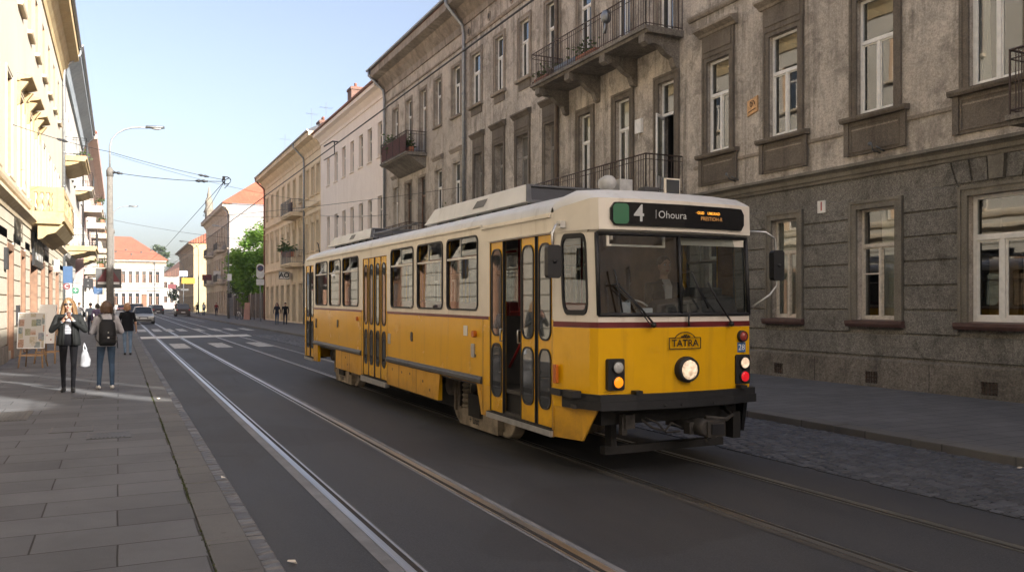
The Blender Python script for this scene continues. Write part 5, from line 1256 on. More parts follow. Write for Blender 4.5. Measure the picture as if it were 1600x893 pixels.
lamp('tail_lamp', 6.0, 1.32, .05, emit('tail_lamp_dim', (.2, .03, .02), .05), yat(6.0), .05, .012)
mb = TB(); y = yat(6.0) - .004; mb.box(5.945, 6.055, y - .006, y + .04, 1.15, 1.255); mb.build('sticker', paint('sticker_blue', (.06, .15, .33), .4), tr)
mb = TB()
text_mb(mb, '28', .09, lambda x, z: (6.0 + x, y - .0085, 1.20 + z)); mb.build('sticker_lettering', m_winpaint, tr)
# badge: boxed lettering under a low arch
bd = TB(); bx, bz, yb = 5.205, 1.265, 6.894
def bp(x, z): return (bx + x, yb - .002 - .0, bz + z)
def bar(p, q, w_=.008):
    d = Vector((q[0] - p[0], q[1] - p[1])); n_ = Vector((-d.y, d.x)).normalized() * w_ / 2
    bd.prism([bp(p[0] + n_.x, p[1] + n_.y), bp(q[0] + n_.x, q[1] + n_.y), bp(q[0] - n_.x, q[1] - n_.y), bp(p[0] - n_.x, p[1] - n_.y)], [Vector(bp(*v)) + Vector((0, -.006, 0)) for v in ((p[0] + n_.x, p[1] + n_.y), (q[0] + n_.x, q[1] + n_.y), (q[0] - n_.x, q[1] - n_.y), (p[0] - n_.x, p[1] - n_.y))])
W_, H_ = .195, .055
bar((-W_, -H_), (W_, -H_)); bar((-W_, H_), (-W_, -H_)); bar((W_, H_), (W_, -H_)); bar((-W_, H_), (-.125, H_)); bar((W_, H_), (.125, H_)); bar((-.125, H_), (.125, H_), .005)
pr_ = None
for k in range(9):
    a = R(150 - k * 15); p = (.145 * math.cos(a), H_ - .072 + .145 * math.sin(a) * .82 + .012); 
    if pr_: bar(pr_, p, .007)
    pr_ = p
text_mb(bd, 'TATRA', .098, lambda x, z: (bx + x, yb - .008, bz - .002 + z), sx=1.08, bold=.018)
for k, (x, h_) in enumerate(((-.045, .012), (-.02, .025), (.005, .03), (.03, .02), (.05, .01))): bar((x, H_ + .002), (x + .012, H_ + h_ + .006), .014)
bd.build('badge', paint('badge_black', (.02, .015, .01), .4), tr)
# destination display
sb = TB(); nX = 40; ra = .06; lo, hi = [], []
for k in range(nX + 1):
    x = 4.36 + 1.66 * (k / nX); e = max(0, ra - (x - 4.36), ra - (6.02 - x)); c_ = ra - math.sqrt(max(0, ra * ra - e * e))
    lo.append((x, yat(x) - .03, 2.435 + c_)); hi.append((x, yat(x) - .03, 2.665 - c_))
for k in range(nX):
    sb.quad(lo[k], lo[k + 1], hi[k + 1], hi[k], 0, True)
    for r_ in (lo, hi): sb.quad(r_[k], r_[k + 1], (r_[k + 1][0], r_[k + 1][1] + .05, r_[k + 1][2]), (r_[k][0], r_[k][1] + .05, r_[k][2]))
for k in (0, nX): sb.quad(lo[k], hi[k], (hi[k][0], hi[k][1] + .05, hi[k][2]), (lo[k][0], lo[k][1] + .05, lo[k][2]))
dsp = sb.build('destination_display', NT('display_glass').fin((.012, .012, .013), .12), tr)
def dpt(x, z, e=.003): return (x, yat(x) - .032 - e, z)
sb = TB(); p_ = rr(4.38, 4.545, 2.45, 2.65, .04); sb.add([dpt(a, z, .004) for a, z in p_], [tuple(range(len(p_)))]); sb.build('route_colour_panel', paint('display_green', (.02, .13, .055), .4), dsp)
sb = TB(); text_mb(sb, '4', .235, lambda x, z: dpt(4.655 + x, 2.552 + z), bold=.012); text_mb(sb, 'Ohoura', .105, lambda x, z: dpt(5.04 + x, 2.552 + z), sx=1.0); 
sb.quad(dpt(4.845, 2.515), dpt(4.85, 2.515), dpt(4.85, 2.60), dpt(4.845, 2.60)); sb.build('display_lettering', emit('display_white', (.42, .42, .4), .02, .5), dsp)
sb = TB(); text_mb(sb, '· OUD    UMURAD', .040, lambda x, z: dpt(5.49 + x, 2.592 + z), bold=.02); sb.build('display_line', emit('display_led', (1., .42, .05), .22), dsp)
sb = TB(); text_mb(sb, 'PRESTIOH-R', .054, lambda x, z: dpt(5.54 + x, 2.535 + z), bold=.0); sb.build('display_line', emit('display_led_dim', (.6, .3, .10), .06), dsp)
# mirrors and wipers
for sgn, mx, my, mz in ((-1, 3.90, 7.30, 2.08), (1, 6.50, 6.98, 2.08)):
    mb = TB()
    if sgn < 0: mb.tube([(4.05, 7.42, 2.47), (3.97, 7.36, 2.45), (3.9, 7.31, 2.36), (3.9, 7.30, 2.2)], .013, 6); mb.box(4.03, 4.09, 7.38, 7.46, 2.43, 2.5)
    else: mb.tube([(6.17, 7.10, 2.45), (6.36, 7.0, 2.44), (6.47, 6.98, 2.38), (6.50, 6.98, 2.2), (6.50, 6.98, 1.86), (6.42, 7.0, 1.76), (6.22, 7.05, 1.63)], .013, 6)
    o = mb.build('mirror_arm', m_alu, tr)
    q = TB(); p_ = rr(mx - .075, mx + .075, mz - .165, mz + .165, .035); q.prism([(a, my - .04, z) for a, z in p_], [(a * .98 + mx * .02, my + .035, z * .98 + mz * .02) for a, z in p_]); q.ell((mx, my - .04, mz), (.02, .02, .02)); q.build('mirror', m_rub, o)
mb = TB()
for pts, r_ in (([(4.80, 6.85, 1.46), (4.62, 6.88, 1.66), (4.42, 6.93, 1.86)], .011), ([(4.76, 6.86, 1.46), (4.58, 6.88, 1.68), (4.40, 6.93, 1.83)], .007), ([(4.38, 6.92, 2.0), (4.42, 6.90, 1.80), (4.46, 6.9, 1.58)], .010), ([(4.36, 6.94, 1.85), (4.44, 6.92, 1.86)], .010)): mb.tube(pts, r_, 5)
mb.ell((4.80, 6.86, 1.455), (.03, .03, .03), 8, 6); mb.build('wiper', m_rub, tr)
mb = TB()
for pts, r_ in (([(5.80, 6.88, 1.46), (5.60, 6.87, 1.70), (5.47, 6.86, 1.88)], .011), ([(5.26, 6.86, 2.0), (5.36, 6.86, 1.80), (5.48, 6.86, 1.62)], .010)): mb.tube(pts, r_, 5)
mb.ell((5.80, 6.89, 1.455), (.03, .03, .03), 8, 6); mb.build('wiper', m_rub, tr)
mb = TB(); mb.tube([(5.24, 6.87, 1.56), (5.23, 6.865, 1.5), (5.24, 6.87, 1.44)], .012, 6); mb.build('washer_hose', m_rub, tr)
# roof equipment
def roofbox(x0, x1, y0, y1, z0, z1, rear, front):
    mb = TB()
    A = [(x0, y0 + .04, z0), (x1, y0 + .04, z0), (x1, y1, z0), (x0, y1, z0)]; B_ = [(x0 + .06, y0 + front, z1), (x1 - .06, y0 + front, z1), (x1 - .06, y1 - rear, z1), (x0 + .06, y1 - rear, z1)]
    mb.hexa(A + B_); o = mb.build('roof_unit', m_troof, tr, bevel=.012)
    q = TB(); e = .05
    def fp(u, v): 
        a = Vector(A[0]).lerp(Vector(A[1]), u); c_ = Vector(B_[0]).lerp(Vector(B_[1]), u); r_ = a.lerp(c_, v); return (r_.x, r_.y - .006, r_.z)
    q.quad(fp(.05, .12), fp(.95, .12), fp(.95, .88), fp(.05, .88)); q.build('louvre_opening', m_black, o)
    q = TB(); q.prism([fp(.49, .1), fp(.51, .1), fp(.51, .9), fp(.49, .9)], [Vector(fp(.49, .1)) - Vector((0, .01, 0)), Vector(fp(.51, .1)) - Vector((0, .01, 0)), Vector(fp(.51, .9)) - Vector((0, .01, 0)), Vector(fp(.49, .9)) - Vector((0, .01, 0))])
    for u0, u1, v0, v1 in ((.0, 1., .0, .1), (.0, 1., .9, 1.), (.0, .04, .1, .9), (.96, 1., .1, .9)):
        c4 = [fp(u0, v0), fp(u1, v0), fp(u1, v1), fp(u0, v1)]; q.prism(c4, [Vector(v) - Vector((0, .025, 0)) for v in c4])
    q.build('frame', m_rubg, o)
    def sp(u, v):
        a = Vector(A[0]).lerp(Vector(A[3]), u); c_ = Vector(B_[0]).lerp(Vector(B_[3]), u); r_ = a.lerp(c_, v); return (r_.x - .006, r_.y, r_.z)
    q = TB(); q.quad(sp(.36, .3), sp(.47, .3), sp(.45, .75), sp(.34, .75)); q.build('side_vent', m_black, o)
    q = TB()
    for k in range(7): q.box(x0 + .1, x0 + .2, y0 + .1 + k * (y1 - y0) / 7, y0 + .2 + k * (y1 - y0) / 7, 2.8, z0 + .01)
    q.build('mounting', m_under, o)
roofbox(4.46, 5.92, 9.0, 12.75, 2.885, 3.115, .35, .16)
roofbox(4.46, 5.92, 15.9, 19.6, 2.90, 3.10, .35, .16)
mb = TB()
for y in (14.6, 15.5): mb.tube([(4.5, y, 2.83), (4.5, y, 2.95), (5.8, y, 2.95), (5.8, y, 2.83)], .02, 6)
for x in (4.5, 5.1, 5.8): mb.tube([(x, 13.2, 2.96), (x, 15.8, 2.96)], .018, 6)
mb.build('pantograph_frame', m_rubg, tr)
mb = TB(); mb.lathe([(.02, 7.42), (.075, 7.44), (.085, 7.5), (.07, 7.58), (.03, 7.62)], (4.66, 0, 2.93), 'y', 16); mb.tube([(4.66, 7.52, 2.78), (4.66, 7.52, 2.87)], .012, 5); mb.build('horn', m_hornc, tr)
for x in (4.83, 4.90): 
    mb = TB(); mb.box(x - .045, x + .045, 7.45, 7.6, 2.83, 2.98); mb.build('signal_box', m_hornc, tr, bevel=.008)
mb = TB(); mb.box(5.03, 5.22, 7.35, 7.48, 2.84, 2.90); mb.build('signal_box', m_rubg, tr, bevel=.006)
mb = TB(); mb.box(5.14, 5.33, 7.14, 7.165, 2.80, 2.97); A = [(5.155, 7.135, 2.815), (5.315, 7.135, 2.815), (5.315, 7.135, 2.955), (5.155, 7.135, 2.955)]
o = mb.build('floodlight', m_twht, tr); mb = TB(); mb.prism(A, [(a * .6 + 5.235 * .4, 7.22, z * .6 + 2.885 * .4) for a, y, z in A]); mb.quad(*[(a, 7.132, z) for a, y, z in A]); mb.build('lens', glass_dark('floodlight_lens', (.03, .035, .04)), o)
mb = TB(); mb.tube([(5.1, 7.3, 2.75), (5.24, 7.2, 2.8)], .02, 5); mb.tube([(5.5, 7.4, 2.77), (5.5, 7.4, 2.84)], .05, 8); mb.tube([(4.3, 19.7, 2.78), (4.28, 19.8, 3.0), (4.27, 19.85, 3.02)], .014, 5); mb.build('antenna', m_rub, tr)
# underside, coupler, bogies
mb = TB(); mb.box(TL + .7, TR - .7, 7.7, 20.05, .40, .62); mb.box(TL + .08, TR - .08, 7.7, 9.3, .40, .62); mb.box(TL + .08, TR - .08, 12.5, 16.9, .40, .62); mb.box(TL + .6, TR - .6, 18.8, 20.05, .40, .62); mb.box(4.5, 5.9, 10.9, 16.9, .12, .42); mb.box(4.35, 6.05, 7.12, 7.9, .45, .64); mb.box(4.45, 5.95, 7.2, 7.3, .12, .20)
for x in (4.55, 5.9): mb.box(x - .03, x + .03, 7.2, 7.32, .2, .46)
mb.box(6.0, 6.1, 7.1, 7.6, .2, .5)
mb.build('underframe', m_under, tr)
mb = TB(); mb.box(5.33, 5.41, 6.95, 7.4, .36, .46); mb.lathe([(.07, 6.98), (.09, 6.9), (.09, 6.8), (.075, 6.74)], (5.37, 0, .41), 'y', 12); mb.box(5.36, 5.58, 6.72, 6.9, .32, .48); mb.box(5.4, 5.55, 6.70, 6.72, .35, .455, 1); mb.box(5.24, 5.3, 6.86, 6.96, .34, .46); mb.tube([(5.4, 6.82, .32), (5.41, 6.8, .24)], .016, 6)
mb.box(5.5, 5.56, 6.85, 6.92, .28, .33)
mb.tube([(5.45, 6.88, .5), (5.7, 6.85, .47), (5.82, 6.9, .5), (5.85, 7.1, .56)], .022, 7); mb.tube([(4.75, 7.0, .5), (4.85, 6.95, .42), (5.0, 6.95, .38), (5.1, 6.98, .45), (5.25, 6.98, .38)], .012, 6); mb.tube([(4.8, 7.0, .52), (4.92, 6.96, .46), (5.02, 6.96, .36), (5.2, 6.97, .36)], .01, 6)
mb.box(4.52, 4.58, 7.0, 7.06, .36, .56); mb.box(4.55, 4.66, 6.98, 7.0, .42, .56)
mb.build('coupler', [paint('coupler_iron', (.035, .03, .025), .7, .35, 14, .3, 60), m_black], tr)
for yb_, (ya, yz) in ((10.5, (9.72, 11.25)), (18.0, (17.2, 18.75))):
    mb = TB()
    for sx in (-1, 1):
        xo = CX + sx * .70; yc = yb_; 
        mb.box(xo - .05, xo + .05, ya + .1, yz - .1, -.06, .14); mb.prism([(xo - .05, ya + .1, .14), (xo - .05, yz - .1, .14), (xo - .05, yz - .35, .19), (xo - .05, ya + .3, .19)], [(xo + .05, ya + .1, .14), (xo + .05, yz - .1, .14), (xo + .05, yz - .35, .19), (xo + .05, ya + .3, .19)])
        mb.lathe([(.16, 0), (.17, .02), (.17, .1), (.14, .12)], (xo - .06, yb_ + .05, .42), 'x', 14, 1); mb.lathe([(.15, 0), (.16, .02), (.16, .1), (.13, .12)], (xo - .06, yb_ + 1.05, .44), 'x', 14, 0)
        for k in range(5): mb.lathe([(.075, .18 + k * .07), (.1, .21 + k * .07), (.075, .24 + k * .07)], (xo, yb_ + .42, 0), 'z', 12, 0)
        mb.box(xo - .04, xo + .04, yb_ + .2, yb_ + .28, .1, .6); mb.box(xo - .04, xo + .05, yb_ + .62, yb_ + .74, .1, .6); mb.box(xo - .03, xo + .05, yb_ + .86, yb_ + .92, .1, .58); mb.box(xo - .03, xo + .03, yb_ - .6, yb_ + .6, .5, .56, 1)
        mb.tube([(xo - .05, yb_ - .55, .5), (xo - .06, yb_ - .5, .3), (xo - .05, yb_ - .6, .15)], .02, 6, 1); mb.tube([(xo - .06, yb_ + .55, .55), (xo - .08, yb_ + .5, .35), (xo - .06, yb_ + .58, .2)], .018, 6, 1)
        mb.box(xo - .06, xo + .02, yb_ - .15, yb_ + .1, .28, .44, 0)
    mb.box(CX - .8, CX + .8, yb_ - .2, yb_ + .2, .1, .4, 1)
    o = mb.build('bogie', [m_bogie, m_under], tr)
    for sx in (-1, 1):
        for y in (ya, yz):
            q = TB(); xo = CX + sx * .615; prof = [(.05, -.07), (.1, -.075), (.12, -.04), (.27, -.035), (.28, -.06), (.325, -.06), (.33, .05), (.345, .055), (.345, .075), (.1, .075)]
            q.lathe([(r_, h_ * (1 if sx < 0 else -1)) for r_, h_ in prof], (xo, y, .245), 'x', 26); q.build('wheel', m_bogie, o)
    q = MB(); text_mb(q, '+ Lnst', .13, lambda x, z: (CX - .70 - .053, yb_ + .1 - x, .035 + z), bold=.03); q.build('frame_marking', m_rub, o)
# interior
mb = TB(); mb.box(TL + .05, TR - .05, 7.2, 20.1, .62, .66); mb.box(TL + .03, TL + .3, 7.6, 9.15, .36, .40)
mb.build('floor', m_innerd, tr)
mb = TB()
for sx, lst in ((TL + .02, ((9.2, 13.4), (15., 19.1))), (TR - .02, ((7.6, 20.),))):
    for y0_, y1_ in lst: mb.quad((sx, y0_, .66), (sx, y1_, .66), (sx, y1_, 1.5), (sx, y0_, 1.5))
mb.quad((TL + .1, 7.7, 2.59), (TR - .1, 7.7, 2.59), (TR - .1, 20, 2.59), (TL + .1, 20, 2.59)); mb.quad((TL + .02, 20.1, .66), (TR - .02, 20.1, .66), (TR - .02, 20.1, 2.59), (TL + .02, 20.1, 2.59))
mb.build('interior_lining', m_inner, tr)
mb = TB(); mb.box(5.15, 5.19, 8.75, 8.80, .66, 2.55); mb.box(5.19, 6.31, 8.75, 8.79, .66, 2.55); mb.box(6.29, 6.32, 8.37, 8.75, .66, 2.55); mb.box(6.29, 6.32, 7.45, 7.71, 1.3, 2.55)
mb.build('cab_partition', m_veneer, tr)
mb = TB(); mb.prism([(4.95, 7.08, 1.40), (6.1, 7.08, 1.40), (6.1, 7.5, 1.40), (4.95, 7.5, 1.40)], [(5.05, 7.15, 1.66), (6.05, 7.15, 1.74), (6.02, 7.4, 1.78), (5.15, 7.4, 1.70)]); mb.box(4.3, 6.12, 7.08, 7.4, .7, 1.42); mb.box(5.62, 5.98, 7.25, 7.45, 1.7, 1.84)
mb.build('dashboard', m_rub, tr, bevel=.02)
mb = TB(); mb.tube([(4.86 + .17 + .17 * math.cos(R(a)), 7.5 + .09 * math.sin(R(a)), 1.6 + .10 * math.sin(R(a))) for a in range(0, 361, 24)], .012, 6); mb.tube([(5.03, 7.5, 1.6), (5.05, 7.4, 1.4)], .02, 6); mb.build('steering_wheel', m_alu, tr)
mb = TB(); mb.box(4.55, 4.66, 7.06, 7.075, 1.56, 1.68); mb.box(4.78, 4.92, 7.05, 7.065, 1.555, 1.62); mb.build('paper_notice', paint('paper', (.55, .57, .6), .7), tr)
st = None
for sx in (-1, 1):
    for k, y in enumerate([9.7, 10.5, 11.3, 12.1, 12.9, 15.5, 16.3, 17.1, 17.9, 18.7] + ([7.65] if sx < 0 else [])):
        x = CX + sx * .78
        if st is None or (sx < 0 and y == 7.65):
            s_ = MB(); s_.box(x - .2, x + .2, y - .2, y + .2, 1.0, 1.08); s_.box(x - .2, x + .2, y + .16, y + .22, 1.08, 1.66); s_.box(x - .05, x + .05, y - .1, y + .1, .66, 1.0)
            o = s_.build('seat', m_seat, tr, bevel=.03)
            if st is None: st = (o, x, y)
        else:
            o = st[0].copy(); COL.objects.link(o); o.parent = tr; o.location = (x - st[1], y - st[2], .0065 * (y - 9.4))
mb = TB()
for x, y in ((4.5, 9.3), (4.5, 13.3), (4.5, 15.1), (5.8, 10), (5.8, 13.5), (5.8, 17)): mb.tube([(x, y, .66), (x, y, 2.55)], .016, 6)
mb.tube([(4.2, 8.95, .9), (4.35, 8.6, 1.5), (4.5, 8.4, 1.85)], .018, 6); mb.tube([(4.35, 9.25, 1.55), (5.2, 9.25, 1.55)], .016, 6); mb.tube([(4.45, 9.3, 2.3), (4.45, 19, 2.3)], .014, 6)
mb.build('handrail', m_hand, tr)
mb = TB(); mb.box(4.3, 5.1, 9.28, 9.32, .66, 1.5); mb.build('door_screen', m_innerd, tr)
# ------------------------------------------------------------------ people
def pm(name, c, rough=.8, var=.12, sc_=14, bump=.15): return paint(name, c, rough, var, sc_, bump, 60, spec=.15)
m_skin = NT('skin'); m_skin = m_skin.fin(m_skin.ramp(m_skin.noise(m_skin.objc(), 9, 3), [(.3, (.46, .26, .18)), (.7, (.55, .33, .24))]), .5, None, Subsurface_Weight=.08)
m_lip = pm('lips', (.42, .13, .12), .5)
m_hairb = None
def hairmat(name, c, c2):
    t = NT(name); v = t.mapv(t.objc(), (40, 40, 3)); n_ = t.noise(v, 1., 5, .6)
    return t.fin(t.ramp(n_, [(.3, c), (.7, c2)]), .45, t.bump(n_, .6, .02))
m_hblond = hairmat('hair_dark_blond', (.10, .055, .024), (.26, .15, .068)); m_hbrown = hairmat('hair_brown', (.055, .03, .018), (.12, .065, .035)); m_hginger = hairmat('hair_light_brown', (.20, .10, .045), (.36, .20, .10)); m_hblack = hairmat('hair_black', (.012, .010, .009), (.03, .024, .02))
m_jeans = pm('jeans_blue', (.045, .075, .12), .85, .3, 6); m_jeansl = pm('jeans_light', (.13, .19, .27), .85, .3, 6); m_blackc = pm('cloth_black', (.008, .008, .010), .9, .25, 7); m_greyk = pm('knit_grey', (.36, .35, .36), .95, .1, 20, .4); m_shoew = pm('shoe_white', (.5, .48, .45), .6); m_shoeb = pm('shoe_black', (.02, .02, .02), .45)
m_jacket = pm('jacket_dark', (.013, .014, .014), .7, .3, 7); m_purple = pm('cloth_purple', (.13, .10, .17), .9); m_whitec = pm('cloth_white', (.55, .56, .58), .9); m_navy = pm('cloth_navy', (.016, .018, .03), .8); m_redc = pm('cloth_dark_red', (.16, .02, .025), .85); m_greyc = pm('cloth_grey_blue', (.16, .19, .24), .85)
t = NT('striped_jersey'); wv = t.n('TexWave', {'wave_type': 'BANDS', 'bands_direction': 'Z'}, Vector=t.objc(), Scale=11., Distortion=.4)
m_stripe = t.fin(t.ramp(wv.outputs['Fac'], [(.42, (.05, .055, .08)), (.55, (.40, .40, .42))]), .9)

def capm(mb, p0, p1, r0, r1, n=10, flat=1.0, mi=0):
    p0, p1 = Vector(p0), Vector(p1); ax = (p1 - p0); L = ax.length; ax.normalize(); u = ax.orthogonal().normalized(); w_ = ax.cross(u)
    rs = []
    for k in range(5): 
        a = R(-80 + 80 * k / 4); rs.append((p0 + ax * r0 * math.sin(a), r0 * math.cos(a)))
    for k in range(5):
        a = R(80 * k / 4); rs.append((p1 + ax * r1 * math.sin(a), r1 * math.cos(a)))
    mb.rings([[c + (u * math.cos(2 * math.pi * k / n) + w_ * math.sin(2 * math.pi * k / n)) * r_ for k in range(n)] for c, r_ in rs], mi)
class Body:
    """limbs and trunk as overlapping volumes, fused into one continuous skin"""
    def __init__(s): s.mb = MB(); s.pr = []
    def cap(s, p0, p1, r0, r1, mi): capm(s.mb, p0, p1, r0, r1); s.pr.append(('c', np.array(p0, float), np.array(p1, float), r0, r1, mi))
    def ell(s, c, r, mi): s.mb.ell(c, r, 14, 10); s.pr.append(('e', np.array(c, float), np.array(r, float), 0, 0, mi))
    def loft(s, st, mi, n=18):
        """st: (x, y, z, rx, ry)"""
        rs = [[(x + rx * math.cos(2 * math.pi * k / n), y + ry * math.sin(2 * math.pi * k / n), z) for k in range(n)] for x, y, z, rx, ry in st]
        s.mb.rings(rs)
        for a, b_ in zip(st[:-1], st[1:]): s.pr.append(('l', np.array(a, float), np.array(b_, float), 0, 0, mi))
    def make(s, name, mats, parent, vox, smooth=3, rule=None):
        me = bpy.data.meshes.new('tmp'); me.from_pydata([tuple(v) for v in s.mb.v], [], s.mb.f)
        bm = bmesh.new(); bm.from_mesh(me); bmesh.ops.recalc_face_normals(bm, faces=bm.faces); bm.to_mesh(me); bm.free()
        o = bpy.data.objects.new('tmp', me); COL.objects.link(o)
        m1 = o.modifiers.new('r', 'REMESH'); m1.mode = 'VOXEL'; m1.voxel_size = vox; m1.use_smooth_shade = True
        if smooth: m2 = o.modifiers.new('s', 'SMOOTH'); m2.iterations = smooth; m2.factor = .5
        dg = bpy.context.evaluated_depsgraph_get(); dg.update()
        nm = bpy.data.meshes.new_from_object(o.evaluated_get(dg)); nm.name = name
        bpy.data.objects.remove(o); bpy.data.meshes.remove(me)
        nm.materials.clear()
        for m in mats: nm.materials.append(m)
        N = len(nm.polygons)
        if N and len(mats) > 1:
            c = np.empty(N * 3); nm.polygons.foreach_get('center', c); c = c.reshape(-1, 3)
            best = np.full(N, 1e9); idx = np.zeros(N, int)
            for k, a, b_, r0, r1, mi in s.pr:
                if k == 'c':
                    d = b_ - a; tt = np.clip(((c - a) @ d) / max(d @ d, 1e-9), 0, 1); dist = np.linalg.norm(c - a - tt[:, None] * d, axis=1) - (r0 + (r1 - r0) * tt)
                elif k == 'e':
                    dist = (np.linalg.norm((c - a) / b_, axis=1) - 1) * b_.min()
                else:
                    tt = np.clip((c[:, 2] - a[2]) / max(b_[2] - a[2], 1e-6), 0, 1); q = a + tt[:, None] * (b_ - a)
                    dist = (np.sqrt(((c[:, 0] - q[:, 0]) / q[:, 3]) ** 2 + ((c[:, 1] - q[:, 1]) / q[:, 4]) ** 2) - 1) * np.minimum(q[:, 3], q[:, 4]); dist = np.hypot(np.maximum(dist, 0), c[:, 2] - q[:, 2]) + np.minimum(dist, 0)
                m_ = dist < best; best[m_] = dist[m_]; idx[m_] = mi
            if rule: idx = rule(c, idx)
            nm.polygons.foreach_set('material_index', idx.astype(np.int32))
        nm.polygons.foreach_set('use_smooth', np.ones(N, bool))
        o = bpy.data.objects.new(name, nm); COL.objects.link(o); o.parent = parent; return o
def hand(B, wrist, d, up, side, mi, curl=.5, s=1.0, spread=1.0):
    """palm, four unequal bent fingers and a thumb leaving the side of the palm"""
    d = Vector(d).normalized(); up = Vector(up); up = (up - d * up.dot(d)).normalized(); sd = d.cross(up) * side
    w_ = Vector(wrist); pc = w_ + d * .045 * s
    B.cap(w_, w_ + d * .03 * s, .026 * s, .03 * s, mi)
    for k in (-1, 0, 1): B.cap(w_ + d * .02 * s + sd * k * .014 * s, w_ + d * .08 * s + sd * k * .022 * s, .016 * s, .013 * s, mi)
    for k, ln in enumerate((.068, .078, .072, .055)):
        o = (1.5 - k) * .0195 * s * spread; a = w_ + d * .084 * s + sd * o
        for q, f_ in ((.5, .45), (1.1, .32), (1.6, .25)):
            an = curl * q; b_ = a + (d * math.cos(an) - up * math.sin(an)) * ln * f_ * s * 1.1; B.cap(a, b_, .0092 * s, .0085 * s, mi); a = b_
    a = w_ + d * .025 * s + sd * .024 * s; b_ = a + (d * .6 + sd * .75 - up * .25).normalized() * .036 * s; c = b_ + (d * .9 + sd * .1 - up * .5).normalized() * .03 * s
    B.cap(a, b_, .0125 * s, .0105 * s, mi); B.cap(b_, c, .0105 * s, .009 * s, mi)
def person(label, loc, rz, H=1.7, shirt=None, pants=None, shoes=None, hair=None, hairstyle='short', stance=((-.09, .0), (.09, .0)), arms=None, sleeve=1, near=False, group=None, fem=True, cat='person', coat=False, head_yaw=0, sit=None, vox=None, nod=0, slim=1.0):
    """faces +Y before rotation; materials: 0 skin 1 top 2 trousers 3 shoes 4 lips"""
    t_ = thing('person', label, cat, loc, rz, group); k = H / 1.7; B = Body()
    S = lambda *p: tuple(q * k for q in p)
    hw = .155 if fem else .15; sw = .165 if fem else .19
    hz = sit if sit else .88
    dz = hz - .88
    tl = [(0, 0, hz - .02, hw * .96, .105), (0, -.008, hz + .07, hw * 1.02, .115), (0, 0, hz + .19, hw * .84, .1), (0, .005, hz + .32, hw * .92, .105), (0, .0, hz + .43, sw * .98, .11), (0, -.01, hz + .50, sw * .92, .09), (0, -.015, hz + .545, sw * .6, .065), (0, -.012, hz + .575, .06, .055)]
    B.loft([S(*q) for q in tl[:3]], 2 if not coat else 1); B.loft([S(*q) for q in tl[2:]], 1)
    for i, (fx, fy) in enumerate(stance):
        sx = -1 if i == 0 else 1; hip = Vector(S(sx * .085, 0, hz + .0))
        if sit: knee = Vector(S(sx * .1, .42, hz + .02)); ank = Vector(S(sx * .1, .45, hz - .40))
        else:
            ank = Vector(S(fx, fy, .085 + (.05 if fy < -.12 else 0))); knee = (hip + ank) * .5 + Vector(S(sx * .006, .03 + abs(fy) * .18, .02))
        kk = k; k = k * slim; B.cap(hip, knee, .086 * k, .056 * k, 2); B.cap(hip + Vector(S(0, -.035, .02)), hip.lerp(knee, .4), .075 * k, .07 * k, 2); B.cap(knee, knee.lerp(ank, .35) + Vector(S(0, -.012, 0)), .055 * k, .052 * k, 2); B.cap(knee.lerp(ank, .35) + Vector(S(0, -.012, 0)), ank, .052 * k, .040 * k, 2); k = kk
        B.cap(ank + Vector(S(0, -.035, -.045)), ank + Vector(S(sx * .012, .06, -.05)), .036 * k, .036 * k, 3); B.cap(ank + Vector(S(sx * .012, .06, -.052)), ank + Vector(S(sx * .018, .145, -.06)), .035 * k, .024 * k, 3); B.cap(ank, ank + Vector(S(0, .0, -.05)), .036 * k, .04 * k, 3)
    arms = arms or (((-.25, -.02, 1.12), (-.24, .06, .88)), ((.25, -.02, 1.12), (.24, .06, .88)))
    for i, a in enumerate(arms):
        sx = -1 if i == 0 else 1; sh = Vector(S(sx * (sw + .012), -.012, hz + .495)); el = Vector(S(*a[0])) + Vector((0, 0, dz * k)); wr = Vector(S(*a[1])) + Vector((0, 0, dz * k))
        B.cap(sh, el, .053 * k, .041 * k, 1 if sleeve >= .5 else 0); B.cap(Vector(S(sx * sw * .6, -.01, hz + .5)), sh, .055 * k, .053 * k, 1)
        B.cap(el, wr, .042 * k, .027 * k, 1 if sleeve >= 1 else 0)
        if sleeve == .5: B.cap(sh, sh.lerp(el, .55), .058 * k, .05 * k, 1)
        d = Vector(a[2]) if len(a) > 2 else (wr - el); up = Vector(a[3]) if len(a) > 3 else Vector((sx, 0, 0)); cu = a[4] if len(a) > 4 else .45
        hand(B, wr, d, up, (1 if sx < 0 else -1), 0, cu, k)
    hc = Vector(S(0, .012, hz + .735))
    B.cap(Vector(S(0, -.012, hz + .55)), hc + Vector(S(0, -.015, -.06)), .052 * k, .047 * k, 0)
    rot = Matrix.Rotation(head_yaw, 3, 'Z') @ Matrix.Rotation(-nod, 3, 'X')
    def hp(x, y, z): return tuple(hc + rot @ Vector(S(x, y, z)))
    B.ell(hp(0, -.012, .02), S(.074, .092, .098), 0); B.ell(hp(0, .022, -.045), S(.055, .062, .066), 0); B.cap(hp(0, .045, -.085), hp(0, .055, -.088), .024 * k, .022 * k, 0)
    B.cap(hp(0, .082, .008), hp(0, .098, -.026), .010 * k, .0145 * k, 0)
    for sx in (-1, 1): B.ell(hp(sx * .074, -.012, -.008), S(.012, .02, .032), 0); B.ell(hp(sx * .035, .055, -.03), S(.026, .022, .022), 0)
    B.ell(hp(0, .077, -.058), S(.024, .012, .0095), 4)
    o = B.make('body', [m_skin, shirt, pants, shoes, m_lip], t_, vox or (.0085 if near else .016), 2)
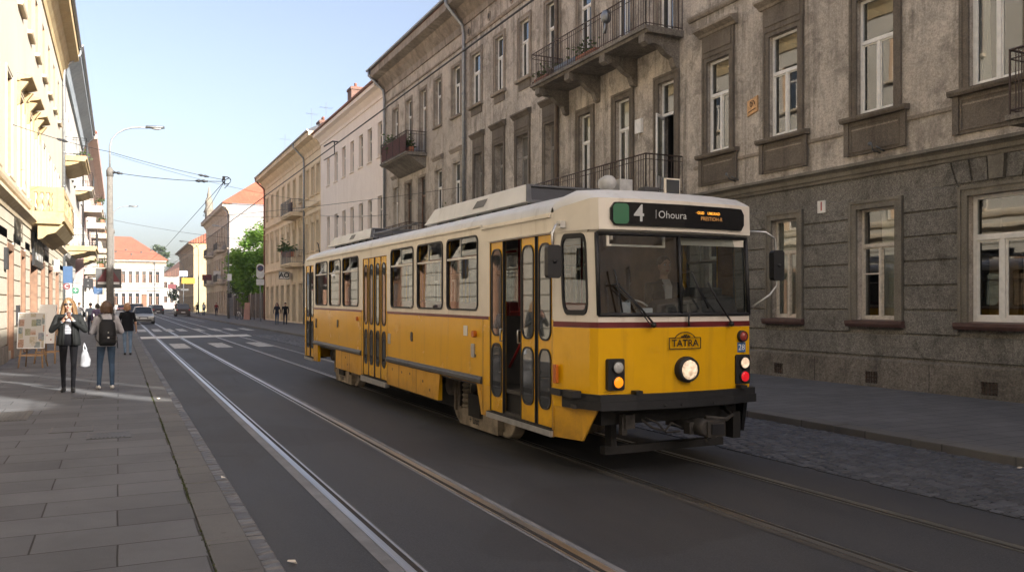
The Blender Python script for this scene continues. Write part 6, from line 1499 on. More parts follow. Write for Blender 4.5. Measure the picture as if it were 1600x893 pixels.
    for sx in (-1, 1):
        mb = MB(); mb.ell(hp(sx * .031, .066, .012), S(.0135, .011, .0095), 8, 6, 0); mb.ell(hp(sx * .031, .0755, .012), S(.006, .003, .006), 8, 6, 1); mb.build('eye', [m_whitec, m_black], t_, off=(0, 0, 0))
        mb = MB(); mb.tube([hp(sx * .014, .083, .036), hp(sx * .033, .08, .041), hp(sx * .05, .066, .034)], .004 * k, 5); mb.build('eyebrow', hair, t_, off=(0, 0, 0))
    h = Body(); rnd = random.Random(hash(label) % 1000 if False else len(label))
    h.ell(hp(0, -.025, .042), S(.084, .095, .088), 0)
    if hairstyle == 'long':
        for sx in (-1, 1):
            for q in range(5):
                x0 = sx * (.045 + .009 * q); h.cap(hp(x0, .045 - .03 * q, .085 - .012 * q), hp(sx * (.083 + .006 * q), .022 - .026 * q, -.06), .024 * k, .028 * k, 0); h.cap(hp(sx * (.083 + .006 * q), .022 - .026 * q, -.06), hp(sx * (.10 + .012 * (q % 3)), .02 - .03 * q, -.19 - .03 * (q % 2)), .028 * k, .03 * k, 0); h.cap(hp(sx * (.10 + .012 * (q % 3)), .02 - .03 * q, -.19 - .03 * (q % 2)), hp(sx * (.095 + .012 * (q % 2)), .035 - .03 * q, -.31 - .025 * (q % 3)), .028 * k, .014 * k, 0)
        for q in range(5): h.cap(hp(-.06 + .03 * q, -.09, -.0), hp(-.07 + .035 * q, -.10, -.28 + .02 * (q % 2)), .035 * k, .02 * k, 0)
    elif hairstyle == 'bob':
        h.ell(hp(0, -.03, .02), S(.1, .105, .1), 0)
        for q in range(9):
            a = R(180 + 20 * (q - 4) * 1.15) ; h.cap(hp(.085 * math.sin(a), -.025 + .085 * math.cos(a), .0), hp(.088 * math.sin(a), -.02 + .085 * math.cos(a), -.095 - .012 * (q % 2)), .034 * k, .026 * k, 0)
    elif hairstyle == 'ponytail': h.cap(hp(0, -.11, .05), hp(0, -.13, -.12), .035 * k, .018 * k, 0)
    elif hairstyle == 'cap': h.cap(hp(0, .05, .062), hp(0, .13, .05), .05 * k, .03 * k, 0)
    h.make('hair' if hairstyle != 'cap' else 'cap', [hair], t_, .009 if near else .016, 2)
    return t_, hp, S
# woman walking towards the camera, hands at a cup
wy, wx = 17.6, -.84
pw_, hp, S = person('woman with long blond hair and sunglasses in a dark open jacket, drinking', (wx, wy, 0), R(180), 1.72, m_stripe, m_blackc, m_shoeb, m_hblond, 'long', ((-.075, .10), (.085, -.06)),
    (((-.27, .06, 1.14), (-.075, .23, 1.33), (.45, .5, .7), (-.5, -.3, .6), .75), ((.27, .05, 1.13), (.085, .235, 1.31), (-.45, .5, .7), (.5, -.3, .6), .75)), 1, True, nod=.12, slim=.88)
J = Body(); k = 1.72 / 1.7
for sx in (-1, 1):     # open jacket: two fronts, back and sleeves as one shell
    J.loft([S(sx * .125, .0, .86, .085, .135), S(sx * .112, 0, 1.0, .078, .125), S(sx * .10, .0, 1.12, .072, .118), S(sx * .105, .0, 1.3, .085, .125), S(sx * .10, -.01, 1.39, .09, .1), S(sx * .075, -.015, 1.44, .05, .07)], 0, 16)
    J.cap(S(sx * .178, -.012, 1.375), S(sx * .272, .055, 1.14), .064 * k, .054 * k, 0); J.cap(S(sx * .272, .055, 1.14), S(sx * .11, .205, 1.285), .054 * k, .04 * k, 0)
    J.cap(S(sx * .055, .085, 1.40), S(sx * .075, .125, 1.2), .022 * k, .026 * k, 0); J.cap(S(sx * .075, .125, 1.2), S(sx * .09, .14, .88), .02 * k, .02 * k, 0)
J.loft([S(0, -.045, .86, .17, .1), S(0, -.04, 1.1, .14, .09), S(0, -.045, 1.3, .165, .095), S(0, -.04, 1.42, .12, .065)], 0)
J.make('jacket', [m_jacket], pw_, .011, 3)
for sx in (-1, 1):
    pass
mb = MB()
for sx in (-1, 1): mb.ell(hp(sx * .034, .078, .012), S(.03, .012, .022), 12, 8)
mb.tube([hp(-.07, .07, .02), hp(0, .092, .022), hp(.07, .07, .02)], .004, 5)
for sx in (-1, 1): mb.tube([hp(sx * .066, .07, .02), hp(sx * .08, -.01, .015)], .004, 5)
mb.build('sunglasses', m_black, pw_, off=(0, 0, 0))
t_ = thing('paper_cup', 'dark drinking cup held to her mouth by the woman in the jacket', 'cup', (wx + .015, wy - .315, 1.435))
mb = MB(); mb.lathe([(.027, -.06), (.036, .04), (.036, .045)], (0, 0, 0), n=14); mb.build('cup_body', pm('cup_brown', (.14, .07, .05), .5), t_, off=(0, 0, 0)); mb = MB(); mb.lathe([(.038, .045), (.038, .055), (.03, .065), (.01, .066)], (0, 0, 0), n=14); mb.build('lid', m_black, t_, off=(0, 0, 0))
t_ = thing('plastic_bag', 'thin white plastic bag hanging at the side of the woman in the jacket', 'bag', (wx + .27, wy + .06, .60))
b_ = Body(); b_.loft([(0, 0, -.15, .04, .04), (0, 0, -.13, .085, .05), (.01, 0, -.02, .09, .045), (0, 0, .10, .065, .03), (0, 0, .18, .03, .02)], 0); b_.cap((-.03, 0, .18), (-.02, .01, .3), .014, .01, 0); b_.cap((.03, 0, .18), (-.01, .01, .3), .014, .01, 0)
b_.make('bag_body', [paint('plastic_bag_white', (.25, .26, .28), .4, .12, 9, .5, 18)], t_, .011, 1)
# woman with a backpack, seen from behind
bx, by = -.21, 17.9
pb, hp, S = person('woman in grey sweater and blue jeans seen from behind with a backpack', (bx, by, 0), R(8), 1.67, m_greyk, m_jeans, m_shoew, m_hbrown, 'bob', ((-.13, .03), (.10, -.02)),
    (((-.245, .06, 1.12), (-.10, .25, 1.14), (.6, .7, .1), (0, -.2, 1), .5), ((.27, .0, 1.13), (.17, .24, 1.10), (-.4, .8, .1), (0, -.2, 1), .5)), 1, True)
k = 1.67 / 1.7
Jk = Body(); Jk.loft([S(0, 0, .84, .178, .135), S(0, 0, .97, .185, .14), S(0, .0, 1.1, .172, .13), S(0, 0, 1.28, .182, .132), S(0, -.008, 1.385, .178, .112), S(0, -.015, 1.44, .11, .085), S(0, -.012, 1.49, .062, .062)], 0)
for sx, el, wr in ((-1, (-.245, .06, 1.12), (-.125, .215, 1.14)), (1, (.27, .0, 1.13), (.19, .20, 1.105))):
    Jk.cap(S(sx * .17, -.012, 1.375), S(*el), .066 * k, .055 * k, 0); Jk.cap(S(*el), S(*wr), .055 * k, .04 * k, 0)
Jk.make('sweater', [m_greyk], pb, .011, 3)
t_ = thing('backpack', 'black backpack on the back of the woman in the grey sweater', 'backpack', (bx, by, 0), R(8))
q = Body(); q.loft([S(-.01, -.2, .86, .13, .06), S(-.01, -.215, .9, .155, .085), S(-.01, -.215, 1.15, .155, .09), S(-.01, -.2, 1.3, .14, .075), S(-.01, -.18, 1.37, .09, .045)], 0); q.loft([S(-.01, -.29, .9, .11, .03), S(-.01, -.3, .95, .12, .04), S(-.01, -.295, 1.08, .12, .04), S(-.01, -.285, 1.13, .1, .025)], 0)
o = q.make('bag_body', [pm('nylon_black', (.015, .015, .016), .6)], t_, .012, 2)
mb = MB()
for sx in (-1, 1): mb.tube([S(sx * .10, -.17, 1.36), S(sx * .125, -.06, 1.475), S(sx * .13, .06, 1.45), S(sx * .14, .13, 1.3)], .02, 6); mb.tube([S(sx * .15, -.16, .92), S(sx * .19, -.03, .98), S(sx * .18, .07, 1.08)], .011, 5)
mb.build('strap', m_rubg, t_, off=(0, 0, 0))
mb = MB(); mb.tube([S(.19, -.02, 1.02), S(.2, -.02, .8)], .009, 5); mb.tube([S(-.10, -.345, 1.03), S(.09, -.345, 1.03)], .006, 4); mb.build('webbing', m_rub, t_, off=(0, 0, 0))
mb = MB(); mb.box(-.025, .005, -.36, -.345, .99, 1.02); mb.ell((-.01, -.345, 1.1), (.014, .008, .014)); mb.build('buckle', m_alu, t_, off=(0, 0, 0))
# woman in a sleeveless black top
p3, hp, S = person('woman in a black short sleeved top and light jeans, back turned', (.26, 29.5, 0), R(0), 1.64, m_blackc, m_jeansl, m_shoeb, m_hginger, 'bob', ((-.07, .04), (.09, -.05)), (((-.25, .04, 1.12), (-.15, .22, 1.05)), ((.25, -.01, 1.1), (.27, .08, .86))), .5, True, vox=.011)
q = Body(); q.loft([S(0, 0, .80, .2, .15), S(0, 0, .95, .195, .145), S(0, .0, 1.1, .175, .13), S(0, 0, 1.3, .182, .13), S(0, -.01, 1.39, .175, .105), S(0, -.015, 1.44, .1, .08)], 0); q.make('top', [m_blackc], p3, .013, 2)
person('person in a white shirt with a dark bag walking away by the shops', (-2.15, 57, 0), R(-5), 1.7, m_whitec, m_jeansl, m_shoeb, m_hbrown, 'short', ((-.08, .12), (.09, -.14)), fem=False)
t_ = thing('shoulder_bag', 'dark shoulder bag carried on the hip of the white shirted walker', 'bag', (-1.88, 56.93, 0)); mb = MB(); mb.box(-.06, .08, -.2, .2, .82, 1.14); o = mb.build('bag_body', m_blackc, t_, off=(0, 0, 0), bevel=.03); mb = MB(); mb.tube([(.0, 0, 1.12), (-.1, -.14, 1.3), (-.38, -.13, 1.5)], .02, 5); mb.build('strap', m_blackc, t_, off=(0, 0, 0))
person('dark haired person in a purple top just behind the backpack woman', (-.92, 45, 0), R(5), 1.62, m_purple, m_jeans, m_shoeb, m_hblack, 'bob', ((-.08, .1), (.09, -.1)))
person('person in a pale top and dark cap beyond the lamp post', (-.45, 62, 0), R(0), 1.7, m_whitec, m_jeans, m_shoeb, m_hblack, 'short', ((-.08, .1), (.09, -.1)), fem=False)
person('dark clothed person partly hidden beside the purple top', (-1.35, 50, 0), R(0), 1.66, m_greyc, m_navy, m_shoeb, m_hblack, 'short', ((-.08, .1), (.09, -.1)), fem=False)
# couple on the right pavement
person('person in a dark coat and jeans walking with a capped companion', (11.2, 66.6, 0), R(165), 1.68, m_navy, m_jeans, m_shoeb, m_hblack, 'long', ((-.08, .12), (.09, -.1)), coat=True, vox=.013)
person('person in a black jacket and flat cap beside the long haired walker', (11.78, 66.3, 0), R(165), 1.70, m_blackc, m_navy, m_shoeb, m_blackc, 'cap', ((-.08, -.1), (.09, .12)), fem=False, coat=True, vox=.013)
for i, (x, y, r_, H, sh_, pa, lb, hs_) in enumerate([
    (11.9, 118, 170, 1.75, m_redc, m_navy, 'person in a dark red coat near the end of the fence', 'short'), (11.2, 128, 10, 1.8, m_navy, m_jeans, 'tall person in navy walking by the grey house door', 'short'), (10.8, 124, 200, 1.7, m_whitec, m_jeans, 'person in a white top on the far right pavement', 'bob'),
    (11.0, 137, 0, 1.75, m_blackc, m_blackc, 'person all in black beside the far balcony', 'short'), (10.2, 146, 180, 1.75, m_greyc, m_jeans, 'person in grey blue standing near the thin lamp post', 'short'), (9.9, 155, 0, 1.7, m_greyc, m_navy, 'person in grey by the far kerb with a dark backpack', 'short'),
    (9.7, 168, 180, 1.8, m_redc, m_jeansl, 'person in dark red under the yellow shop sign', 'short'), (9.4, 160, 20, 1.7, m_blackc, m_greyc, 'slim person in black next to the parked car', 'bob')]):
    person(lb, (x, y, 0), R(r_), H, sh_, pa, m_shoeb, m_hblack, hs_, ((-.08, .12), (.09, -.12)), fem=i % 2 == 1, group='pedestrians on the far right pavement', vox=.026)
# driver
dv, hp, S = person('tram driver in a dark suit and white shirt behind the windscreen', (5.78, 8.05, .53), R(172), 1.66, m_blackc, m_navy, m_shoeb, m_hbrown, 'short', arms=(((-.26, .10, 1.15), (-.14, .36, 1.16)), ((.26, .10, 1.15), (.2, .36, 1.16))), fem=False, near=True, sit=.86, vox=.012, cat='person')
mb = MB(); mb.prism([S(-.05, .112, 1.36), S(.05, .112, 1.36), S(.03, .125, 1.05), S(-.03, .125, 1.05)], [S(-.06, .07, 1.37), S(.06, .07, 1.37), S(.04, .07, 1.05), S(-.04, .07, 1.05)]); mb.prism([S(-.055, .05, 1.42), S(.055, .05, 1.42), S(.05, .108, 1.36), S(-.05, .108, 1.36)], [S(-.05, .04, 1.44), S(.05, .04, 1.44), S(.04, .07, 1.39), S(-.04, .07, 1.39)]); mb.build('shirt_front', m_whitec, dv, off=(0, 0, 0))

# ------------------------------------------------------------------ cars
m_tyre = paint('tyre', (.018, .018, .018), .85); m_rim = paint('rim', (.38, .38, .38), .35, .1, 6, metal=.8); m_cglass = glass_dark('car_glass', (.02, .024, .028), 1.6, .01)
m_lampw = paint('headlamp', (.6, .6, .58), .1); m_lampr = paint('rear_lamp', (.35, .012, .012), .2); m_plate = paint('number_plate', (.62, .62, .6), .5)
def cpaint(name, c): 
    t = NT(name); return t.fin(c, .3, None, Coat_Weight=.8, Coat_Roughness=.05, Metallic=.35)
def car(label, x, y, rz, c, W=1.78, L=4.4, H=1.45, kind='estate', group='cars in the street', lit=False):
    t_ = thing('car', label, 'car', (x, y, -.1), rz, group); pm_ = cpaint('car_paint', c)
    hw = W / 2; suv = kind == 'suv'; hood = .98 if suv else .84; gl = hood + .02; bot = .24 if suv else .18
    # front of the car is +Y before rotation
    st = [(L / 2, .78, bot + .12, hood - .28), (L / 2 - .08, .9, bot, hood - .12), (L / 2 - .5, .98, bot, hood - .04), (L * .2, 1., bot, hood + .04), (0, 1., bot, hood + .08), (-L * .3, 1., bot, hood + .1), (-L / 2 + .12, .96, bot + .02, hood + .09), (-L / 2, .85, bot + .12, hood - .02)]
    mb = MB(); rs = []
    for yy, wf, z0, z1 in st:
        w_ = hw * wf; zm = (z0 + z1) / 2
        rs.append([(-w_ * .92, yy, z0), (-w_, yy, z0 + .1), (-w_ * 1.0, yy, zm), (-w_ * .97, yy, z1 - .07), (-w_ * .86, yy, z1), (0, yy, z1 + .03), (w_ * .86, yy, z1), (w_ * .97, yy, z1 - .07), (w_, yy, zm), (w_, yy, z0 + .1), (w_ * .92, yy, z0), (0, yy, z0 - .02)])
    mb.rings(rs, 0, True); o_ = mb.build('body', pm_, t_, off=(0, 0, 0))
    y0 = L * .2 + .02; y1 = y0 - .75; y3 = -L / 2 + .16; y2 = y3 + (.35 if kind != 'sedan' else .95)
    if kind == 'sedan': y3 += .5
    zt = H; a = hw * .9; b_ = hw * .70
    q = [(y0, gl, a), (y1, zt - .04, b_), ((y1 + y2) / 2, zt, b_), (y2, zt - .04, b_), (y3, gl + .05, a)]
    mb = MB(); mb.rings([[(-a, yy if i in (0, 4) else yy, gl), (-w_ if i not in (0, 4) else -a * .99, yy, z), (w_ if i not in (0, 4) else a * .99, yy, z), (a, yy, gl)] for i, (yy, z, w_) in enumerate(q)], 0, False); mb.build('cabin_glass', m_cglass, t_, off=(0, 0, 0))
    mb = MB(); mb.rings([[(-b_ - .02, yy, z - .03), (-b_ * .8, yy, z + .015), (0, yy, z + .035), (b_ * .8, yy, z + .015), (b_ + .02, yy, z - .03)] for yy, z in ((y1 + .04, zt - .04), ((y1 + y2) / 2, zt), (y2 - .04, zt - .04))], 0, True, False, False)
    for sx in (-1, 1):
        for yb0, yb1 in ((y0, y1), (y3, y2)): mb.tube([(sx * (a + .005), yb0, gl), (sx * (b_ + .01), yb1, zt - .04)], .035, 6)
        mb.tube([(sx * (a + .003), (y1 + y2) / 2, gl), (sx * (b_ + .012), (y1 + y2) / 2, zt - .02)], .035, 6)
    mb.build('roof', pm_, t_, off=(0, 0, 0))
    wr = .36 if suv else .31
    for sx in (-1, 1):
        for yy in (L * .31, -L * .3):
            mb = MB(); xo = sx * (hw - .2); mb.lathe([(wr * .6, xo), (wr, xo + sx * .01), (wr, xo + sx * .19), (wr * .66, xo + sx * .21)], (0, yy, wr), 'x', 20); w_ = mb.build('wheel', m_tyre, t_, off=(0, 0, 0))
            mb = MB(); mb.lathe([(wr * .64, xo + sx * .2), (wr * .2, xo + sx * .215), (.02, xo + sx * .215)], (0, yy, wr), 'x', 16); mb.build('rim', m_rim, w_, off=(0, 0, 0))
        mb = MB(); mb.ell((sx * (hw * .72), L / 2 - .06, hood - .24), (.2, .1, .085), 12, 8); mb.build('headlight', m_lampw if not lit else m_lampon, t_, off=(0, 0, 0))
        mb = MB(); mb.ell((sx * (hw * .78), -L / 2 + .06, hood - .1), (.14, .08, .13), 12, 8); mb.build('tail_light', m_lampr, t_, off=(0, 0, 0))
        mb = MB(); mb.ell((sx * (hw + .1), y0 - .15, gl + .06), (.11, .06, .075), 10, 6); mb.build('mirror', pm_, t_, off=(0, 0, 0))
    mb = MB(); mb.box(-.36, .36, L / 2 - .03, L / 2 + .012, hood - .34, hood - .22); mb.box(-hw * .7, hw * .7, L / 2 - .1, L / 2 + .006, bot + .1, bot + .24); mb.build('grille', m_black, t_, off=(0, 0, 0))
    for s_ in (1, -1):
        mb = MB(); yy = s_ * (L / 2 + .016); mb.box(-.26, .26, min(yy, yy - s_ * .02), max(yy, yy - s_ * .02), bot + .26, bot + .37); mb.build('number_plate', m_plate, t_, off=(0, 0, 0))
    mb = MB()
    for s_ in (1, -1): mb.box(-hw * .86, hw * .86, s_ * (L / 2 - .12) - .06, s_ * (L / 2 - .12) + .06, bot - .02, bot + .1)
    mb.build('bumper', m_rub, t_, off=(0, 0, 0))
    if kind in ('suv', 'estate'):
        mb = MB()
        for sx in (-1, 1): mb.tube([(sx * b_ * .86, y1, zt + .05), (sx * b_ * .86, y2, zt + .05)], .018, 5)
        mb.build('roof_rail', m_rub, t_, off=(0, 0, 0))
    return t_
PI = math.pi
car('silver grey estate car coming along the left tram track', 1.95, 80, PI, (.33, .34, .33), 1.8, 4.5, 1.47, 'sedan')
car('dark blue grey van-like car close behind the silver one', 1.55, 93, PI, (.05, .06, .075), 1.85, 4.5, 1.75, 'suv')
car('dark bronze off-roader driving away near the right kerb', 8.0, 124, 0, (.05, .038, .03), 1.9, 4.6, 1.75, 'suv')
car('dark estate car driving away in the middle of the street', 5.9, 150, 0, (.035, .03, .032), 1.8, 4.5, 1.55, 'estate')
car('light blue grey car queueing behind the van-like car', 2.2, 118, PI, (.16, .2, .24), 1.8, 4.4, 1.5, 'estate')
car('pale silver car queueing further back at left', 2.3, 150, PI, (.4, .41, .42), 1.8, 4.4, 1.5, 'sedan')
car('white car far off near the palace door', 4.2, 205, PI, (.6, .6, .6), 1.8, 4.4, 1.5, 'estate')
car('black hatchback far off beyond the dark estate car', 6.4, 190, 0, (.03, .03, .035), 1.8, 4.2, 1.5, 'estate')
car('grey car far off by the white gabled house', 8.2, 230, 0, (.2, .21, .22), 1.8, 4.4, 1.5, 'sedan')
car('red car far off before the palace', 0.6, 215, PI, (.3, .04, .03), 1.8, 4.2, 1.5, 'estate')

# ------------------------------------------------------------------ street lamps
m_pole = stucco('lamp_pole_concrete', (.17, .16, .145), (.14, .13, .118), (.08, .075, .067), .4, .25, 40, .4, (.11, .1, .09), 0)
m_arm = paint('lamp_arm_grey', (.22, .235, .245), .5, .12, 6)
def lamp_post(label, x, y, sgn, h=7.9, ht=10.0, reach=2.1, r0=.15, r1=.12, thin=False):
    t_ = thing('street_lamp', label, 'street lamp', (x, y, 0), 0, 'street lamps')
    mb = MB(); mb.tube([(x, y, 0), (x, y, h * .5), (x, y, h)], [r0, (r0 + r1) / 2, r1], 12); mb.lathe([(r1 * 1.15, h - .25), (r1 * 1.2, h), (r1 * .7, h + .12), (.05, h + .14)], (x, y, 0), n=12); mb.build('pole', m_arm if thin else m_pole, t_)
    mb = MB(); zb = ht - reach * .62; pts = [(x, y, h), (x, y, zb)] + [(x + sgn * reach * .8 * (1 - math.cos(R(a))), y, zb + (ht - zb) * math.sin(R(a))) for a in (20, 40, 58, 74, 88)] + [(x + sgn * reach, y, ht + .02)]
    mb.tube(pts, .042, 8); mb.build('arm', m_arm, t_)
    mb = MB(); xh = x + sgn * reach; mb.rings([[(xh + sgn * u, y + v * .13 * w_, ht + .02 + u * .06 + z * .5) for v, z in ((-1, 0), (-.7, .12), (0, .18), (.7, .12), (1, 0), (.6, -.05), (-.6, -.05))] for u, w_ in ((-.08, .5), (.12, 1.), (.45, 1.15), (.66, .7))]); o = mb.build('lamp_head', m_zinc, t_)
    mb = MB(); mb.ell((xh + sgn * .34, y, ht + .01), (.22, .1, .06), 10, 6); mb.build('lens', m_lens, o)
lamp_post('concrete street lamp post with a big sign, above the backpack woman', -.32, 38.6, 1, 7.2, 9.1, 1.45)
lamp_post('further street lamp on the left pavement with thin curved arm', -.42, 79, 1, 7.9, 10.0, 1.3)
lamp_post('street lamp before the board fence on the right pavement', 11.1, 97.3, -1, 4.8, 10.2, 1.1, .11, .08)
lamp_post('slim street lamp in front of the grey house balcony', 11.6, 142, -1, 6.0, 11.5, 2.2, .12, .08, True)
lamp_post('small distant lamp before the palace front', -1.0, 185, 1, 6.5, 10.4, 2.6, .12, .09, True)
lamp_post('small distant lamp beside the yellow house', 12.0, 182, -1, 6.5, 10.6, 2.4, .12, .09, True)

# ------------------------------------------------------------------ wires
m_wire = paint('wire', (.03, .03, .032), .6)
def wire(label, pts, r=.012, sag=0.0, n=12, ins=()):
    out = []
    for a, b_ in zip(pts[:-1], pts[1:]):
        a, b_ = Vector(a), Vector(b_)
        for k in range(n):
            f_ = k / n; p = a.lerp(b_, f_); p.z -= sag * 4 * f_ * (1 - f_); out.append(p)
    out.append(Vector(pts[-1])); mb = MB(); mb.tube(out, r, 5)
    for f_ in ins:
        p = out[int(f_ * (len(out) - 1))]; q = out[min(int(f_ * (len(out) - 1)) + 1, len(out) - 1)]; d = (q - p).normalized()
        mb.tube([p, p + d * .5], r * 3, 6); mb.tube([p + d * .08, p + d * .16], r * 4.5, 6); mb.tube([p + d * .3, p + d * .38], r * 4.5, 6)
    c = out[0].copy(); o = mb.build('overhead_wire', m_wire, off=c); o.location = c; tag(o, label, 'wire', 'overhead tram wires'); return o
wire('tram contact wire running along the street above the yellow tram', [(5.19, -6, 5.85), (5.19, 60, 5.85), (5.19, 130, 5.85)], .016, .0)
wire('contact wire of the left track ending at the ring hanger', [(4.0, 36.5, 6.75), (3.3, 70, 6.0), (2.4, 110, 5.9), (2.4, 240, 5.9)], .013, .0)
wire('span wire from the lamp post top to the ring hanger', [(-.3, 38.6, 7.15), (4.0, 36.6, 6.75)], .014, .1, ins=(.05, .8))
wire('span wire from the cream house wall past the lamp to the hanger', [(-2.85, 28.9, 7.0), (-.3, 33.2, 7.1), (4.0, 36.5, 6.8)], .011, .06, ins=(.22, .9))
wire('span wire from the ring hanger to the cream house corner', [(4.0, 36.6, 6.75), (5.19, 60, 7.6), (13.55, 70, 8.9)], .012, .05)
wire('pair of thin wires crossing over the tram to the pink house', [(13.58, 44.9, 6.6), (13.55, 62, 8.2)], .012, .1, ins=(.7,))
wire('cross wire over the tram between the tan house and its downpipe', [(5.19, 46, 6.3), (13.58, 33.4, 6.7)], .010, .08)
wire('high thin wire crossing the sky from the left lamp arm', [(-.3, 38.6, 7.9), (13.5, 62, 9.2)], .009, .3)
wire('lower span wire from the second lamp across the street', [(-.42, 79, 8.8), (13.5, 86, 7.9)], .014, .25)
wire('faint span wire far along the street', [(-.8, 120, 8.6), (13.5, 122, 8.4)], .016, .25)
t_ = thing('wire_hanger', 'dark ring shaped wire hanger where the span wires meet', 'wire hanger', (4.0, 36.5, 6.75))
mb = MB(); mb.tube([(4.08 + .17 * math.cos(R(a)), 36.5, 6.78 + .15 * math.sin(R(a))) for a in range(0, 330, 22)], .02, 5); mb.tube([(4.0, 36.5, 6.6), (4.02, 36.5, 6.8), (4.2, 36.5, 6.9)], .02, 5); mb.box(3.92, 4.02, 36.45, 36.55, 6.78, 6.95); mb.tube([(4.25, 36.5, 6.75), (4.15, 36.5, 6.62), (4.0, 36.5, 6.45)], .015, 5); mb.build('ring', m_wire, t_)
t_ = thing('wire_clamp', 'forked clamp on the contact wire before the tan house', 'wire clamp', (5.19, 22, 5.85))
mb = MB(); mb.tube([(5.19, 21.6, 5.87), (5.19, 22.2, 5.99), (5.0, 22.4, 5.87)], .02, 5); mb.tube([(5.19, 22, 5.95), (5.19, 22.0, 5.62), (5.0, 22.4, 5.5)], .015, 5); mb.build('clamp_arm', m_wire, t_)

# ------------------------------------------------------------------ signs
m_sgrey = paint('sign_back_grey', (.075, .075, .075), .6); m_sred = paint('sign_red', (.13, .028, .032), .6); m_swhite = paint('sign_white', (.62, .62, .6), .5); m_sblue = paint('sign_blue', (.03, .075, .16), .5)
t_ = thing('pole_sign', 'dark framed square sign with a maroon triangle on the lamp post', 'sign', (-.32, 38.4, 2.75))
mb = MB(); mb.box(-.86, .12, 38.86, 38.90, 2.3, 3.12); mb.build('board', m_sgrey, t_)
mb = MB(); mb.prism([(-.82, 38.85, 2.56), (.08, 38.85, 2.56), (-.25, 38.85, 3.1), (-.49, 38.85, 3.1)], [(-.82, 38.855, 2.56), (.08, 38.855, 2.56), (-.25, 38.855, 3.1), (-.49, 38.855, 3.1)]); mb.build('triangle', m_sred, t_)
mb = MB(); mb.box(-.78, .04, 38.835, 38.848, 2.46, 2.555); mb.build('white_bar', m_swhite, t_)
def post_sign(label, x, y, zb, w_, h_, mt_, txt=None, post=True, tm=None, cat='sign', r=.02, sgn=0, ts=.5):
    t_ = thing('sign', label, cat, (x, y, 0))
    mb = MB(); p_ = rr(x - w_ / 2, x + w_ / 2, zb, zb + h_, min(r, w_ / 2.2)); mb.prism([(a, y - .02, z) for a, z in p_], [(a, y + .02, z) for a, z in p_]); mb.build('board', mt_, t_)
    if txt:
        q = MB()
        for k, l_ in enumerate(txt): text_mb(q, l_, h_ * ts, lambda a, z: (x + a, y - .024, zb + h_ * (1 - (k + .5) / len(txt)) + z))
        q.build('lettering', tm or m_swhite, t_)
    q = MB()
    if post: q.tube([(x, y + .06, 0), (x, y + .06, zb + h_)], .035, 8)
    else: q.tube([(x, y, zb + h_ / 2), (x + sgn, y, zb + h_ / 2)], .02, 6)
    q.build('post' if post else 'bracket', m_arm, t_); return t_
post_sign('blue rectangular street sign on a thin post below the triangle board', -1.19, 60, 2.25, .52, .5, m_sblue, ['–', '––'], True, ts=.3)
post_sign('black projecting shop sign with two small white marks', -1.85, 63, 2.7, .6, .65, m_black, ['•', '•'], False, sgn=-1.05, ts=.28)
post_sign('white and dark blue projecting sign box on the white house', -2.45, 50.5, 2.75, .45, .9, m_sblue, None, False, sgn=-.45)
post_sign('red round projecting sign beneath the blue sign box', -2.5, 50.4, 2.4, .34, .34, m_sred, ['C'], False, sgn=-.4, r=.165, ts=.8)
post_sign('green cross shaped pharmacy style sign on the left wall', -2.35, 57, 2.25, .36, .36, paint('sign_green', (.02, .13, .07), .5), ['+'], False, sgn=-.55, r=.1, ts=1.2)
post_sign('pink vertical banner sign on the left house', -2.4, 64, 2.9, .5, 1.9, paint('sign_pink', (.36, .24, .23), .6), None, False, sgn=-.5)
ns = thing('no_parking_sign', 'white post sign with a blue and red no parking disc', 'sign', (11.83, 79.1, 0))
mb = MB(); p_ = rr(11.45, 12.15, 3.95, 5.3, .3); mb.prism([(a, 79.06, z) for a, z in p_], [(a, 79.10, z) for a, z in p_]); mb.box(11.45, 12.15, 79.06, 79.1, 3.35, 3.9); mb.build('board', m_swhite, ns)
mb = MB(); mb.lathe([(.28, 79.05), (.28, 79.055)], (11.8, 0, 4.9), 'y', 24); dsk = mb.build('disc', m_sred, ns); mb = MB(); mb.lathe([(.21, 79.045), (.21, 79.049)], (11.8, 0, 4.9), 'y', 24); mb.build('disc_centre', m_sblue, dsk)
mb = MB(); mb.prism([(11.62, 79.04, 5.06), (11.66, 79.04, 5.1), (11.98, 79.04, 4.74), (11.94, 79.04, 4.7)], [(11.62, 79.044, 5.06), (11.66, 79.044, 5.1), (11.98, 79.044, 4.74), (11.94, 79.044, 4.7)]); mb.build('slash', m_sred, dsk)
mb = MB(); mb.tube([(11.8, 79.14, 0), (11.8, 79.14, 5.0)], .04, 8); mb.build('post', m_arm, ns)
for k, (x, y, z, w_, h_, mt_, lb) in enumerate([(13.0, 128, 5.3, 1.0, 1.1, m_swhite, 'square white projecting sign with a dark mark on the grey house'), (12.6, 139, 5.3, 1.4, .9, m_sred, 'red projecting shop sign on the grey house'), (12.2, 172, 5.5, 2.4, 1.1, paint('sign_yellow', (.42, .25, .02), .5), 'long yellow shop sign before the yellow house'), (11.6, 176, 7.0, 1.5, 1.1, paint('sign_pale_blue', (.3, .36, .42), .5), 'pale blue sign above the yellow shop sign'), (9.6, 178, 4.6, 1.5, .9, m_sred, 'small red sign far off by the crossing'), (11.2, 176, 4.2, 2.6, .4, m_sgrey, 'dark awning edge beneath the yellow shop sign')]):
    post_sign(lb, x, y, z, w_, h_, mt_, ['n'] if k == 0 else None, k in (3, 4), m_black, sgn=1.5, ts=.6)
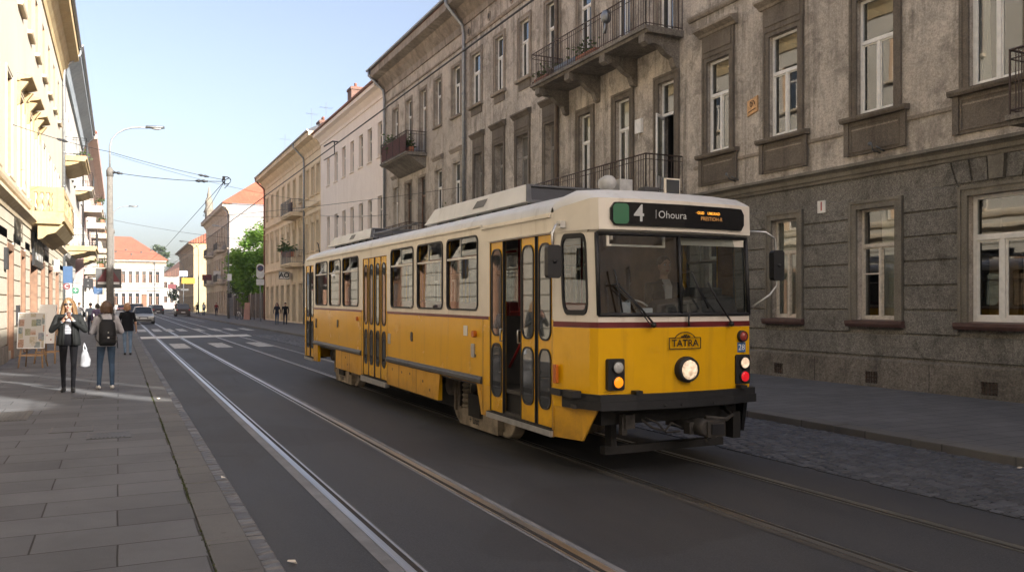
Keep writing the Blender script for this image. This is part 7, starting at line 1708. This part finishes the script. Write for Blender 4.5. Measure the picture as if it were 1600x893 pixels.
for k, (z, lb) in enumerate([(4.2, 'small white plate on the right lamp post'), (2.3, 'black traffic signal box on the right lamp post')]):
    mb = MB(); mb.box(10.95, 11.4, 97.1, 97.16, z, z + (.75 if k == 0 else .5)); o = mb.build('post_plate', m_swhite if k == 0 else m_black, off=(11.1, 97.1, z)); o.location = (11.1, 97.1, z); tag(o, lb, 'plate')
# easels with picture boards beside the shop
t = NT('picture_collage'); vo = t.n('TexVoronoi', {'distance': 'CHEBYCHEV'}, Vector=t.mapv(t.objc(), (3.4, 1, 2.6)), Scale=2.1, Randomness=.8)
nz = t.noise(t.objc(), 13, 5, .75, 1.8)
sel = t.n('SeparateXYZ', None, Vector=vo.outputs['Color']).outputs[0]
rp = t.n('ValToRGB', None, Fac=sel); rp.color_ramp.interpolation = 'CONSTANT'; e_ = rp.color_ramp.elements
while len(e_) < 7: e_.new(.5)
for q_, (x_, c_) in zip(e_, ((0, (.05, .13, .17)), (.16, (.36, .30, .20)), (.3, (.30, .10, .05)), (.44, (.12, .15, .06)), (.58, (.42, .38, .31)), (.74, (.08, .12, .22)), (.86, (.34, .20, .07)))): q_.position = x_; q_.color = (*c_, 1)
colr = t.mix(.5, rp.outputs[0], t.ramp(nz, [(.3, (.04, .07, .08)), (.45, (.22, .20, .12)), (.55, (.44, .40, .34)), (.66, (.20, .08, .05))]))
m_pic = t.fin(t.mix(t.ramp(vo.outputs['Distance'], [(.44, 0.), (.48, 1.)]), colr, (.42, .40, .36)), .6)
t = NT('white_poster'); nz = t.n('TexVoronoi', None, Vector=t.mapv(t.objc(), (3, 1, 2.4)), Scale=2.3)
m_poster = t.fin(t.mix(t.ramp(nz.outputs['Distance'], [(.12, 1.), (.16, 0.)]), (.62, .6, .57), (.3, .12, .1)), .55)
def easel(label, plab, x, y, rz, w_, h_, z0, mt_, lean=.16, legs=True):
    t_ = thing('easel', label, 'easel', (x, y, 0), rz)
    mb = MB()
    for sx in (-1, 1): mb.tube([(sx * .28, -.12, 0), (sx * .17, .1, z0 + h_ * .9)], .022, 6); mb.tube([(sx * .26, .45, 0), (sx * .1, .12, z0 + h_ * .7)], .02, 6)
    mb.box(-.28, .28, -.09, -.06, .30, .34); mb.box(-.25, .25, .38, .41, .30, .335); mb.build('leg_frame', m_wood, t_, off=(0, 0, 0))
    mb = MB(); mb.box(-w_ / 2, w_ / 2, -.10, -.04, z0 - .03, z0); mb.build('ledge', m_wood, t_, off=(0, 0, 0))
    c_, s_ = math.cos(rz), math.sin(rz)
    p = thing('picture_board', plab, 'picture', (x, y, z0), rz)
    A = [(-w_ / 2, -.10, 0), (w_ / 2, -.10, 0), (w_ / 2, -.10 + h_ * lean, h_), (-w_ / 2, -.10 + h_ * lean, h_)]
    mb = MB(); mb.prism([Vector(q) for q in A], [Vector(q) + Vector((0, .03, 0)) for q in A]); mb.build('panel', mt_, p, off=(0, 0, 0))
    mb = MB(); e = .02
    for q in ((-w_ / 2 - e, w_ / 2 + e, -e, 0), (-w_ / 2 - e, w_ / 2 + e, h_, h_ + e), (-w_ / 2 - e, -w_ / 2, 0, h_), (w_ / 2, w_ / 2 + e, 0, h_)):
        mb.prism([(q[0], -.105 + q[2] * lean, q[2]), (q[1], -.105 + q[2] * lean, q[2]), (q[1], -.105 + q[3] * lean, q[3]), (q[0], -.105 + q[3] * lean, q[3])], [(q[0], -.06 + q[2] * lean, q[2]), (q[1], -.06 + q[2] * lean, q[2]), (q[1], -.06 + q[3] * lean, q[3]), (q[0], -.06 + q[3] * lean, q[3])])
    mb.build('picture_frame', m_swhite, p, off=(0, 0, 0))
easel('wooden easel standing on the pavement by the sunlit shop wall', 'collage of small pictures on the front easel', -2.02, 24.7, R(-10), .60, .88, .52, m_pic)
easel('second easel half hidden behind the picture collage', 'tall white poster board behind the collage', -1.78, 26.2, R(-24), .42, 1.02, .58, m_poster)
# folding board and bicycle near the fence
t_ = thing('bicycle', 'small white bicycle leaning by the pinkish board near the fence', 'bicycle', (11.3, 90, 0), R(20))
for y in (-.5, .5):
    mb = MB(); mb.tube([(0, y + .32 * math.cos(R(a)), .33 + .32 * math.sin(R(a))) for a in range(0, 361, 24)], .022, 5); mb.build('wheel', m_tyre, t_, off=(0, 0, 0))
mb = MB(); mb.tube([(0, -.5, .33), (0, -.15, .78), (0, .35, .8), (0, .5, .33)], .025, 5); mb.tube([(0, -.15, .78), (0, 0, .32), (0, .35, .8)], .022, 5); mb.build('frame', m_swhite, t_, off=(0, 0, 0))
mb = MB(); mb.tube([(-.25, .36, .98), (0, .38, 1.0), (.25, .36, .98)], .018, 5); mb.tube([(0, .38, .8), (0, .38, 1.0)], .018, 5); mb.build('handlebar', m_black, t_, off=(0, 0, 0)); mb = MB(); mb.ell((0, -.17, .84), (.08, .14, .04)); mb.build('saddle', m_black, t_, off=(0, 0, 0))
t_ = thing('folding_board', 'folding pinkish brown pavement board standing near the kerb', 'pavement board', (11.95, 88.8, 0), R(-15))
mb = MB(); mb.prism([(-.3, -.5, 0), (.3, -.5, 0), (.25, .05, 1.75), (-.25, .05, 1.75)], [(-.3, -.44, 0), (.3, -.44, 0), (.25, .11, 1.75), (-.25, .11, 1.75)]); mb.build('front_panel', paint('board_rose', (.36, .2, .15), .7), t_, off=(0, 0, 0))
mb = MB(); mb.prism([(-.28, .6, 0), (.28, .6, 0), (.25, .12, 1.7), (-.25, .12, 1.7)], [(-.28, .66, 0), (.28, .66, 0), (.25, .17, 1.7), (-.25, .17, 1.7)]); mb.build('rear_panel', m_iron, t_, off=(0, 0, 0))
mb = MB(); mb.tube([(12.55, 88.2, 0), (12.55, 88.2, 1.0)], .05, 8); tag(mb.build('bollard', m_black, off=(12.55, 88.2, 0)), 'dark bollard between the pavement board and the no parking sign', 'bollard').location = (12.55, 88.2, 0)
# thin summer haze over the street
hz = bpy.data.materials.new('haze'); hz.use_nodes = True; nt = hz.node_tree; nt.nodes.remove(nt.nodes['Principled BSDF'])
vn = nt.nodes.new('ShaderNodeVolumePrincipled'); vn.inputs['Color'].default_value = (.86, .90, .95, 1); vn.inputs['Density'].default_value = HAZE; vn.inputs['Anisotropy'].default_value = .3
nt.links.new(vn.outputs[0], nt.nodes['Material Output'].inputs['Volume'])
mb = MB(); mb.box(-1600, 1600, -400, 2600, -1.2, 30)
if HAZE: tag(mb.build('haze', hz), kind='stuff')
sc.cycles.volume_bounces = 0; sc.cycles.max_bounces = 10; sc.cycles.transparent_max_bounces = 16
bpy.context.view_layer.update()
